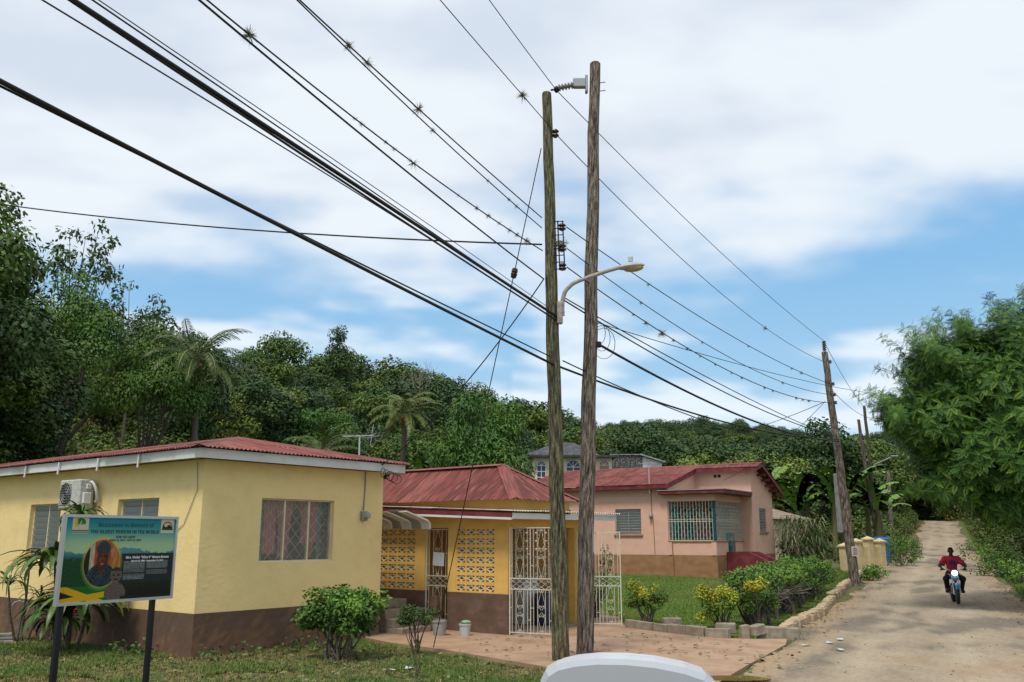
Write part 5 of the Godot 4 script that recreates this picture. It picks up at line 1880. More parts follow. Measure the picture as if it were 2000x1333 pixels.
	bk.prism(prof, Vector3(0, 0, -0.25), Vector3(1, 0, 0), U, Vector3(0, 0, 0.22))
	obj("shell", bk, white_gloss, pv)
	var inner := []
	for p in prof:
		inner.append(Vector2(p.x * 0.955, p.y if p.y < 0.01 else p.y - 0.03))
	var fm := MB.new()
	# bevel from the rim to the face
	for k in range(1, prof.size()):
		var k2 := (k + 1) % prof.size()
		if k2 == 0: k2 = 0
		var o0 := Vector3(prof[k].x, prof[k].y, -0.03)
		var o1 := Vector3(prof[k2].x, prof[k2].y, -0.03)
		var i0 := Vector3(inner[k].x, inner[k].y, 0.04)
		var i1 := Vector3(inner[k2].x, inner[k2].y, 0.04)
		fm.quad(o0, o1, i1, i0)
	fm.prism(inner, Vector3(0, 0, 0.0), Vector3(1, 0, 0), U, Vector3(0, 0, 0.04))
	var shaded_face_gloss := mat(lin(0.36, 0.39, 0.42), 0.25)  # same white panel, its front greyed so the shade is in the colour
	obj("face", fm, shaded_face_gloss, pv)
	var rs := MB.new()
	var second := []
	for p in prof:
		second.append(Vector2(p.x * 0.97 + 0.02, p.y if p.y < 0.01 else p.y - 0.006))
	rs.prism(second, Vector3(0.0, 0, -0.42), Vector3(1, 0, 0), U, Vector3(0, 0, 0.12))
	obj("rear_shell", rs, white_gloss, pv)
	# standpipe and boards by the side wall
	var tp := thing("standpipe", "grey standpipe with a brass tap near the yellow side wall", "tap", Vector3(-9.95, 0.0, -18.9))
	var tm := MB.new()
	tm.tube([Vector3(-0.02, -0.1, 0), Vector3(0.0, 0.35, 0), Vector3(0.06, 0.78, 0)], [0.022], 8)
	obj("pipe", tm, M.grey_metal, tp)
	var tq := MB.new()
	tq.tube([Vector3(0.06, 0.78, 0), Vector3(-0.05, 0.8, 0.02), Vector3(-0.13, 0.77, 0.03), Vector3(-0.16, 0.72, 0.03)], [0.02], 8)
	tq.tube([Vector3(-0.03, 0.8, 0.02), Vector3(-0.03, 0.86, 0.02)], [0.012], 6)
	obj("tap_head", tq, M.alu, tp)
	for k in 3:
		var m := MB.new()
		m.bbox(Vector3(0, 0.03, 0), Vector3(1.6, 0.05, 0.16), 0.008)
		var o := tag(obj("timber_board", m, M.grey_wood), ["lowest grey board of the pile beside the standpipe", "middle grey board of the pile beside the standpipe", "topmost grey board of the pile beside the standpipe"][k], "board", "boards piled by the standpipe") as Node3D
		o.position = Vector3(-10.75, 0.065 * k, -18.6 + 0.03 * k)
		o.rotation.y = 0.3 + 0.06 * k
	# litter
	var spots := [[5.6, -17.9], [6.2, -18.3], [6.6, -18.9], [6.0, -17.2], [-1.9, -14.6], [-1.6, -14.8], [7.2, -22.4], [6.7, -21.6]]
	for k in spots.size():
		var m := MB.new()
		m.quad(Vector3(-0.1, 0.01, 0.05), Vector3(0.0, 0.035, 0.07), Vector3(0.01, 0.02, -0.05), Vector3(-0.09, 0.012, -0.06))
		m.quad(Vector3(0.0, 0.035, 0.07), Vector3(0.09, 0.008, 0.04), Vector3(0.1, 0.015, -0.04), Vector3(0.01, 0.02, -0.05))
		var o := tag(obj("paper_scrap", m, M.louvre_white), ["crumpled pale scrap lying on the dusty road by the corner kerb", "crumpled pale scrap lying in the grass"][0 if k < 4 else 1], "litter", "scraps of litter") as Node3D
		o.position = on_land(spots[k][0], spots[k][1], 0.05)
		o.rotation.y = rng.randf() * TAU
	var gm := MB.new()
	gm.bbox(Vector3.ZERO, Vector3(1.0, 0.6, 0.8), 0.2, Basis(), 0.1, 3)
	scatter("gravel", gm.mesh(), paint(lin(0.34, 0.29, 0.22), 98, 0.2, lin(0.2, 0.16, 0.11), 0.95, 3.0), "loose gravel and clods on the dirt road", "gravel", 2600, func(r: RandomNumberGenerator) -> Array:
		var aa := r.randf_range(-12.0, 24.0)
		var qq := r.randf_range(-2.4, 2.4)
		if r.randf() < 0.45: qq = 2.3 * signf(qq) - 0.5 * qq * r.randf()
		var s := 0.012 + 0.035 * pow(r.randf(), 4.0)
		return [road_pt(aa, qq) + Vector3.UP * 0.04, Vector3(s, s, s), Color.WHITE])

func scatter(called: String, mesh: Mesh, m: Material, label: String, category: String, count: int, where: Callable, tilt := 0.3, sd := 5) -> void:
	var mm := MultiMesh.new()
	mm.transform_format = MultiMesh.TRANSFORM_3D
	mm.use_colors = true
	mm.mesh = mesh
	var r := RandomNumberGenerator.new()
	r.seed = sd
	var got := []
	var tries := 0
	while got.size() < count and tries < count * 6:
		tries += 1
		var e: Array = where.call(r)
		if e.is_empty(): continue
		var b := Basis.from_euler(Vector3(r.randf_range(-tilt, tilt), r.randf() * TAU, r.randf_range(-tilt, tilt))).scaled(e[1])
		got.append([Transform3D(b, e[0]), e[2]])
	mm.instance_count = got.size()
	for k in got.size():
		mm.set_instance_transform(k, got[k][0])
		mm.set_instance_color(k, got[k][1])
	var o := MultiMeshInstance3D.new()
	o.name = numbered(called)
	o.multimesh = mm
	o.material_override = m
	add_child(o)
	tag(o, label, category, "", "stuff")

# ---------------------------------------------------------------- plants
class LB:
	# leaf builder: many small folded leaves with their own tones
	var v := PackedVector3Array()
	var n := PackedVector3Array()
	var c := PackedColorArray()
	var idx := PackedInt32Array()
	func leaf(p: Vector3, d: Vector3, s: Vector3, l: float, w: float, col: Color) -> void:
		var k := v.size()
		var nn := s.cross(d)
		var m := p + d * l * 0.45 - nn * w * 0.18
		v.append(p); v.append(m + s * w); v.append(p + d * l); v.append(m - s * w)
		n.append(nn); n.append((nn + s * 0.4).normalized()); n.append(nn); n.append((nn - s * 0.4).normalized())
		c.append(col); c.append(col); c.append(col); c.append(col)
		idx.append_array([k, k + 2, k + 1, k, k + 3, k + 2])
	func blade(pts: Array, w: float, side: Vector3, col: Color, fold := 0.25, cols: Array = []) -> void:
		# long leaf along pts, widest in the middle, creased on the midrib
		var k := v.size()
		var m := pts.size()
		for i in m:
			var t := float(i) / (m - 1)
			var ww := w * pow(sin(PI * clampf(0.06 + 0.92 * t, 0.0, 1.0)), 0.7)
			if i == m - 1: ww = 0.002
			var tg: Vector3 = (pts[mini(i + 1, m - 1)] - pts[maxi(i - 1, 0)]).normalized()
			var nn := side.cross(tg).normalized()
			v.append(pts[i] - side * ww + nn * ww * fold); v.append(pts[i]); v.append(pts[i] + side * ww + nn * ww * fold)
			n.append((nn + side * fold).normalized()); n.append(nn); n.append((nn - side * fold).normalized())
			var cc: Color = cols[i] if i < cols.size() else col
			c.append(cc); c.append(cc); c.append(cc)
		for i in m - 1:
			var a := k + i * 3
			for e in 2:
				idx.append_array([a + e, a + e + 3, a + e + 1, a + e + 1, a + e + 3, a + e + 4])
	func mesh() -> ArrayMesh:
		var am := ArrayMesh.new()
		var arr := []
		arr.resize(Mesh.ARRAY_MAX)
		arr[Mesh.ARRAY_VERTEX] = v
		arr[Mesh.ARRAY_NORMAL] = n
		arr[Mesh.ARRAY_COLOR] = c
		arr[Mesh.ARRAY_INDEX] = idx
		am.add_surface_from_arrays(Mesh.PRIMITIVE_TRIANGLES, arr)
		return am

func rnd_dir(r: RandomNumberGenerator) -> Vector3:
	var z := r.randf_range(-1, 1)
	var a := r.randf() * TAU
	var q := sqrt(1.0 - z * z)
	return Vector3(q * cos(a), z, q * sin(a))

func tone(base: Color, r: RandomNumberGenerator, spread: float) -> Color:
	var k := 1.0 + r.randf_range(-spread, spread)
	var h := r.randf_range(-0.12, 0.12)
	return Color(base.r * k * (1.0 + h), base.g * k, base.b * k * (1.0 - h))

func foliage(lb: LB, clumps: Array, per: int, l: float, w: float, cols: Array, droop: float, r: RandomNumberGenerator, shell := 0.55) -> void:
	# clumps: [centre, radius]; leaves sit mostly near each clump's skin and lean outward
	for cl in clumps:
		var ctr: Vector3 = cl[0]
		var rad: float = cl[1]
		var flat: float = cl[2] if cl.size() > 2 else 0.75
		var base: Color = cols[r.randi() % cols.size()] if cl.size() < 4 else cl[3]
		base = tone(base, r, 0.16)
		var n := int(per * rad * rad)
		for i in n:
			var d := rnd_dir(r)
			var rr := rad * (shell + (1.0 - shell) * sqrt(r.randf())) * r.randf_range(0.8, 1.06)
			var p := ctr + Vector3(d.x * rr, d.y * rr * flat, d.z * rr)
			var nn := (d * 0.75 + Vector3.UP * 0.45 + rnd_dir(r) * 0.6).normalized()
			var f := (d * 0.5 + rnd_dir(r) + Vector3(0, -droop * 1.6, 0))
			f = (f - nn * f.dot(nn)).normalized()
			var s := f.cross(nn).normalized()
			var k := r.randf_range(0.7, 1.25)
			lb.leaf(p, f, s, l * k, w * k, tone(base, r, 0.16))

func limbs(m: MB, base: Vector3, fork: Vector3, r0: float, tips: Array, r: RandomNumberGenerator) -> void:
	var mid := base.lerp(fork, 0.5) + Vector3(r.randf_range(-0.1, 0.1), 0, r.randf_range(-0.1, 0.1))
	m.tube([base - Vector3.UP * 0.5, base + Vector3.UP * 0.1, mid, fork], [r0 * 1.5, r0 * 1.12, r0 * 0.85, r0 * 0.65], 9)
	for t in tips:
		var e: Vector3 = t
		var s := base.lerp(fork, r.randf_range(0.7, 1.0))
		var b := s.lerp(e, 0.5) + Vector3(r.randf_range(-0.2, 0.2), -0.12 * (e - s).length() * 0.5, r.randf_range(-0.2, 0.2))
		var k := r.randf_range(0.35, 0.6)
		m.tube([s, s.lerp(b, 0.5) + Vector3.UP * 0.03, b, e], [r0 * k, r0 * k * 0.75, r0 * k * 0.5, r0 * k * 0.16], 6, false)

var species := {}

func make_species(key: String, sd: int, h: float, rx: float, ry: float, nclump: int, crad: float, per: int, l: float, w: float, cols: Array, droop := 0.1, trunk := 0.2, low := 0.35, shape := "round", flat := 0.75) -> void:
	# h: height of the crown's middle; rx, ry: its half sizes
	var r := RandomNumberGenerator.new()
	r.seed = sd
	var cl := []
	var tips := []
	for i in nclump:
		var d := rnd_dir(r)
		var k := 0.35 + 0.65 * pow(r.randf(), 0.45)
		var p := Vector3(d.x * rx, d.y * ry, d.z * rx) * k
		if shape == "umbrella":
			p.y = absf(p.y) * 0.8 + ry * 0.1 - 0.35 * Vector2(p.x, p.z).length()
		elif shape == "tall":
			p.x *= 1.0 - 0.35 * (p.y / ry)
			p.z *= 1.0 - 0.35 * (p.y / ry)
		elif shape == "dome" and p.y < 0.0:
			p.y *= 0.75
			p.x *= 1.08
			p.z *= 1.08
		var cr := crad * r.randf_range(0.65, 1.25)
		p.y += h
		cl.append([p, cr, flat])
		if tips.size() < 13: tips.append(p)
	var lb := LB.new()
	foliage(lb, cl, per, l, w, cols, droop, r)
	var tr := MB.new()
	limbs(tr, Vector3.ZERO, Vector3(r.randf_range(-0.3, 0.3), h - ry * low, r.randf_range(-0.3, 0.3)), trunk, tips, r)
	species[key] = [tr.mesh(), lb.mesh()]

func tree(key: String, called: String, label: String, at: Vector3, s: Vector3, turn: float, group := "", m: Material = null) -> Node3D:
	var t := thing(called, label, "tree", at, turn, group)
	var a := obj("trunk", species[key][0], M.bark, t)
	var b := obj("crown", species[key][1], m if m else M.leaf, t)
	a.scale = s
	b.scale = s
	return t

func palm_frond(len: float, arch: float, sd: int, cols: Array, n := 34, leaflet := 0.62) -> ArrayMesh:
	# frond leaving the origin towards +x, bending down; drooping leaflets both sides
	var r := RandomNumberGenerator.new()
	r.seed = sd
	var lb := LB.new()
	var spine := []
	var p := Vector3.ZERO
	var ang := 0.75
	for i in 13:
		spine.append(p)
		p += Vector3(cos(ang), sin(ang), 0) * len / 12.0
		ang -= arch / 12.0 * (0.6 + 0.8 * i / 12.0)
	lb.blade(spine, 0.035, Vector3(0, 0, 1), Color(0.14, 0.15, 0.05), 0.4)
	for i in n:
		var t := 0.12 + 0.88 * i / n
		var f := t * 12.0
		var k := mini(int(f), 11)
		var q: Vector3 = (spine[k] as Vector3).lerp(spine[k + 1], f - k)
		var tg: Vector3 = (spine[k + 1] - spine[k]).normalized()
		for s in [-1.0, 1.0]:
			var ll := leaflet * sin(PI * clampf(0.18 + 0.75 * t, 0.0, 1.0)) * r.randf_range(0.85, 1.1)
			var d := (Vector3(0, 0, s) * 0.8 + tg * 0.65 + Vector3(0, -0.12, 0)).normalized()
			var dr := r.randf_range(0.35, 0.75)
			var a := q + d * ll * 0.5 + Vector3(0, -0.06 * dr, 0)
			var e := q + d * ll * 0.85 + Vector3(0, -ll * 0.55 * dr, 0)
			lb.blade([q, a, e], 0.028, tg, tone(cols[r.randi() % cols.size()], r, 0.25), 0.1)
	return lb.mesh()

func palm(called: String, label: String, at: Vector3, h: float, lean: Vector3, fronds: Array, count: int, s: float, nuts: int, sd: int, group := "") -> void:
	var t := thing(called, label, "palm tree", at, 0.0, group)
	var r := RandomNumberGenerator.new()
	r.seed = sd
	var m := MB.new()
	var pts := []
	var rads := []
	for i in 26:
		var u := i / 25.0
		pts.append(Vector3(0, -0.4, 0).lerp(Vector3(0, h, 0) + lean, u) + lean * (u * u - u) * 0.6)
		rads.append((0.19 - 0.06 * u) * (1.0 + 0.07 * (i % 2)))
	m.tube(pts, rads, 9)
	obj("trunk", m, M.bark, t)
	var top: Vector3 = pts[25]
	for k in count:
		var o := obj("frond", fronds[r.randi() % fronds.size()], M.leaf_gloss, t)
		var up := 0.55 - 1.5 * float(k) / count + r.randf_range(-0.12, 0.12)
		o.transform = Transform3D(Basis(Vector3.UP, k * 2.39996 + r.randf_range(-0.2, 0.2)) * Basis(Vector3(0, 0, 1), up) * Basis(Vector3(1, 0, 0), r.randf_range(-0.4, 0.4)).scaled(Vector3.ONE * s * r.randf_range(0.85, 1.08)), top)
	for k in nuts:
		var b := MB.new()
		b.ball(top + Vector3(cos(k * 1.3), 0, sin(k * 1.3)) * 0.26 + Vector3(0, -0.25 - 0.14 * (k % 3), 0), Vector3(0.12, 0.15, 0.12), 6, 8)
		obj("coconut", b, M.coconut, t)

func banana_leaf(len: float, wid: float, sd: int, torn: float) -> ArrayMesh:
	var r := RandomNumberGenerator.new()
	r.seed = sd
	var lb := LB.new()
	var n := 16
	var p := Vector3.ZERO
	var ang := 1.25
	var sp := []
	for i in n + 1:
		sp.append(p)
		p += Vector3(cos(ang), sin(ang), 0) * len / n
		ang -= 1.5 / n * (0.4 + 1.2 * i / n)
	var g := Color(0.14, 0.27, 0.05)
	lb.blade(sp, 0.03, Vector3(0, 0, 1), Color(0.2, 0.28, 0.08), 0.5)
	for i in range(2, n):
		var t := float(i) / n
		var w := wid * pow(sin(PI * clampf(0.04 + 0.93 * t, 0.0, 1.0)), 0.6)
		var a: Vector3 = sp[i]
		var b: Vector3 = sp[i + 1]
		for s in [-1.0, 1.0]:
			var drop := r.randf_range(0.1, 0.3) + (r.randf_range(0.1, 0.5) if r.randf() < torn else 0.0)
			var gapk := 0.86 if r.randf() < torn else 1.0
			var k := lb.v.size()
			var o := Vector3(0.12 * w, -drop * w, s * w)
			var b2 := a.lerp(b, gapk)
			lb.v.append_array([a, b, b2 + o, a + o])
			var nn: Vector3 = (b - a).cross(o).normalized() * (-s)
			if nn.y < 0.0: nn = -nn
			lb.n.append_array([nn, nn, nn, nn])
			var col := tone(g, r, 0.14)
			lb.c.append_array([col, col, col, col])
			lb.idx.append_array([k, k + 1, k + 2, k, k + 2, k + 3])
	return lb.mesh()

func banana(at: Vector3, h: float, s: float, leaves: Array, sd: int, label: String) -> void:
	var t := thing("banana_plant", label, "banana plant", at, 0.0, "banana plants")
	var r := RandomNumberGenerator.new()
	r.seed = sd
	var m := MB.new()
	m.tube([Vector3(0, -0.3, 0), Vector3(0.05, h * 0.5, 0), Vector3(0.1, h, 0.02)], [0.15 * s, 0.13 * s, 0.08 * s], 9)
	obj("stem", m, M.banana_stem, t)
	for k in 8:
		var o := obj("leaf", leaves[r.randi() % leaves.size()], M.leaf_gloss, t)
		o.transform = Transform3D(Basis(Vector3.UP, k * 2.4 + r.randf_range(-0.3, 0.3)) * Basis(Vector3(0, 0, 1), r.randf_range(-0.6, 0.3)).scaled(Vector3.ONE * s * r.randf_range(0.75, 1.1)), Vector3(0.1, h - 0.05, 0.02))

func shrub(called: String, label: String, at: Vector3, clumps: Array, per: int, l: float, w: float, cols: Array, stems: int, sd: int, group := "", spread := 0.25, stem_r := 0.022, m: Material = null, droop := 0.0) -> Node3D:
	var t := thing(called, label, "shrub", at, 0.0, group)
	var r := RandomNumberGenerator.new()
	r.seed = sd
	var lb := LB.new()
	foliage(lb, clumps, per, l, w, cols, droop, r, 0.4)
	var st := MB.new()
	for k in stems:
		var e: Vector3 = clumps[k % clumps.size()][0] + rnd_dir(r) * clumps[k % clumps.size()][1] * 0.5
		var b := Vector3(r.randf_range(-spread, spread), -0.05, r.randf_range(-spread, spread)) * 0.5
		var mid := b.lerp(e, 0.55) + rnd_dir(r) * 0.09
		st.tube([b, b.lerp(mid, 0.5) + rnd_dir(r) * 0.03, mid, e], [stem_r, stem_r * 0.85, stem_r * 0.6, stem_r * 0.25], 5, false)
	obj("stem", st, M.bark, t)
	obj("foliage", lb.mesh(), m if m else M.leaf, t)
	return t

func strap_rosette(t: Node3D, at: Vector3, n: int, len: float, w: float, cols: Array, r: RandomNumberGenerator, lift := 0.9, kids := true) -> void:
	# arching strap leaves, each a part
	for k in n:
		var lb := LB.new()
		var a := k * 2.39996 + r.randf_range(-0.3, 0.3)
		var ang := r.randf_range(lift - 0.5, lift + 0.45)
		var d := Vector3(cos(a), 0, sin(a))
		var p := at
		var pts := []
		var l := len * r.randf_range(0.7, 1.15)
		var bend := r.randf_range(1.5, 2.6)
		for i in 8:
			pts.append(p)
			p += (d * cos(ang) + Vector3.UP * sin(ang)) * l / 7.0
			ang -= bend / 7.0
		lb.blade(pts, w * r.randf_range(0.8, 1.15), d.cross(Vector3.UP), tone(cols[r.randi() % cols.size()], r, 0.25), 0.3)
		obj("leaf", lb.mesh(), M.leaf_gloss, t)

func make_plants() -> void:
	M.coconut = mat(lin(0.2, 0.12, 0.04), 0.6)
	M.banana_stem = tri_mat(ntex(0.03, 35, [[0.2, lin(0.08, 0.06, 0.03)], [0.5, lin(0.14, 0.15, 0.06)], [0.8, lin(0.2, 0.17, 0.08)]]), 0.8, 0.8, null, false)
	var g_mid := [Color(0.075, 0.125, 0.022), Color(0.09, 0.145, 0.026), Color(0.06, 0.11, 0.022)]
	var g_dark := [Color(0.04, 0.08, 0.02), Color(0.048, 0.09, 0.022), Color(0.034, 0.07, 0.022)]
	var g_bright := [Color(0.075, 0.15, 0.022), Color(0.06, 0.135, 0.02), Color(0.085, 0.15, 0.028)]
	var g_olive := [Color(0.088, 0.115, 0.024), Color(0.105, 0.125, 0.03), Color(0.07, 0.1, 0.02)]
	make_species("broad", 101, 5.2, 3.2, 2.6, 34, 1.25, 150, 0.30, 0.1, g_mid, 0.15, 0.22)
	make_species("dark", 102, 5.8, 2.8, 3.0, 34, 1.2, 160, 0.28, 0.1, g_dark, 0.1, 0.24)
	make_species("olive", 103, 4.9, 3.0, 2.4, 32, 1.15, 165, 0.26, 0.09, g_olive, 0.1, 0.2)
	make_species("tall", 104, 8.0, 2.0, 4.6, 36, 1.05, 165, 0.27, 0.095, g_dark, 0.1, 0.22, 0.6, "tall")
	make_species("mango", 105, 5.2, 3.7, 3.7, 64, 1.2, 190, 0.34, 0.06, [Color(0.062, 0.135, 0.02), Color(0.075, 0.15, 0.022), Color(0.05, 0.115, 0.02)], 0.55, 0.3, 0.6, "dome")
	make_species("dark_fine", 109, 6.2, 2.6, 3.2, 62, 1.05, 560, 0.17, 0.06, g_dark + g_mid, 0.1, 0.24)
	make_species("umbrella", 106, 6.4, 4.6, 2.6, 52, 1.15, 300, 0.17, 0.055, g_bright, 0.2, 0.26, 1.3, "umbrella", 0.5)
	make_species("feathery", 107, 8.6, 3.0, 3.4, 34, 0.75, 80, 0.34, 0.075, [Color(0.06, 0.1, 0.035), Color(0.07, 0.12, 0.035)], 0.2, 0.15, 0.9, "round", 0.45)
	make_species("bushy", 108, 1.6, 2.2, 1.7, 34, 0.85, 120, 0.24, 0.07, g_mid + g_olive, 0.1, 0.1)
	make_species("lime", 110, 4.8, 2.9, 2.4, 30, 1.1, 150, 0.26, 0.08, [Color(0.13, 0.19, 0.03), Color(0.15, 0.2, 0.035), Color(0.11, 0.17, 0.03)], 0.15, 0.16, 0.5)
	make_species("bigleaf", 111, 5.2, 2.7, 3.0, 30, 1.15, 60, 0.6, 0.19, [Color(0.05, 0.12, 0.022), Color(0.065, 0.14, 0.024)], 0.5, 0.22, 0.5)
	make_species("grey", 112, 5.6, 2.8, 2.8, 30, 1.05, 120, 0.24, 0.07, [Color(0.075, 0.1, 0.045), Color(0.09, 0.115, 0.055)], 0.1, 0.18, 0.8, "round", 0.55)
	var br := RandomNumberGenerator.new()
	br.seed = 61
	for e in [[-11.6, -108.0, "leafless grey tree on the ridge beside the broad dark crown"], [-5.6, -116.0, "leafless grey tree on the ridge beside the dark pointed tree"]]:
		var bt := MB.new()
		var tips := []
		for k in 26:
			tips.append(Vector3(br.randf_range(-2.2, 2.2), br.randf_range(7.5, 11.5), br.randf_range(-2.0, 2.0)))
		limbs(bt, Vector3.ZERO, Vector3(0.3, 6.5, 0), 0.2, tips, br)
		for t in tips:
			for k in 4:
				bt.tube([t - Vector3(0, 0.6, 0), t + rnd_dir(br) * 0.9 + Vector3(0, 0.3, 0)], [0.03, 0.008], 3, false)
		var dt := thing("bare_tree", e[2], "tree", on_land(e[0], e[1], -0.3))
		obj("trunk", bt, M.twig, dt)
	# trees named one by one
	var hero := [
		["dark_fine", "tall dark evergreen at the far end of the yellow house's side wall", -18.9, -28.5, 1.05, 1.4, 40.0],
		["dark_fine", "dense tree with drooping leafy skirts behind the yellow roof's far end", -20.0, -33.5, 1.2, 1.05, 130.0],
		["umbrella", "spreading bright green tree with dark forked branches above the yellow roof", -20.6, -41.0, 0.82, 1.28, 80.0],
		["umbrella", "second rounded crown of bright green leaves beside the big coconut palm", -17.3, -42.5, 0.66, 1.1, 200.0],
		["feathery", "thin airy tree with sparse leaf sprays against the sky", -28.0, -55.0, 1.0, 1.3, 20.0],
		["feathery", "slender open-branched tree between the airy tree and the round dark one", -24.4, -56.0, 0.8, 1.05, 95.0],
		["feathery", "airy tree with drooping leaf sprays next to the round dark tree", -22.3, -57.0, 0.7, 0.9, 160.0],
		["dark", "round dark tree standing over the big coconut palm", -20.4, -58.0, 0.75, 1.0, 10.0],
		["mango", "large dense mango tree with drooping leaves behind the carport roof", -1.6, -50.0, 0.68, 1.06, 0.0],
		["tall", "narrow dark tree rising above the ridge of the wooded hill", -20.6, -104.0, 0.95, 1.05, 0.0],
		["broad", "rounded light tree on the ridge left of the narrow dark tree", -26.5, -100.0, 1.1, 1.2, 60.0],
		["dark", "broad dark crown on the ridge right of the narrow dark tree", -15.0, -104.0, 1.2, 1.0, 110.0],
		["dark", "dark pointed tree on the falling ridge above the mango tree", -8.5, -110.0, 0.9, 1.05, 210.0],
		["tall", "twin-headed dark tree on the skyline above the pink house", 52.0, -205.0, 1.3, 1.1, 0.0],
		["broad", "leafy roadside tree growing beside the uphill bend", 28.0, -76.8, 0.8, 0.75, 75.0],
		["broad", "small tree overhanging the far lamp pole", 22.4, -66.2, 0.75, 0.8, 15.0],
		["dark", "dark tree on the right bank behind the big roadside tree", 24.5, -40.0, 1.0, 0.9, 33.0],
		["broad", "full green tree on the right bank where the road narrows", 36.0, -66.0, 1.0, 0.9, 55.0]]
	for e in hero:
		tree(e[0], "tree", e[1], on_land(e[2], e[3], -0.2), Vector3(e[4], e[5], e[4]), e[6])
	# individual trees on the hillside, then the far wood
	var r := RandomNumberGenerator.new()
	r.seed = 77
	var keys := ["broad", "dark", "olive", "lime", "mango", "bigleaf", "broad", "dark", "grey"]
	var lab := {"broad": "mid green broad-leaved tree on the wooded hillside", "dark": "dark green dense tree on the wooded hillside", "olive": "olive green tree on the wooded hillside", "mango": "drooping-leaved dense tree on the wooded hillside", "umbrella": "bright flat-crowned tree on the wooded hillside", "tall": "narrow dark tree on the wooded hillside", "lime": "light yellow-green tree on the wooded hillside", "bigleaf": "large-leaved dark tree on the wooded hillside", "grey": "grey-green layered tree on the wooded hillside"}
	var far := {"broad": [], "dark": [], "olive": [], "lime": []}
	var count := 0
	var a := -46.0
	while a < 250.0:
		var step := 4.8 if a < 110.0 else 7.0
		var q := 17.0
		while q < 96.0:
			var aa := a + r.randf_range(-2.0, 2.0)
			var qq := q + r.randf_range(-2.0, 2.0)
			var p := road_pt(aa, qq)
			var k: String = keys[r.randi() % keys.size()]
			var s := r.randf_range(0.6, 0.98)
			var turn := r.randf() * 360.0
			var az := rad_to_deg(atan2(p.x, -p.z))
			var dist := Vector2(p.x, p.z).length()
			var ok := absf(az) < 35.0 and p.z < -30.0
			# keep yards and houses clear
			if qq < 24.0 and aa < 70.0: ok = false
			if dist < 36.0: ok = false
			if Vector2(p.x - 4.3, p.z + 63.0).length() < 7.0 or Vector2(p.x - 9.0, p.z + 67.0).length() < 5.5: ok = false
			if Vector2(p.x + 5.2, p.z + 45.0).length() < 5.5 or Vector2(p.x + 1.3, p.z + 50.0).length() < 4.5: ok = false
			if Vector2(p.x + 17.0, p.z + 48.0).length() < 4.0 or Vector2(p.x + 7.7, p.z + 62.0).length() < 4.5: ok = false
			if az > -8.0 and az < 14.0 and dist < 62.0: ok = false
			if az < -13.0 and az > -29.0 and dist < 66.0: ok = false
			if az < -2.5 and az > -12.0 and dist < 66.0: ok = false
			if ok:
				if count < 150 and dist < 108.0:
					tree(k, "hillside_tree", lab[k], p - Vector3.UP * 0.4, Vector3(s, s * r.randf_range(0.85, 1.1), s), turn, "trees on the wooded hillside")
					count += 1
				else:
					var fk: String = k if far.has(k) else "dark"
					far[fk].append([p - Vector3.UP * 0.6, s * 1.05, turn])
			q += step
		a += step
	# wooded ridge across the valley end and both sides of the far road
	for i in 3600:
		var aa := r.randf_range(70.0, 375.0)
		var qq := r.randf_range(-110.0, 135.0)
		if absf(qq) < 6.0 and aa < 122.0: continue
		if qq < 0.0 and aa < 105.0 and qq > -9.0: continue
		var p := road_pt(aa, qq)
		if absf(rad_to_deg(atan2(p.x, -p.z))) > 35.0: continue
		var fk: String = ["broad", "dark", "olive", "broad", "dark", "lime"][r.randi() % 6]
		far[fk].append([p - Vector3.UP * 0.6, r.randf_range(0.9, 1.4), r.randf() * 360.0])
	for k in far:
		var mm := MultiMesh.new()
		mm.transform_format = MultiMesh.TRANSFORM_3D
		mm.mesh = species[k][1]
		mm.instance_count = far[k].size()
		for i in far[k].size():
			var e: Array = far[k][i]
			mm.set_instance_transform(i, Transform3D(Basis(Vector3.UP, deg_to_rad(e[2])).scaled(Vector3.ONE * e[1]), e[0]))
		var o := MultiMeshInstance3D.new()
		o.name = numbered("far_woodland")
		o.multimesh = mm
		o.material_override = M.leaf
		add_child(o)
		tag(o, {"broad": "mid green crowns of the far wood on the hills", "dark": "dark green crowns of the far wood on the hills", "olive": "olive green crowns of the far wood on the hills", "lime": "light yellow-green crowns of the far wood on the hills"}[k], "woodland", "", "stuff")
	# undergrowth that hides the hillside soil
	scatter("undergrowth", species["bushy"][1], M.leaf, "tangled undergrowth between the trees and behind the houses", "undergrowth", 900, func(rr: RandomNumberGenerator) -> Array:
		var aa := rr.randf_range(-46.0, 150.0)
		var qq := rr.randf_range(14.0, 92.0)
		if qq < 24.5 and aa < 8.0: return []
		if qq < 20.0 and aa < 38.0: return []
		var p := road_pt(aa, qq)
		if p.z > -31.0 or absf(rad_to_deg(atan2(p.x, -p.z))) > 36.0: return []
		if Vector2(p.x - 4.3, p.z + 58.0).length() < 7.0: return []
		var s := rr.randf_range(0.6, 1.25)
		return [p - Vector3.UP * 0.5, Vector3(s, s, s), Color.WHITE], 0.1, 8)
	scatter("undergrowth", species["bushy"][1], M.leaf, "rank undergrowth along both sides of the far road", "undergrowth", 420, func(rr: RandomNumberGenerator) -> Array:
		var aa := rr.randf_range(16.0, 165.0)
		var qq := -rr.randf_range(5.0, 34.0) if rr.randf() < 0.6 else rr.randf_range(4.6, 17.0)
		if qq > 0.0 and aa < 40.0: return []
		if aa > 121.0: qq = rr.randf_range(-25.0, 20.0)
		var p := road_pt(aa, qq)
		var s := rr.randf_range(0.45, 0.95) if absf(qq) < 9.0 else rr.randf_range(0.7, 1.2)
		return [p - Vector3.UP * 0.4, Vector3(s, s, s), Color.WHITE], 0.1, 9)
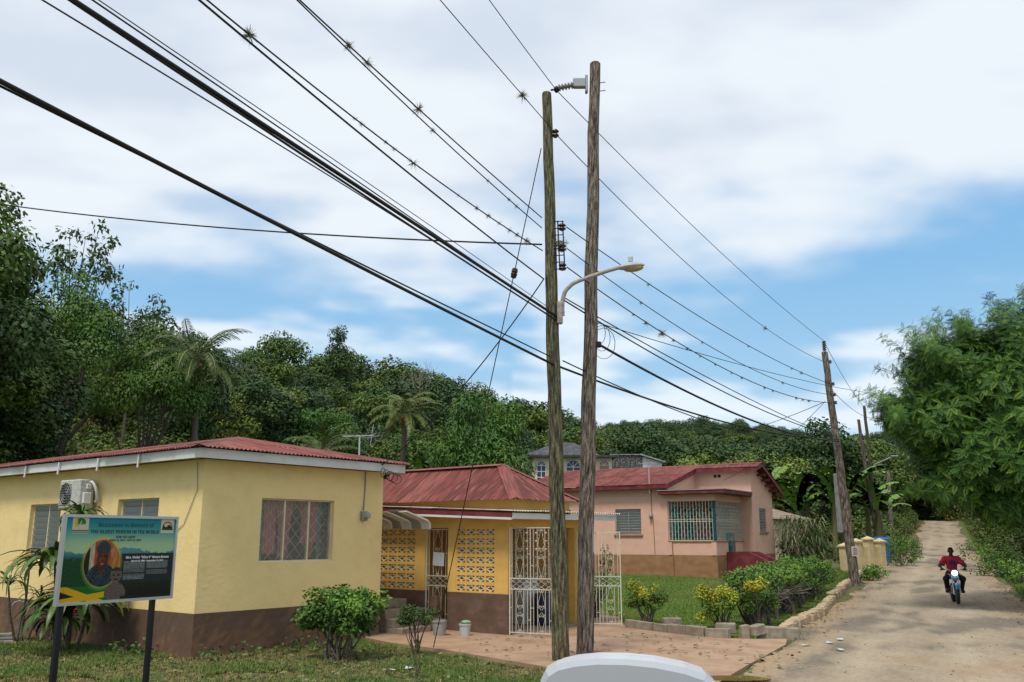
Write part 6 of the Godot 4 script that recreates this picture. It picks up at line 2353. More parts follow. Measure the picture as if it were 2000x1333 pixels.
	scatter("undergrowth", species["bushy"][1], M.leaf, "leafy bushes crowding close along the far road", "undergrowth", 260, func(rr: RandomNumberGenerator) -> Array:
		var p := road_pt(rr.randf_range(24.0, 125.0), rr.randf_range(3.9, 9.0) if rr.randf() < 0.3 else -rr.randf_range(4.2, 13.0))
		if road_q(p.x, p.z) > 0.0 and road_a(p.x, p.z) < 48.0: return []
		var s := rr.randf_range(0.4, 0.85)
		return [p - Vector3.UP * 0.3, Vector3(s, s, s), Color.WHITE], 0.1, 10)
	# palms
	var pc := [Color(0.085, 0.13, 0.03), Color(0.1, 0.14, 0.04), Color(0.07, 0.11, 0.035)]
	var py := [Color(0.12, 0.165, 0.035), Color(0.15, 0.17, 0.04), Color(0.1, 0.145, 0.03)]
	var fr := [palm_frond(3.6, 1.9, 1, pc), palm_frond(3.4, 2.4, 2, pc), palm_frond(3.7, 1.5, 3, pc)]
	var fy := [palm_frond(3.2, 2.0, 4, py), palm_frond(3.3, 2.6, 5, py), palm_frond(3.0, 1.5, 6, py)]
	palm("coconut_palm", "big dark coconut palm with arching fronds rising left of the blue gap", on_land(-14.9, -42.5, -0.2), 10.6 - terr(-14.9, -42.5), Vector3(-0.4, 0, 0), fr, 30, 0.92, 5, 1)
	palm("coconut_palm", "yellowish coconut palm with brown nuts between the two red roofs", on_land(-6.3, -51.0, -0.2), 9.2 - terr(-6.3, -51.0), Vector3(0.2, 0, 0), fy, 24, 0.86, 8, 2)
	palm("coconut_palm", "low dark palm beside the TV antenna of the yellow house", on_land(-10.2, -47.0, -0.2), 6.6 - terr(-10.2, -47.0), Vector3(0.2, 0, 0), fr, 16, 0.75, 0, 3)
	for e in [[36.5, -172.0, 12.0, "left of the far pair of palms on the skyline above the pink roof"], [39.0, -176.0, 13.5, "right of the far pair of palms on the skyline above the pink roof"], [23.5, -176.0, 11.0, "small far palm on the skyline right of the taller pole"]]:
		palm("coconut_palm", e[3], on_land(e[0], e[1], -0.3), e[2], Vector3(0.4, 0, 0), fr, 14, 1.3, 0, int(e[0]))
	# bananas
	var bl := [banana_leaf(2.1, 0.34, 1, 0.2), banana_leaf(2.3, 0.36, 2, 0.5), banana_leaf(1.9, 0.3, 3, 0.8)]
	var bs := [[-3.7, -37.5, 3.4, 1.05, "banana plant with a broad upright pale leaf behind the carport roof"], [-2.7, -38.5, 2.6, 0.9, "low banana plant leaning out behind the carport roof ridge"], [-4.9, -38.8, 2.4, 0.9, "ragged banana plant by the grey outbuilding"], [0.2, -37.0, 2.0, 0.8, "small banana plant between carport roof and mossy pole"]]
	for k in 11:
		bs.append([17.0 + (k % 4) * 1.55 + 0.5 * sin(k * 2.1), -54.0 - 2.3 * int(k / 4.0) - 0.6 * cos(k * 1.7), 2.8 + 0.6 * (k % 3), 1.3, "banana plant in the grove between the board shack and the far poles"])
	for k in bs.size():
		var e: Array = bs[k]
		banana(on_land(e[0], e[1], -0.1), e[2], e[3], bl, 50 + k, e[4])
	make_garden()
	make_roadside_tree()

func make_garden() -> void:
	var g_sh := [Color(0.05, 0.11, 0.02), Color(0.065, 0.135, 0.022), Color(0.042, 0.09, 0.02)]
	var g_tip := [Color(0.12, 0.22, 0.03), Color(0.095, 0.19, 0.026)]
	var r := RandomNumberGenerator.new()
	r.seed = 5
	# clipped bush in front of the end wall
	var cl := []
	for k in 34:
		var a := r.randf() * TAU
		var q := sqrt(r.randf())
		var p := Vector3(cos(a) * 0.66 * q, 0.55 + 0.5 * r.randf(), sin(a) * 0.5 * q)
		p.y += 0.1 * (1.0 - q)
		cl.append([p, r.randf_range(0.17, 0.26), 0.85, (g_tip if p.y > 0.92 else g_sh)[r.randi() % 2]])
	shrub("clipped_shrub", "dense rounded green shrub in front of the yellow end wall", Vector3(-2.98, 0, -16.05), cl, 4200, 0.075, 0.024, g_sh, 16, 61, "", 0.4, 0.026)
	cl = []
	for k in 12:
		var p := Vector3(r.randf_range(-0.28, 0.3), 0.62 + r.randf_range(-0.08, 0.2), r.randf_range(-0.25, 0.25))
		cl.append([p, r.randf_range(0.1, 0.16)])
	shrub("small_shrub", "small thin-stemmed shrub with a leafy top by the driveway edge", Vector3(-1.68, 0, -16.75), cl, 7000, 0.05, 0.014, [Color(0.06, 0.11, 0.025), Color(0.05, 0.09, 0.02)], 14, 62, "", 0.12, 0.014)
	cl = [[Vector3(0.02, 0.5, 0), 0.06], [Vector3(-0.03, 0.36, 0.02), 0.05], [Vector3(0.05, 0.22, 0), 0.05]]
	shrub("sapling", "bare thin sapling in the front yard before the small shrub", Vector3(-1.42, 0, -14.0), cl, 1500, 0.05, 0.014, g_sh, 5, 63, "", 0.05, 0.012)
	# golden shrubs along the lawn edge
	var gold := [Color(0.36, 0.36, 0.03), Color(0.27, 0.31, 0.03)]
	var lime := [Color(0.13, 0.2, 0.025), Color(0.07, 0.13, 0.02)]
	for e in [[3.3, -22.6, 1.0, "golden-topped shrub alone on the lawn beside the gate leaf", 71, 0.0], [4.75, -21.2, 0.95, "golden shrub with a low yellow side tuft, the middle one of the lawn edge", 72, -0.25], [5.6, -21.25, 1.05, "wide green and gold shrub next to the bare-twigged hedge", 73, 0.1]]:
		cl = []
		for k in 22:
			var a: float = r.randf() * TAU
			var q: float = sqrt(r.randf())
			var p: Vector3 = Vector3(cos(a) * 0.42 * q + e[5] * 0.3, 0.45 + 0.55 * r.randf(), sin(a) * 0.36 * q) * e[2]
			cl.append([p, r.randf_range(0.11, 0.19), 0.9, gold[k % 2] if p.y > 0.66 * e[2] and e[4] != 73 or p.y > 0.9 * e[2] else lime[k % 2]])
		if e[5] < 0.0:
			cl.append([Vector3(-0.45, 0.3, 0.1), 0.17, 0.9, gold[0]])
			cl.append([Vector3(-0.3, 0.36, 0.12), 0.15, 0.9, gold[1]])
		shrub("golden_shrub", e[3], on_land(e[0], e[1]), cl, 5200, 0.06, 0.018, lime, 18, e[4], "golden shrubs on the lawn edge", 0.22, 0.017)
	# hedge row behind the kerb: one bare-sided plant, then full ones
	for k in 7:
		var p := road_pt(2.2 + 1.62 * k, 3.75 + 0.1 * sin(k * 2.0))
		cl = []
		for i in 40:
			var v := Vector3(r.randf_range(-0.75, 0.75), r.randf_range(0.62, 1.18), r.randf_range(-0.8, 0.8))
			if k < 2 and (v.y < 0.95): continue
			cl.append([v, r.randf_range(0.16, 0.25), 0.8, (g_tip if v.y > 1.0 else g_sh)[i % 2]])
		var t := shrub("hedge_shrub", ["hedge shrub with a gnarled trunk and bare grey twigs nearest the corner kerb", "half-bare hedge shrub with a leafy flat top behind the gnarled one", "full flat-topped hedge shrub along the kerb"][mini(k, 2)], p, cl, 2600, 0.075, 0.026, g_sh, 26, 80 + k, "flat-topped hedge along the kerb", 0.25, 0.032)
		var tk := MB.new()
		tk.tube([Vector3(0.0, -0.1, 0), Vector3(0.04, 0.25, 0.02), Vector3(-0.03, 0.6, 0)], [0.11, 0.085, 0.07], 8)
		tk.tube([Vector3(0.4, -0.1, 0.2), Vector3(0.36, 0.3, 0.18), Vector3(0.2, 0.7, 0.1)], [0.06, 0.05, 0.04], 7)
		obj("trunk", tk, M.bark, t)
		if k < 3:
			var tw := MB.new()
			for i in 130:
				var b := Vector3(r.randf_range(-0.15, 0.15), r.randf_range(0.45, 0.6), r.randf_range(-0.15, 0.15))
				var e := Vector3(r.randf_range(-0.8, 0.8), r.randf_range(0.55, 1.05), r.randf_range(-0.75, 0.75))
				tw.tube([b, b.lerp(e, 0.5) + rnd_dir(r) * 0.1, e, e + rnd_dir(r) * 0.16], [0.016, 0.011, 0.007, 0.003], 4, false)
			obj("twig", tw, M.twig, t)
	for k in 6:
		var p := on_land(13.6 + 1.0 * k, -45.0 - 0.9 * (k % 3))
		cl = []
		for i in 16:
			cl.append([Vector3(r.randf_range(-0.8, 0.8), r.randf_range(0.3, 1.25), r.randf_range(-0.7, 0.7)), r.randf_range(0.25, 0.4)])
		shrub("hedge_shrub", "dark rounded hedge shrub between the pink house and the boundary wall", p, cl, 420, 0.12, 0.035, g_sh, 8, 90 + k, "dark hedge beyond the lawn")
	# verge shrubs on the left past the boundary wall, and by the kerb
	for e in [[17.6, -44.6, 0.6, "leafy shrub at the foot of the boundary wall"], [14.6, -37.6, 0.5, "small yellow-green shrub behind the kerb next to the leaning pole"], [15.4, -39.2, 0.55, "round green shrub behind the kerb before the boundary wall"], [20.5, -48.4, 1.25, "big rounded shrub on the verge below the blue drum"], [22.0, -51.0, 1.1, "spreading verge shrub right of the blue drum"], [24.4, -60.5, 1.1, "dark verge shrub at the foot of the far lamp pole"], [28.5, -67.0, 1.3, "wild verge bush by the far bend's left edge"]]:
		cl = []
		for i in 16:
			cl.append([Vector3(r.randf_range(-0.7, 0.7), r.randf_range(0.15, 1.0), r.randf_range(-0.6, 0.6)) * e[2], r.randf_range(0.25, 0.36) * e[2]])
		shrub("verge_shrub", e[3], on_land(e[0], e[1]), cl, int(560 / e[2]), 0.1, 0.032, g_sh + g_tip, 8, int(e[0] * 10), "shrubs along the left verge")
	for e in [[19.5, -35.5, 1.0, "bright rounded bush on the right bank under the big tree"], [21.5, -40.0, 1.2, "dark bush on the right bank at the road's edge"], [24.2, -46.5, 1.3, "wild bush on the right bank where the road pales"], [27.5, -52.0, 1.3, "low tangled bush beyond the right bank's dark one"], [15.3, -24.8, 0.75, "weedy clump spilling over the right kerb"], [13.7, -21.5, 0.8, "leafy clump on the right verge near the broken kerb"], [17.0, -29.0, 0.7, "grassy bush topping the right verge beside the rider"]]:
		cl = []
		for i in 18:
			cl.append([Vector3(r.randf_range(-0.8, 0.8), r.randf_range(0.1, 0.9), r.randf_range(-0.7, 0.7)) * e[2], r.randf_range(0.25, 0.4) * e[2]])
		shrub("bank_bush", e[3], on_land(e[0], e[1]), cl, int(520 / e[2]), 0.11, 0.03, g_sh + g_tip, 8, int(e[0] * 11), "bushes on the right bank")
	for k in 4:
		var st := MB.new()
		st.tube([Vector3(0, -0.2, 0), Vector3(0.05, 0.8, 0), Vector3(0.02 + 0.1 * sin(k * 2.0), 1.2 + 0.3 * sin(k), 0.05)], [0.06, 0.05, 0.04], 6)
		var o := tag(obj("fence_post", st, M.bark), "rough stick post of the right bank fence behind the bushes", "post", "stick fence on the right bank") as Node3D
		o.position = road_pt(32.0 + 1.3 * k, -3.6)
	# strap-leaved plants by the side wall behind the board
	var straps := [Color(0.05, 0.105, 0.025), Color(0.07, 0.13, 0.03), Color(0.04, 0.08, 0.022), Color(0.11, 0.15, 0.03)]
	var dp := thing("dracaena", "large strap-leaved plant against the side wall behind the memorial board", "plant", yard(-0.75, 0, -2.75))
	var dst := MB.new()
	for e in [[0.0, 2.45, 0.1], [-0.35, 1.55, 0.15], [0.3, 1.1, -0.1], [0.1, 0.75, 0.3], [-0.2, 2.3, -0.25]]:
		dst.tube([Vector3(e[0] * 0.3, -0.1, e[2] * 0.3), Vector3(e[0] * 0.7, e[1] * 0.5, e[2]), Vector3(e[0], e[1], e[2])], [0.035, 0.03, 0.022], 6)
		strap_rosette(dp, Vector3(e[0], e[1], e[2]), 34 if e[1] < 2.0 else 20, 1.1 if e[1] < 2.0 else 0.6, 0.062 if e[1] < 2.0 else 0.04, straps, r)
	obj("stem", dst, M.bark, dp)
	strap_rosette(dp, Vector3(0.35, 0.85, 0.35), 40, 1.0, 0.065, straps, r)
	strap_rosette(dp, Vector3(0.0, 0.5, 0.5), 26, 0.8, 0.06, straps, r)
	var d2 := thing("dracaena", "spidery narrow-leaved plant left of the memorial board", "plant", yard(-0.6, 0, -5.0))
	var ds2 := MB.new()
	for e in [[0.0, 1.45, 0.0], [-0.3, 1.1, 0.15], [0.25, 0.8, -0.1]]:
		ds2.tube([Vector3(e[0] * 0.3, -0.1, 0), Vector3(e[0] * 0.7, e[1] * 0.5, e[2]), Vector3(e[0], e[1], e[2])], [0.03, 0.025, 0.018], 6)
		strap_rosette(d2, Vector3(e[0], e[1], e[2]), 26, 0.7, 0.022, straps, r)
	obj("stem", ds2, M.bark, d2)
	cl = []
	for k in 9:
		cl.append([Vector3(r.randf_range(-0.5, 0.5), r.randf_range(0.5, 1.5), r.randf_range(-0.3, 0.3)), r.randf_range(0.08, 0.14)])
	shrub("twiggy_shrub", "twiggy shrub with few leaves beside the standpipe", Vector3(-9.0, 0, -18.6), cl, 700, 0.09, 0.028, g_sh, 22, 64, "", 0.4, 0.016)
	var fl := MB.new()
	for k in 14:
		fl.ball(rnd_dir(r) * 0.07, Vector3(0.03, 0.02, 0.03), 4, 6)
	(tag(obj("red_flower", fl, mat(lin(0.4, 0.02, 0.02), 0.7)), "small red flower head between the twiggy shrub and the strap-leaved plant", "flower") as Node3D).position = Vector3(-8.55, 0.62, -18.4)
	cl = []
	for k in 10:
		cl.append([Vector3(r.randf_range(-0.5, 0.5), r.randf_range(0.05, 0.25), r.randf_range(-0.3, 0.3)), r.randf_range(0.1, 0.18)])
	shrub("low_weed", "low patch of weeds at the corner of the brown base", yard(0.35, 0, 0.45), cl, 500, 0.07, 0.025, g_sh, 8, 65, "weed patches in the front yard", 0.5, 0.008)
	shrub("low_weed", "low patch of weeds between the brown base and the dense rounded shrub", yard(1.9, 0, 0.6), cl, 600, 0.08, 0.025, g_sh, 8, 66, "weed patches in the front yard", 0.5, 0.008)
	shrub("low_weed", "weeds with dead stems at the foot of the board's right post", yard(-0.3, 0, -1.2), cl, 500, 0.08, 0.025, g_sh, 12, 67, "weed patches in the front yard", 0.5, 0.01)
	cl = []
	for k in 12:
		cl.append([Vector3(r.randf_range(-0.5, 0.5), r.randf_range(0.6, 1.9), r.randf_range(-0.4, 0.4)), r.randf_range(0.1, 0.2)])
	shrub("open_shrub", "loose open-branched shrub growing behind the open gate leaf", Vector3(2.1, 0.05, -24.0), cl, 700, 0.08, 0.026, g_sh, 16, 68, "", 0.3, 0.025)
	# dry cane clump at the pink house corner
	var cane := thing("cane_clump", "tall clump of dry and green cane at the pink house's far corner", "cane", on_land(14.1, -44.6))
	var cb := LB.new()
	for k in 420:
		var b := Vector3(r.randf_range(-0.9, 0.9), 0, r.randf_range(-0.7, 0.7))
		var d := Vector3(r.randf_range(-1, 1), 0, r.randf_range(-1, 1)).normalized()
		var h0 := r.randf_range(0.3, 2.2)
		var l := r.randf_range(0.7, 1.3)
		var st := b + Vector3(0, h0, 0)
		cb.blade([st, st + d * l * 0.25 + Vector3(0, l * 0.4, 0), st + d * l * 0.6 + Vector3(0, l * 0.45, 0), st + d * l * 0.9 + Vector3(0, l * 0.1, 0)], 0.025, d.cross(Vector3.UP), tone(Color(0.2, 0.18, 0.09) if r.randf() < 0.45 else Color(0.08, 0.13, 0.04), r, 0.25))
	obj("leaf", cb.mesh(), M.leaf, cane)
	# grass
	var tuft := LB.new()
	for k in 9:
		var a := r.randf() * TAU
		var d := Vector3(cos(a), 0, sin(a))
		var b := d * r.randf_range(0.0, 0.05)
		var h := r.randf_range(0.05, 0.11)
		tuft.leaf(b, (Vector3.UP * 0.8 + d * r.randf_range(0.2, 1.0)).normalized(), d.cross(Vector3.UP).normalized(), h, 0.006, Color.WHITE)
	var weed := LB.new()
	for k in 11:
		var a := r.randf() * TAU
		var d := Vector3(cos(a), 0, sin(a))
		weed.leaf(d * 0.015 + Vector3(0, 0.01 * (k % 4), 0), (Vector3.UP * r.randf_range(0.1, 0.6) + d).normalized(), d.cross(Vector3.UP).normalized(), r.randf_range(0.05, 0.09), 0.016, Color.WHITE)
	var gn := noise(0.35, 12, 3)
	var hs := YARD
	var shade := func(rr: RandomNumberGenerator, dry: float) -> Color:
		var base := Color(0.115, 0.18, 0.038).lerp(Color(0.28, 0.22, 0.1), clampf(dry + rr.randf_range(-0.25, 0.25), 0.0, 1.0))
		return tone(base, rr, 0.25)
	var front := func(rr: RandomNumberGenerator) -> Array:
		var x := rr.randf_range(-13.0, 2.5)
		var z := rr.randf_range(-20.5, -9.5)
		var loc: Vector3 = Basis(Vector3.UP, deg_to_rad(-YAW)) * (Vector3(x, 0, z) - hs)
		if loc.x > -0.05 and loc.z < 0.05: return []
		if loc.x > 4.4: return []
		if z < -19.0 + 0.0 * x and x > -3.4: return []
		# right of the yard edge lies the driveway
		if (x + 2.39) * 3.32 - (-(z + 18.32)) * -2.88 > 0.0 and false: return []
		var ex := -2.39 + (z + 18.32) * 0.87
		if x > ex - 0.08: return []
		var nz := gn.get_noise_2d(x, z)
		if nz < 0.06 and rr.randf() > 0.2: return []
		var s := rr.randf_range(0.5, 1.1)
		return [Vector3(x, 0.0, z), Vector3(s, s, s), shade.call(rr, 0.32 - nz * 0.9)]
	scatter("grass", tuft.mesh(), M.grass, "patchy short grass of the front yard", "grass", 36000, front, 0.2, 21)
	scatter("grass", weed.mesh(), M.grass, "small broad-leaved weeds scattered in the front yard", "weeds", 9000, front, 0.2, 22)
	var litter := LB.new()
	for k in 2:
		litter.leaf(Vector3(0.02 * k, 0.004, 0), Vector3(1, 0.12, 0.3 * k).normalized(), Vector3(0, 0, 1), 0.09, 0.022, Color.WHITE)
	scatter("leaf_litter", litter.mesh(), M.grass, "dead brown leaves strewn over the front yard", "leaves", 2600, func(rr: RandomNumberGenerator) -> Array:
		var e: Array = front.call(rr)
		if e.is_empty(): return []
		var s := rr.randf_range(0.6, 1.3)
		return [e[0] + Vector3.UP * 0.02, Vector3(s, s, s), tone(Color(0.2, 0.13, 0.06) if rr.randf() < 0.7 else Color(0.3, 0.24, 0.13), rr, 0.35)], 0.35, 25)
	scatter("leaf_litter", litter.mesh(), M.grass, "fallen leaves along the road edges and driveway", "leaves", 500, func(rr: RandomNumberGenerator) -> Array:
		var p := road_pt(rr.randf_range(-8.0, 26.0), (2.4 - 0.9 * rr.randf() * rr.randf()) * (1.0 if rr.randf() < 0.6 else -1.0))
		if rr.randf() < 0.3: p = Vector3(rr.randf_range(-1.0, 4.5), 0.03, rr.randf_range(-19.5, -15.5))
		var s := rr.randf_range(0.6, 1.4)
		return [p + Vector3.UP * 0.055, Vector3(s, s, s), tone(Color(0.17, 0.14, 0.06) if rr.randf() < 0.6 else Color(0.08, 0.12, 0.03), rr, 0.35)], 0.3, 26)
	var lawn := func(rr: RandomNumberGenerator) -> Array:
		var x := rr.randf_range(1.5, 16.0)
		var z := rr.randf_range(-46.0, -19.3)
		var q := road_q(x, z)
		if q < 2.85 or q > 16.0: return []
		if x < 2.62 + maxf(0.0, (z + 21.4)) * 0.78: return []
		if z > -21.4 and x < 4.2 + (z + 19.2) * 0.75: return []
		var loc: Vector3 = Basis(Vector3.UP, deg_to_rad(-57.0)) * (Vector3(x, 0, z) - Vector3(8.75, 0, -39.24))
		if loc.x > 0.0 and loc.z < 0.5: return []
		var nz := gn.get_noise_2d(x * 0.7, z * 0.7)
		var s := rr.randf_range(0.5, 1.0)
		var c: Color = shade.call(rr, 0.12 - nz * 0.5)
		return [on_land(x, z), Vector3(s, s * 0.8, s), Color(c.r * 1.2, c.g * 1.32, c.b * 1.1)]
	scatter("grass", tuft.mesh(), M.grass, "green lawn in front of the pink house", "grass", 70000, lawn, 0.2, 23)
	scatter("grass", tuft.mesh(), M.grass, "taller grass on the road verges", "grass", 42000, func(rr: RandomNumberGenerator) -> Array:
		var aa := rr.randf_range(-2.0, 60.0) if rr.randf() < 0.75 else rr.randf_range(44.0, 122.0)
		var side := rr.randf() < 0.6
		var qq := -2.75 - 5.0 * pow(rr.randf(), 1.4) if side else 2.9 + 1.3 * rr.randf()
		if not side and aa < 10.0: return []
		var p := road_pt(aa, qq)
		var s := rr.randf_range(1.0, 2.6)
		var c: Color = shade.call(rr, 0.05)
		return [p, Vector3(s, s, s), Color(c.r * 1.1, c.g * 1.15, c.b)], 0.2, 24)

func make_roadside_tree() -> void:
	var r := RandomNumberGenerator.new()
	r.seed = 303
	# rosette of pinnate leaves
	var meshes := []
	for vv in 2:
		var lb := LB.new()
		for k in 9:
			var a := k * 2.39996 + r.randf_range(-0.2, 0.2)
			var d := Vector3(cos(a), 0, sin(a))
			var el := r.randf_range(-0.15, 0.95)
			var p := Vector3.ZERO
			var len := r.randf_range(0.42, 0.62)
			var base := Color(0.05, 0.12, 0.022) if r.randf() < 0.65 else Color(0.12, 0.225, 0.03)
			var tg := d * cos(el) + Vector3.UP * sin(el)
			for i in 13:
				tg = (tg - Vector3.UP * 0.07).normalized()
				p += tg * len / 13.0
				var sd := tg.cross(Vector3.UP).normalized()
				var ll := 0.16 * sin(PI * (0.18 + 0.68 * i / 12.0))
				for s in [-1.0, 1.0]:
					var f: Vector3 = (sd * s * 0.9 + tg * 0.55 - Vector3.UP * 0.1).normalized()
					lb.leaf(p, f, tg, ll, 0.0155, tone(base, r, 0.22))
			lb.leaf(p, tg, tg.cross(Vector3.UP).normalized(), 0.14, 0.026, base)
		meshes.append(lb.mesh())
	var at := on_land(16.35, -25.6)
	var t := thing("roadside_tree", "large roadside tree with feathery pinnate leaves hanging over the right of the road", "tree", at)
	var lobes := [[-0.2, 5.2, 0.4, 2.5], [-2.4, 5.6, 0.6, 1.7], [-4.3, 5.1, 0.3, 1.15], [-5.2, 5.2, 0.2, 0.6], [-3.0, 4.1, 0.5, 1.5], [-3.9, 3.4, 0.2, 0.95], [-1.6, 3.6, 0.8, 1.6], [-3.3, 6.9, 0.2, 1.1], [-4.3, 7.1, 0.2, 0.65], [-1.8, 7.3, 0.2, 1.2], [-2.9, 7.7, 0.1, 0.5], [-1.9, 8.1, 0.0, 0.55], [-0.6, 8.0, 0.0, 0.9], [0.6, 7.6, 0.2, 1.7], [2.3, 5.8, 0.2, 2.2], [0.6, 3.9, 1.2, 1.9], [-2.7, 2.75, 0.3, 0.8], [-0.6, 2.6, 0.6, 1.1], [-0.4, 5.4, -2.2, 2.2], [-2.6, 5.0, -1.8, 1.6], [1.6, 4.8, -2.0, 2.0], [-0.7, 8.7, 0.0, 0.45], [0.3, 8.6, 0.1, 0.6]]
	for l in lobes:
		if l[1] > 5.0: l[1] = 5.0 + (l[1] - 5.0) * 0.78
	var got := [[], []]
	for l in lobes:
		var rad: float = l[3]
		var n := int(165.0 * rad * rad + 16.0)
		for k in n:
			var d := rnd_dir(r)
			if d.y < -0.3 and r.randf() < 0.4: d.y = -d.y
			var p := Vector3(l[0], l[1], l[2]) + d * rad * (0.55 + 0.45 * sqrt(r.randf())) * Vector3(1, 0.8, 1)
			var up := (Vector3.UP * 0.7 + d * 0.8 + rnd_dir(r) * 0.3).normalized()
			var b := Basis(Quaternion(Vector3.UP, up)) * Basis(Vector3.UP, r.randf() * TAU)
			got[r.randi() % 2].append(Transform3D(b.scaled(Vector3.ONE * r.randf_range(0.42, 0.72)), p))
	for l in lobes:
		for k in 7:
			var d := (rnd_dir(r) + Vector3(-0.25, 0.35, 0.15)).normalized()
			var o := Vector3(l[0], l[1], l[2]) + d * float(l[3]) * 0.8
			var dir := (d + Vector3.UP * 0.5).normalized()
			for i in 6:
				o += dir * 0.17
				dir = (dir + rnd_dir(r) * 0.12).normalized()
				var b := Basis(Quaternion(Vector3.UP, dir)) * Basis(Vector3.UP, r.randf() * TAU)
				got[r.randi() % 2].append(Transform3D(b.scaled(Vector3.ONE * (0.66 - 0.05 * i)), o))
	for vv in 2:
		var mm := MultiMesh.new()
		mm.transform_format = MultiMesh.TRANSFORM_3D
		mm.mesh = meshes[vv]
		mm.instance_count = got[vv].size()
		for i in got[vv].size():
			mm.set_instance_transform(i, got[vv][i])
		var o := MultiMeshInstance3D.new()
		o.name = "crown"
		o.multimesh = mm
		o.material_override = M.leaf
		t.add_child(o, true)
		o.set_meta("kind", "stuff")
	var tips := []
	for l in lobes:
		tips.append(Vector3(l[0], l[1], l[2]))
	var m := MB.new()
	limbs(m, Vector3(0.6, 0, 0), Vector3(0.2, 2.6, 0), 0.26, tips, r)
	obj("trunk", m, M.bark, t)

# ---------------------------------------------------------------- motorcycle and rider
func field_mesh(mb: MB, bones: Array, cell: float, k: float) -> void:
	# smooth union of tapered capsules [a, b, ra, rb], meshed as surface nets
	var lo := Vector3.ONE * 1e9
	var hi := -lo
	for b in bones:
		var rr := maxf(b[2], b[3]) + cell * 3.0
		lo = lo.min((b[0] as Vector3).min(b[1]) - Vector3.ONE * rr)
		hi = hi.max((b[0] as Vector3).max(b[1]) + Vector3.ONE * rr)
	var nx := int((hi.x - lo.x) / cell) + 2
	var ny := int((hi.y - lo.y) / cell) + 2
	var nz := int((hi.z - lo.z) / cell) + 2
	var f := PackedFloat32Array()
	f.resize(nx * ny * nz)
	f.fill(1.0)
	for b in bones:
		var a: Vector3 = b[0]
		var ab: Vector3 = b[1] - b[0]
		var l2 := maxf(ab.length_squared(), 1e-9)
		var ra: float = b[2]
		var rb: float = b[3]
		var rr := maxf(ra, rb) + k + cell * 2.0
		var p0 := (a.min(b[1]) - Vector3.ONE * rr - lo) / cell
		var p1 := (a.max(b[1]) + Vector3.ONE * rr - lo) / cell
		for z in range(maxi(0, int(p0.z)), mini(nz, int(p1.z) + 2)):
			for y in range(maxi(0, int(p0.y)), mini(ny, int(p1.y) + 2)):
				for x in range(maxi(0, int(p0.x)), mini(nx, int(p1.x) + 2)):
					var p := lo + Vector3(x, y, z) * cell
					var t := clampf((p - a).dot(ab) / l2, 0.0, 1.0)
					var d := (p - a - ab * t).length() - lerpf(ra, rb, t)
					var i := (z * ny + y) * nx + x
					var o := f[i]
					var h := maxf(k - absf(o - d), 0.0) / k
					f[i] = minf(o, d) - h * h * k * 0.25
	var at := {}
	var pos := []
	for z in nz - 1:
		for y in ny - 1:
			for x in nx - 1:
				var i := (z * ny + y) * nx + x
				var sum := Vector3.ZERO
				var n := 0
				var s0 := f[i] < 0.0
				var mixed := false
				for e in [1, nx, nx + 1, nx * ny, nx * ny + 1, nx * ny + nx, nx * ny + nx + 1]:
					if (f[i + e] < 0.0) != s0:
						mixed = true
						break
				if not mixed: continue
				for e in [[0, 0, 0, 1, 0, 0], [0, 1, 0, 1, 1, 0], [0, 0, 1, 1, 0, 1], [0, 1, 1, 1, 1, 1], [0, 0, 0, 0, 1, 0], [1, 0, 0, 1, 1, 0], [0, 0, 1, 0, 1, 1], [1, 0, 1, 1, 1, 1], [0, 0, 0, 0, 0, 1], [1, 0, 0, 1, 0, 1], [0, 1, 0, 0, 1, 1], [1, 1, 0, 1, 1, 1]]:
					var va := f[i + (e[2] * ny + e[1]) * nx + e[0]]
					var vb := f[i + (e[5] * ny + e[4]) * nx + e[3]]
					if (va < 0.0) != (vb < 0.0):
						sum += Vector3(e[0], e[1], e[2]).lerp(Vector3(e[3], e[4], e[5]), va / (va - vb))
						n += 1
				at[i] = pos.size()
				pos.append(lo + (Vector3(x, y, z) + sum / n) * cell)
	var quads := []
	var nrm := []
	nrm.resize(pos.size())
	nrm.fill(Vector3.ZERO)
	for i in at:
		var x: int = i % nx
		var y: int = (i / nx) % ny
		var z: int = i / (nx * ny)
		var s0: bool = f[i] < 0.0
		for ax in 3:
			var step: int = [1, nx, nx * ny][ax]
			if (f[i + step] < 0.0) == s0: continue
			var u: int = [nx, nx * ny, 1][ax]
			var w: int = [nx * ny, 1, nx][ax]
			if not (at.has(i - u) and at.has(i - w) and at.has(i - u - w)): continue
			var q := [at[i], at[i - u], at[i - u - w], at[i - w]]
			if not s0: q.reverse()
			var fn: Vector3 = (pos[q[2]] - pos[q[0]]).cross(pos[q[3]] - pos[q[1]])
			for e in q: nrm[e] += fn
			quads.append(q)
	for q in quads:
		mb.trin(pos[q[0]], pos[q[1]], pos[q[2]], nrm[q[0]].normalized(), nrm[q[1]].normalized(), nrm[q[2]].normalized())
		mb.trin(pos[q[0]], pos[q[2]], pos[q[3]], nrm[q[0]].normalized(), nrm[q[2]].normalized(), nrm[q[3]].normalized())

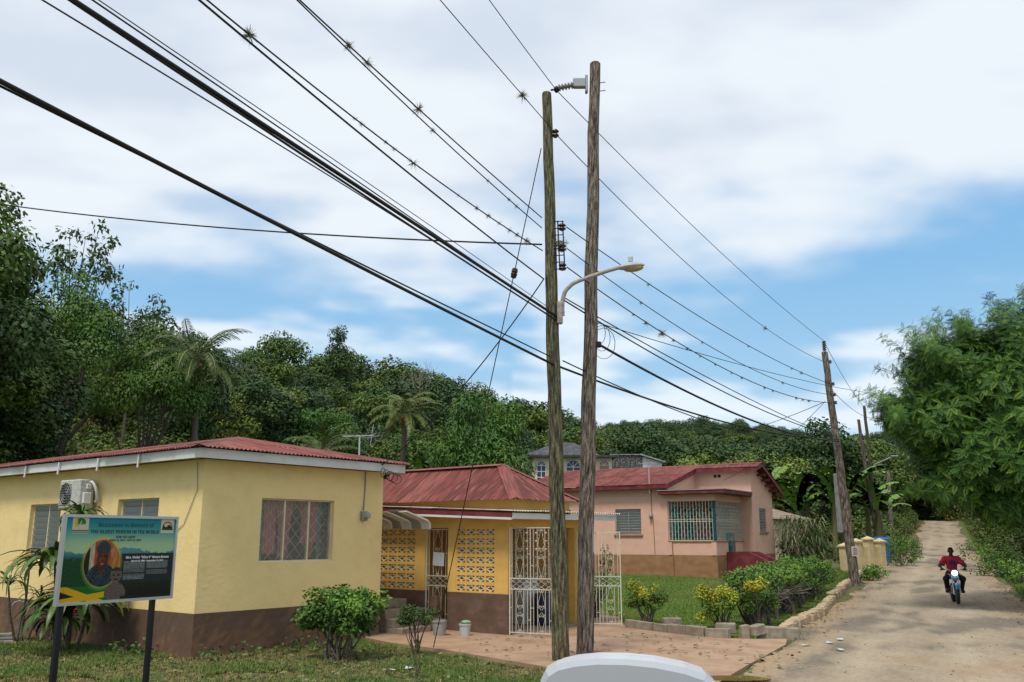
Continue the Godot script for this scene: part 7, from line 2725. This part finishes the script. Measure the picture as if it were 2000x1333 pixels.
func make_rider() -> void:
	var at := on_land(13.44, -28.16, 0.035)
	var yaw := -20.0
	var S := 0.95
	var t := thing("motorcycle", "small blue motorcycle with its headlight on, ridden down the dirt road", "motorcycle", at, yaw)
	t.scale = Vector3.ONE * S
	var chrome := mat(lin(0.5, 0.5, 0.52), 0.2, 0.9)
	var rubber := mat(lin(0.035, 0.033, 0.03), 0.9)
	var blue := mat(lin(0.02, 0.2, 0.38), 0.25)
	blue.clearcoat_enabled = true
	for e in [[0.62, 0.05], [-0.62, 0.06]]:
		var o := Vector3(0, 0.3, e[0])
		var w := Node3D.new()
		w.name = "wheel"
		t.add_child(w, true)
		var prof := []
		for k in 13:
			var a := TAU * k / 12.0
			prof.append([0.255 + 0.045 * cos(a), e[1] * sin(a)])
		var tm := MB.new()
		tm.lathe(o, Vector3(1, 0, 0), prof, 28)
		obj("tyre", tm, rubber, w)
		var rm := MB.new()
		rm.lathe(o, Vector3(1, 0, 0), [[0.215, -0.03], [0.225, -0.03], [0.225, 0.03], [0.215, 0.03], [0.215, -0.03]], 24)
		rm.lathe(o, Vector3(1, 0, 0), [[0.0, -0.06], [0.05, -0.06], [0.05, 0.06], [0.0, 0.06]], 12)
		for k in 16:
			var a := TAU * k / 16.0
			rm.tube([o + Vector3(0.03 * (1 if k % 2 else -1), sin(a) * 0.05, cos(a) * 0.05), o + Vector3(0, sin(a) * 0.22, cos(a) * 0.22)], [0.004], 4, false)
		obj("rim", rm, chrome, w)
	var fk := MB.new()
	for s in [-1.0, 1.0]:
		fk.tube([Vector3(s * 0.085, 0.3, 0.62), Vector3(s * 0.085, 0.62, 0.5), Vector3(s * 0.085, 0.98, 0.36)], [0.026, 0.026, 0.02], 8)
	obj("fork", fk, chrome, t)
	var hb := MB.new()
	hb.tube([Vector3(-0.37, 1.03, 0.22), Vector3(-0.2, 1.06, 0.3), Vector3(-0.1, 1.0, 0.36), Vector3(0.1, 1.0, 0.36), Vector3(0.2, 1.06, 0.3), Vector3(0.37, 1.03, 0.22)], [0.012], 8)
	obj("handlebar", hb, chrome, t)
	for s in [-1.0, 1.0]:
		var g := MB.new()
		g.tube([Vector3(s * 0.25, 1.05, 0.275), Vector3(s * 0.39, 1.026, 0.21)], [0.019], 8)
		obj("grip", g, rubber, t)
		var mi := MB.new()
		mi.tube([Vector3(s * 0.2, 1.06, 0.31), Vector3(s * 0.27, 1.16, 0.3)], [0.006], 5)
		mi.ball(Vector3(s * 0.29, 1.19, 0.3), Vector3(0.055, 0.035, 0.012), 6, 10)
		obj("mirror", mi, M.black_metal, t)
		var tsig := MB.new()
		tsig.ball(Vector3(s * 0.17, 0.9, 0.42), Vector3(0.03, 0.025, 0.035), 6, 8)
		obj("indicator", tsig, mat(lin(0.6, 0.2, 0.03), 0.3), t)
	var fd := MB.new()
	var prev := []
	for k in 10:
		var a := 0.5 + 1.6 * k / 9.0
		var row := []
		for e in [[-0.065, 0.0], [-0.05, 0.03], [0.0, 0.042], [0.05, 0.03], [0.065, 0.0]]:
			var rr: float = 0.32 + e[1]
			row.append(Vector3(e[0], 0.3 + sin(a) * rr, 0.62 + cos(a) * rr))
		if k > 0:
			for j in 4: fd.quad(prev[j], row[j], row[j + 1], prev[j + 1])
		prev = row
	obj("front_fender", fd, blue, t)
	var fr := MB.new()
	fr.ball(Vector3(0, 0.93, 0.4), Vector3(0.12, 0.13, 0.08), 8, 12)
	fr.bbox(Vector3(0, 0.76, 0.46), Vector3(0.15, 0.12, 0.05), 0.02)
	obj("headlight_cowl", fr, blue, t)
	var hl := MB.new()
	hl.lathe(Vector3(0, 0.94, 0.455), Vector3(0, 0, 1), [[0.085, 0.0], [0.085, 0.02], [0.06, 0.035], [0.0, 0.04]], 18)
	var glow := mat(Color(1, 1, 1), 0.2)
	glow.emission_enabled = true
	glow.emission = Color(1.0, 0.98, 0.92)
	glow.emission_energy_multiplier = 4.0
	obj("headlight", hl, glow, t)
	var lamp := SpotLight3D.new()
	lamp.name = "headlight_beam"
	t.add_child(lamp)
	lamp.position = Vector3(0, 0.94, 0.53)
	lamp.rotation_degrees = Vector3(-8, 180, 0)
	lamp.light_energy = 1.5
	lamp.light_size = 0.08
	lamp.spot_angle = 35.0
	lamp.spot_range = 30.0
	lamp.shadow_enabled = true
	var tk := MB.new()
	tk.ball(Vector3(0, 0.82, 0.1), Vector3(0.14, 0.12, 0.24), 8, 12)
	obj("fuel_tank", tk, blue, t)
	var en := MB.new()
	en.bbox(Vector3(0, 0.42, 0.08), Vector3(0.22, 0.26, 0.3), 0.03)
	for k in 5:
		en.bbox(Vector3(0, 0.5 + 0.03 * k, 0.2), Vector3(0.2, 0.012, 0.16), 0.003)
	obj("engine", en, M.grey_metal, t)
	var ft := MB.new()
	ft.tube([Vector3(0, 0.9, 0.3), Vector3(0, 0.6, 0.3), Vector3(0, 0.34, 0.15), Vector3(0, 0.32, -0.3)], [0.025], 8)
	ft.tube([Vector3(0, 0.82, 0.1), Vector3(0, 0.7, -0.4), Vector3(0, 0.72, -0.75)], [0.025], 8)
	for s in [-1.0, 1.0]:
		ft.tube([Vector3(s * 0.09, 0.3, -0.62), Vector3(s * 0.08, 0.35, -0.1)], [0.018], 6)
		ft.tube([Vector3(s * 0.1, 0.32, -0.6), Vector3(s * 0.11, 0.7, -0.5)], [0.022], 6)
		ft.tube([Vector3(s * 0.05, 0.33, 0.0), Vector3(s * 0.24, 0.33, 0.0)], [0.013], 6)
	obj("frame", ft, M.black_metal, t)
	var se := MB.new()
	se.bbox(Vector3(0, 0.78, -0.38), Vector3(0.24, 0.1, 0.62), 0.04)
	obj("seat", se, rubber, t)
	var ex := MB.new()
	ex.tube([Vector3(-0.1, 0.4, 0.2), Vector3(-0.14, 0.25, 0.1), Vector3(-0.15, 0.28, -0.3), Vector3(-0.16, 0.34, -0.8)], [0.02, 0.022, 0.03, 0.035], 8)
	obj("exhaust", ex, chrome, t)
	# rider
	var p := thing("person", "person in a red printed T-shirt and dark trousers riding the blue motorcycle", "person", at, yaw)
	p.scale = Vector3.ONE * S
	var skin := mat(lin(0.06, 0.035, 0.024), 0.55)
	var body := MB.new()
	var hip := Vector3(0, 0.9, -0.26)
	var chest := Vector3(0, 1.26, -0.17)
	var neck := Vector3(0, 1.44, -0.14)
	var head := Vector3(0, 1.6, -0.1)
	var bones := [[hip, Vector3(0, 1.08, -0.22), 0.135, 0.125], [Vector3(0, 1.08, -0.22), chest, 0.125, 0.14], [chest + Vector3(-0.07, 0.04, 0), chest + Vector3(0.07, 0.04, 0), 0.125, 0.125], [chest, neck, 0.1, 0.058], [neck, head - Vector3(0, 0.06, 0), 0.056, 0.056]]
	var shirt := [[hip + Vector3(0, 0.06, 0.01), Vector3(0, 1.08, -0.22), 0.155, 0.148], [Vector3(0, 1.08, -0.22), chest, 0.148, 0.158], [chest + Vector3(-0.08, 0.04, 0), chest + Vector3(0.08, 0.04, 0), 0.14, 0.14], [chest + Vector3(0, 0.08, 0), neck - Vector3(0, 0.03, 0), 0.11, 0.085]]
	var legs := [[hip + Vector3(-0.06, -0.02, 0), hip + Vector3(0.06, -0.02, 0), 0.15, 0.15]]
	var hands := []
	for s in [-1.0, 1.0]:
		var sh := Vector3(s * 0.19, 1.36, -0.15)
		var el := Vector3(s * 0.37, 1.16, -0.02)
		var wr := Vector3(s * 0.335, 1.075, 0.19)
		bones.append_array([[chest + Vector3(s * 0.08, 0.08, 0), sh, 0.1, 0.075], [sh, el, 0.062, 0.047], [el, wr, 0.046, 0.03]])
		shirt.append_array([[chest + Vector3(s * 0.08, 0.08, 0), sh, 0.115, 0.09], [sh, sh.lerp(el, 0.62), 0.085, 0.08]])
		var hp := Vector3(s * 0.1, 0.86, -0.22)
		var kn := Vector3(s * 0.25, 0.76, 0.2)
		var an := Vector3(s * 0.22, 0.42, -0.02)
		bones.append_array([[hip, hp, 0.12, 0.1], [hp, kn, 0.092, 0.062], [kn, an, 0.06, 0.038], [an, Vector3(s * 0.235, 0.37, 0.1), 0.04, 0.032]])
		legs.append_array([[hp, kn, 0.108, 0.08], [kn, an + Vector3(0, 0.07, 0.02), 0.078, 0.062]])
		# palm and fingers closed over the grip
		var ga := Vector3(s * 0.37, 1.05, 0.225)
		hands.append([wr, Vector3(s * 0.33, 1.072, 0.222), 0.028, 0.026])
		hands.append([Vector3(s * 0.3, 1.075, 0.235), Vector3(s * 0.36, 1.062, 0.215), 0.02, 0.02])
		for k in 4:
			var b := Vector3(s * (0.298 + 0.022 * k), 1.078 - 0.004 * k, 0.247 - 0.009 * k)
			var l: float = [0.92, 1.0, 0.95, 0.8][k]
			hands.append([b, b + Vector3(0, -0.006, 0.032) * l, 0.0095, 0.009])
			hands.append([b + Vector3(0, -0.006, 0.032) * l, b + Vector3(0, -0.038, 0.034) * l, 0.009, 0.0085])
			hands.append([b + Vector3(0, -0.038, 0.034) * l, b + Vector3(0, -0.05, 0.008) * l, 0.0085, 0.008])
		hands.append([Vector3(s * 0.292, 1.07, 0.222), Vector3(s * 0.268, 1.052, 0.24), 0.012, 0.0105])
		hands.append([Vector3(s * 0.268, 1.052, 0.24), Vector3(s * 0.262, 1.03, 0.265), 0.0105, 0.009])
		var shoe := MB.new()
		field_mesh(shoe, [[Vector3(s * 0.22, 0.4, -0.03), Vector3(s * 0.23, 0.365, 0.05), 0.052, 0.05], [Vector3(s * 0.23, 0.365, 0.05), Vector3(s * 0.245, 0.355, 0.16), 0.05, 0.038]], 0.016, 0.03)
		obj("shoe", shoe, mat(lin(0.02, 0.018, 0.016) if s > 0 else lin(0.03, 0.028, 0.026), 0.7), p)
		var cuff := MB.new()
		cuff.tube([an + Vector3(0, 0.02, 0), an + Vector3(0, 0.09, 0.025)], [0.062, 0.066], 12)
		obj("trouser_cuff", cuff, mat(lin(0.4, 0.07, 0.03) if s < 0 else lin(0.18, 0.05, 0.04), 0.9), p)
	field_mesh(body, bones, 0.024, 0.05)
	field_mesh(body, hands, 0.006, 0.008)
	# head with brow, nose, jaw, lips and ears
	var hd := [[head + Vector3(0, 0.03, -0.015), head + Vector3(0, 0.035, 0.015), 0.083, 0.08], [head + Vector3(0, -0.02, 0.01), head + Vector3(0, -0.075, 0.04), 0.07, 0.042], [head + Vector3(-0.03, 0.018, 0.07), head + Vector3(0.03, 0.018, 0.07), 0.018, 0.018], [head + Vector3(0, 0.01, 0.08), head + Vector3(0, -0.025, 0.096), 0.011, 0.016], [head + Vector3(-0.018, -0.06, 0.082), head + Vector3(0.018, -0.06, 0.082), 0.011, 0.011], [head + Vector3(0, -0.08, 0.0), neck, 0.05, 0.055]]
	for s in [-1.0, 1.0]:
		hd.append([head + Vector3(s * 0.082, 0.015, -0.01), head + Vector3(s * 0.084, -0.02, -0.006), 0.014, 0.01])
		hd.append([head + Vector3(s * 0.045, -0.015, 0.06), head + Vector3(s * 0.03, -0.03, 0.066), 0.022, 0.02])
	field_mesh(body, hd, 0.009, 0.018)
	obj("body", body, skin, p)
	var eyes := MB.new()
	for s in [-1.0, 1.0]:
		eyes.ball(head + Vector3(s * 0.031, 0.002, 0.077), Vector3(0.013, 0.008, 0.008), 6, 8)
	obj("eye", eyes, mat(lin(0.4, 0.38, 0.36), 0.3), p)
	var hair := MB.new()
	field_mesh(hair, [[head + Vector3(0, 0.05, -0.03), head + Vector3(0, 0.06, 0.012), 0.083, 0.076]], 0.014, 0.02)
	obj("hair", hair, mat(lin(0.01, 0.009, 0.008), 0.95), p)
	var sm := MB.new()
	field_mesh(sm, shirt, 0.024, 0.05)
	obj("t_shirt", sm, mat(lin(0.5, 0.03, 0.05), 0.85), p)
	var pr := MB.new()
	for e in [[-0.06, 1.27, 0.05, 0.09], [0.0, 1.29, 0.05, 0.11], [0.06, 1.27, 0.05, 0.09], [0.0, 1.2, 0.18, 0.03]]:
		pr.box(Vector3(e[0], e[1], 0.0 - 1.4 * e[0] * e[0]), Vector3(e[2], e[3], 0.012))
	obj("shirt_print", pr, mat(lin(0.06, 0.03, 0.16), 0.85), p)
	var lm := MB.new()
	field_mesh(lm, legs, 0.024, 0.05)
	obj("trousers", lm, mat(lin(0.016, 0.016, 0.018), 0.9), p)

# ---------------------------------------------------------------- build
func _ready() -> void:
	rng.seed = 12345
	var cam := Camera3D.new()
	cam.name = "camera"
	cam.position = Vector3(0, 2.05, 0)
	cam.rotation_degrees = Vector3(12.4, 0, 0)
	cam.fov = 41.7
	cam.near = 0.1
	cam.far = 2000.0
	add_child(cam)
	var we := WorldEnvironment.new()
	we.name = "world"
	var env := Environment.new()
	env.background_mode = Environment.BG_SKY
	var sky := Sky.new()
	var pm := PanoramaSkyMaterial.new()
	pm.panorama = sky_texture()
	sky.sky_material = pm
	env.sky = sky
	env.tonemap_mode = Environment.TONE_MAPPER_LINEAR
	env.tonemap_exposure = 1.48
	env.sdfgi_enabled = true
	env.ssao_enabled = true
	env.ssil_enabled = true
	we.environment = env
	add_child(we)
	var sun := DirectionalLight3D.new()
	sun.name = "sun"
	sun.rotation_degrees = Vector3(-62, -28, 0)
	sun.light_energy = 0.6
	sun.light_angular_distance = 14.0
	sun.light_color = Color(1.0, 0.97, 0.92)
	sun.shadow_enabled = true
	add_child(sun)
	make_materials()
	make_ground()
	make_yellow_house()
	make_carport()
	make_sign()
	make_lines()
	make_pink_house()
	make_far_buildings()
	make_street()
	make_plants()
	make_rider()
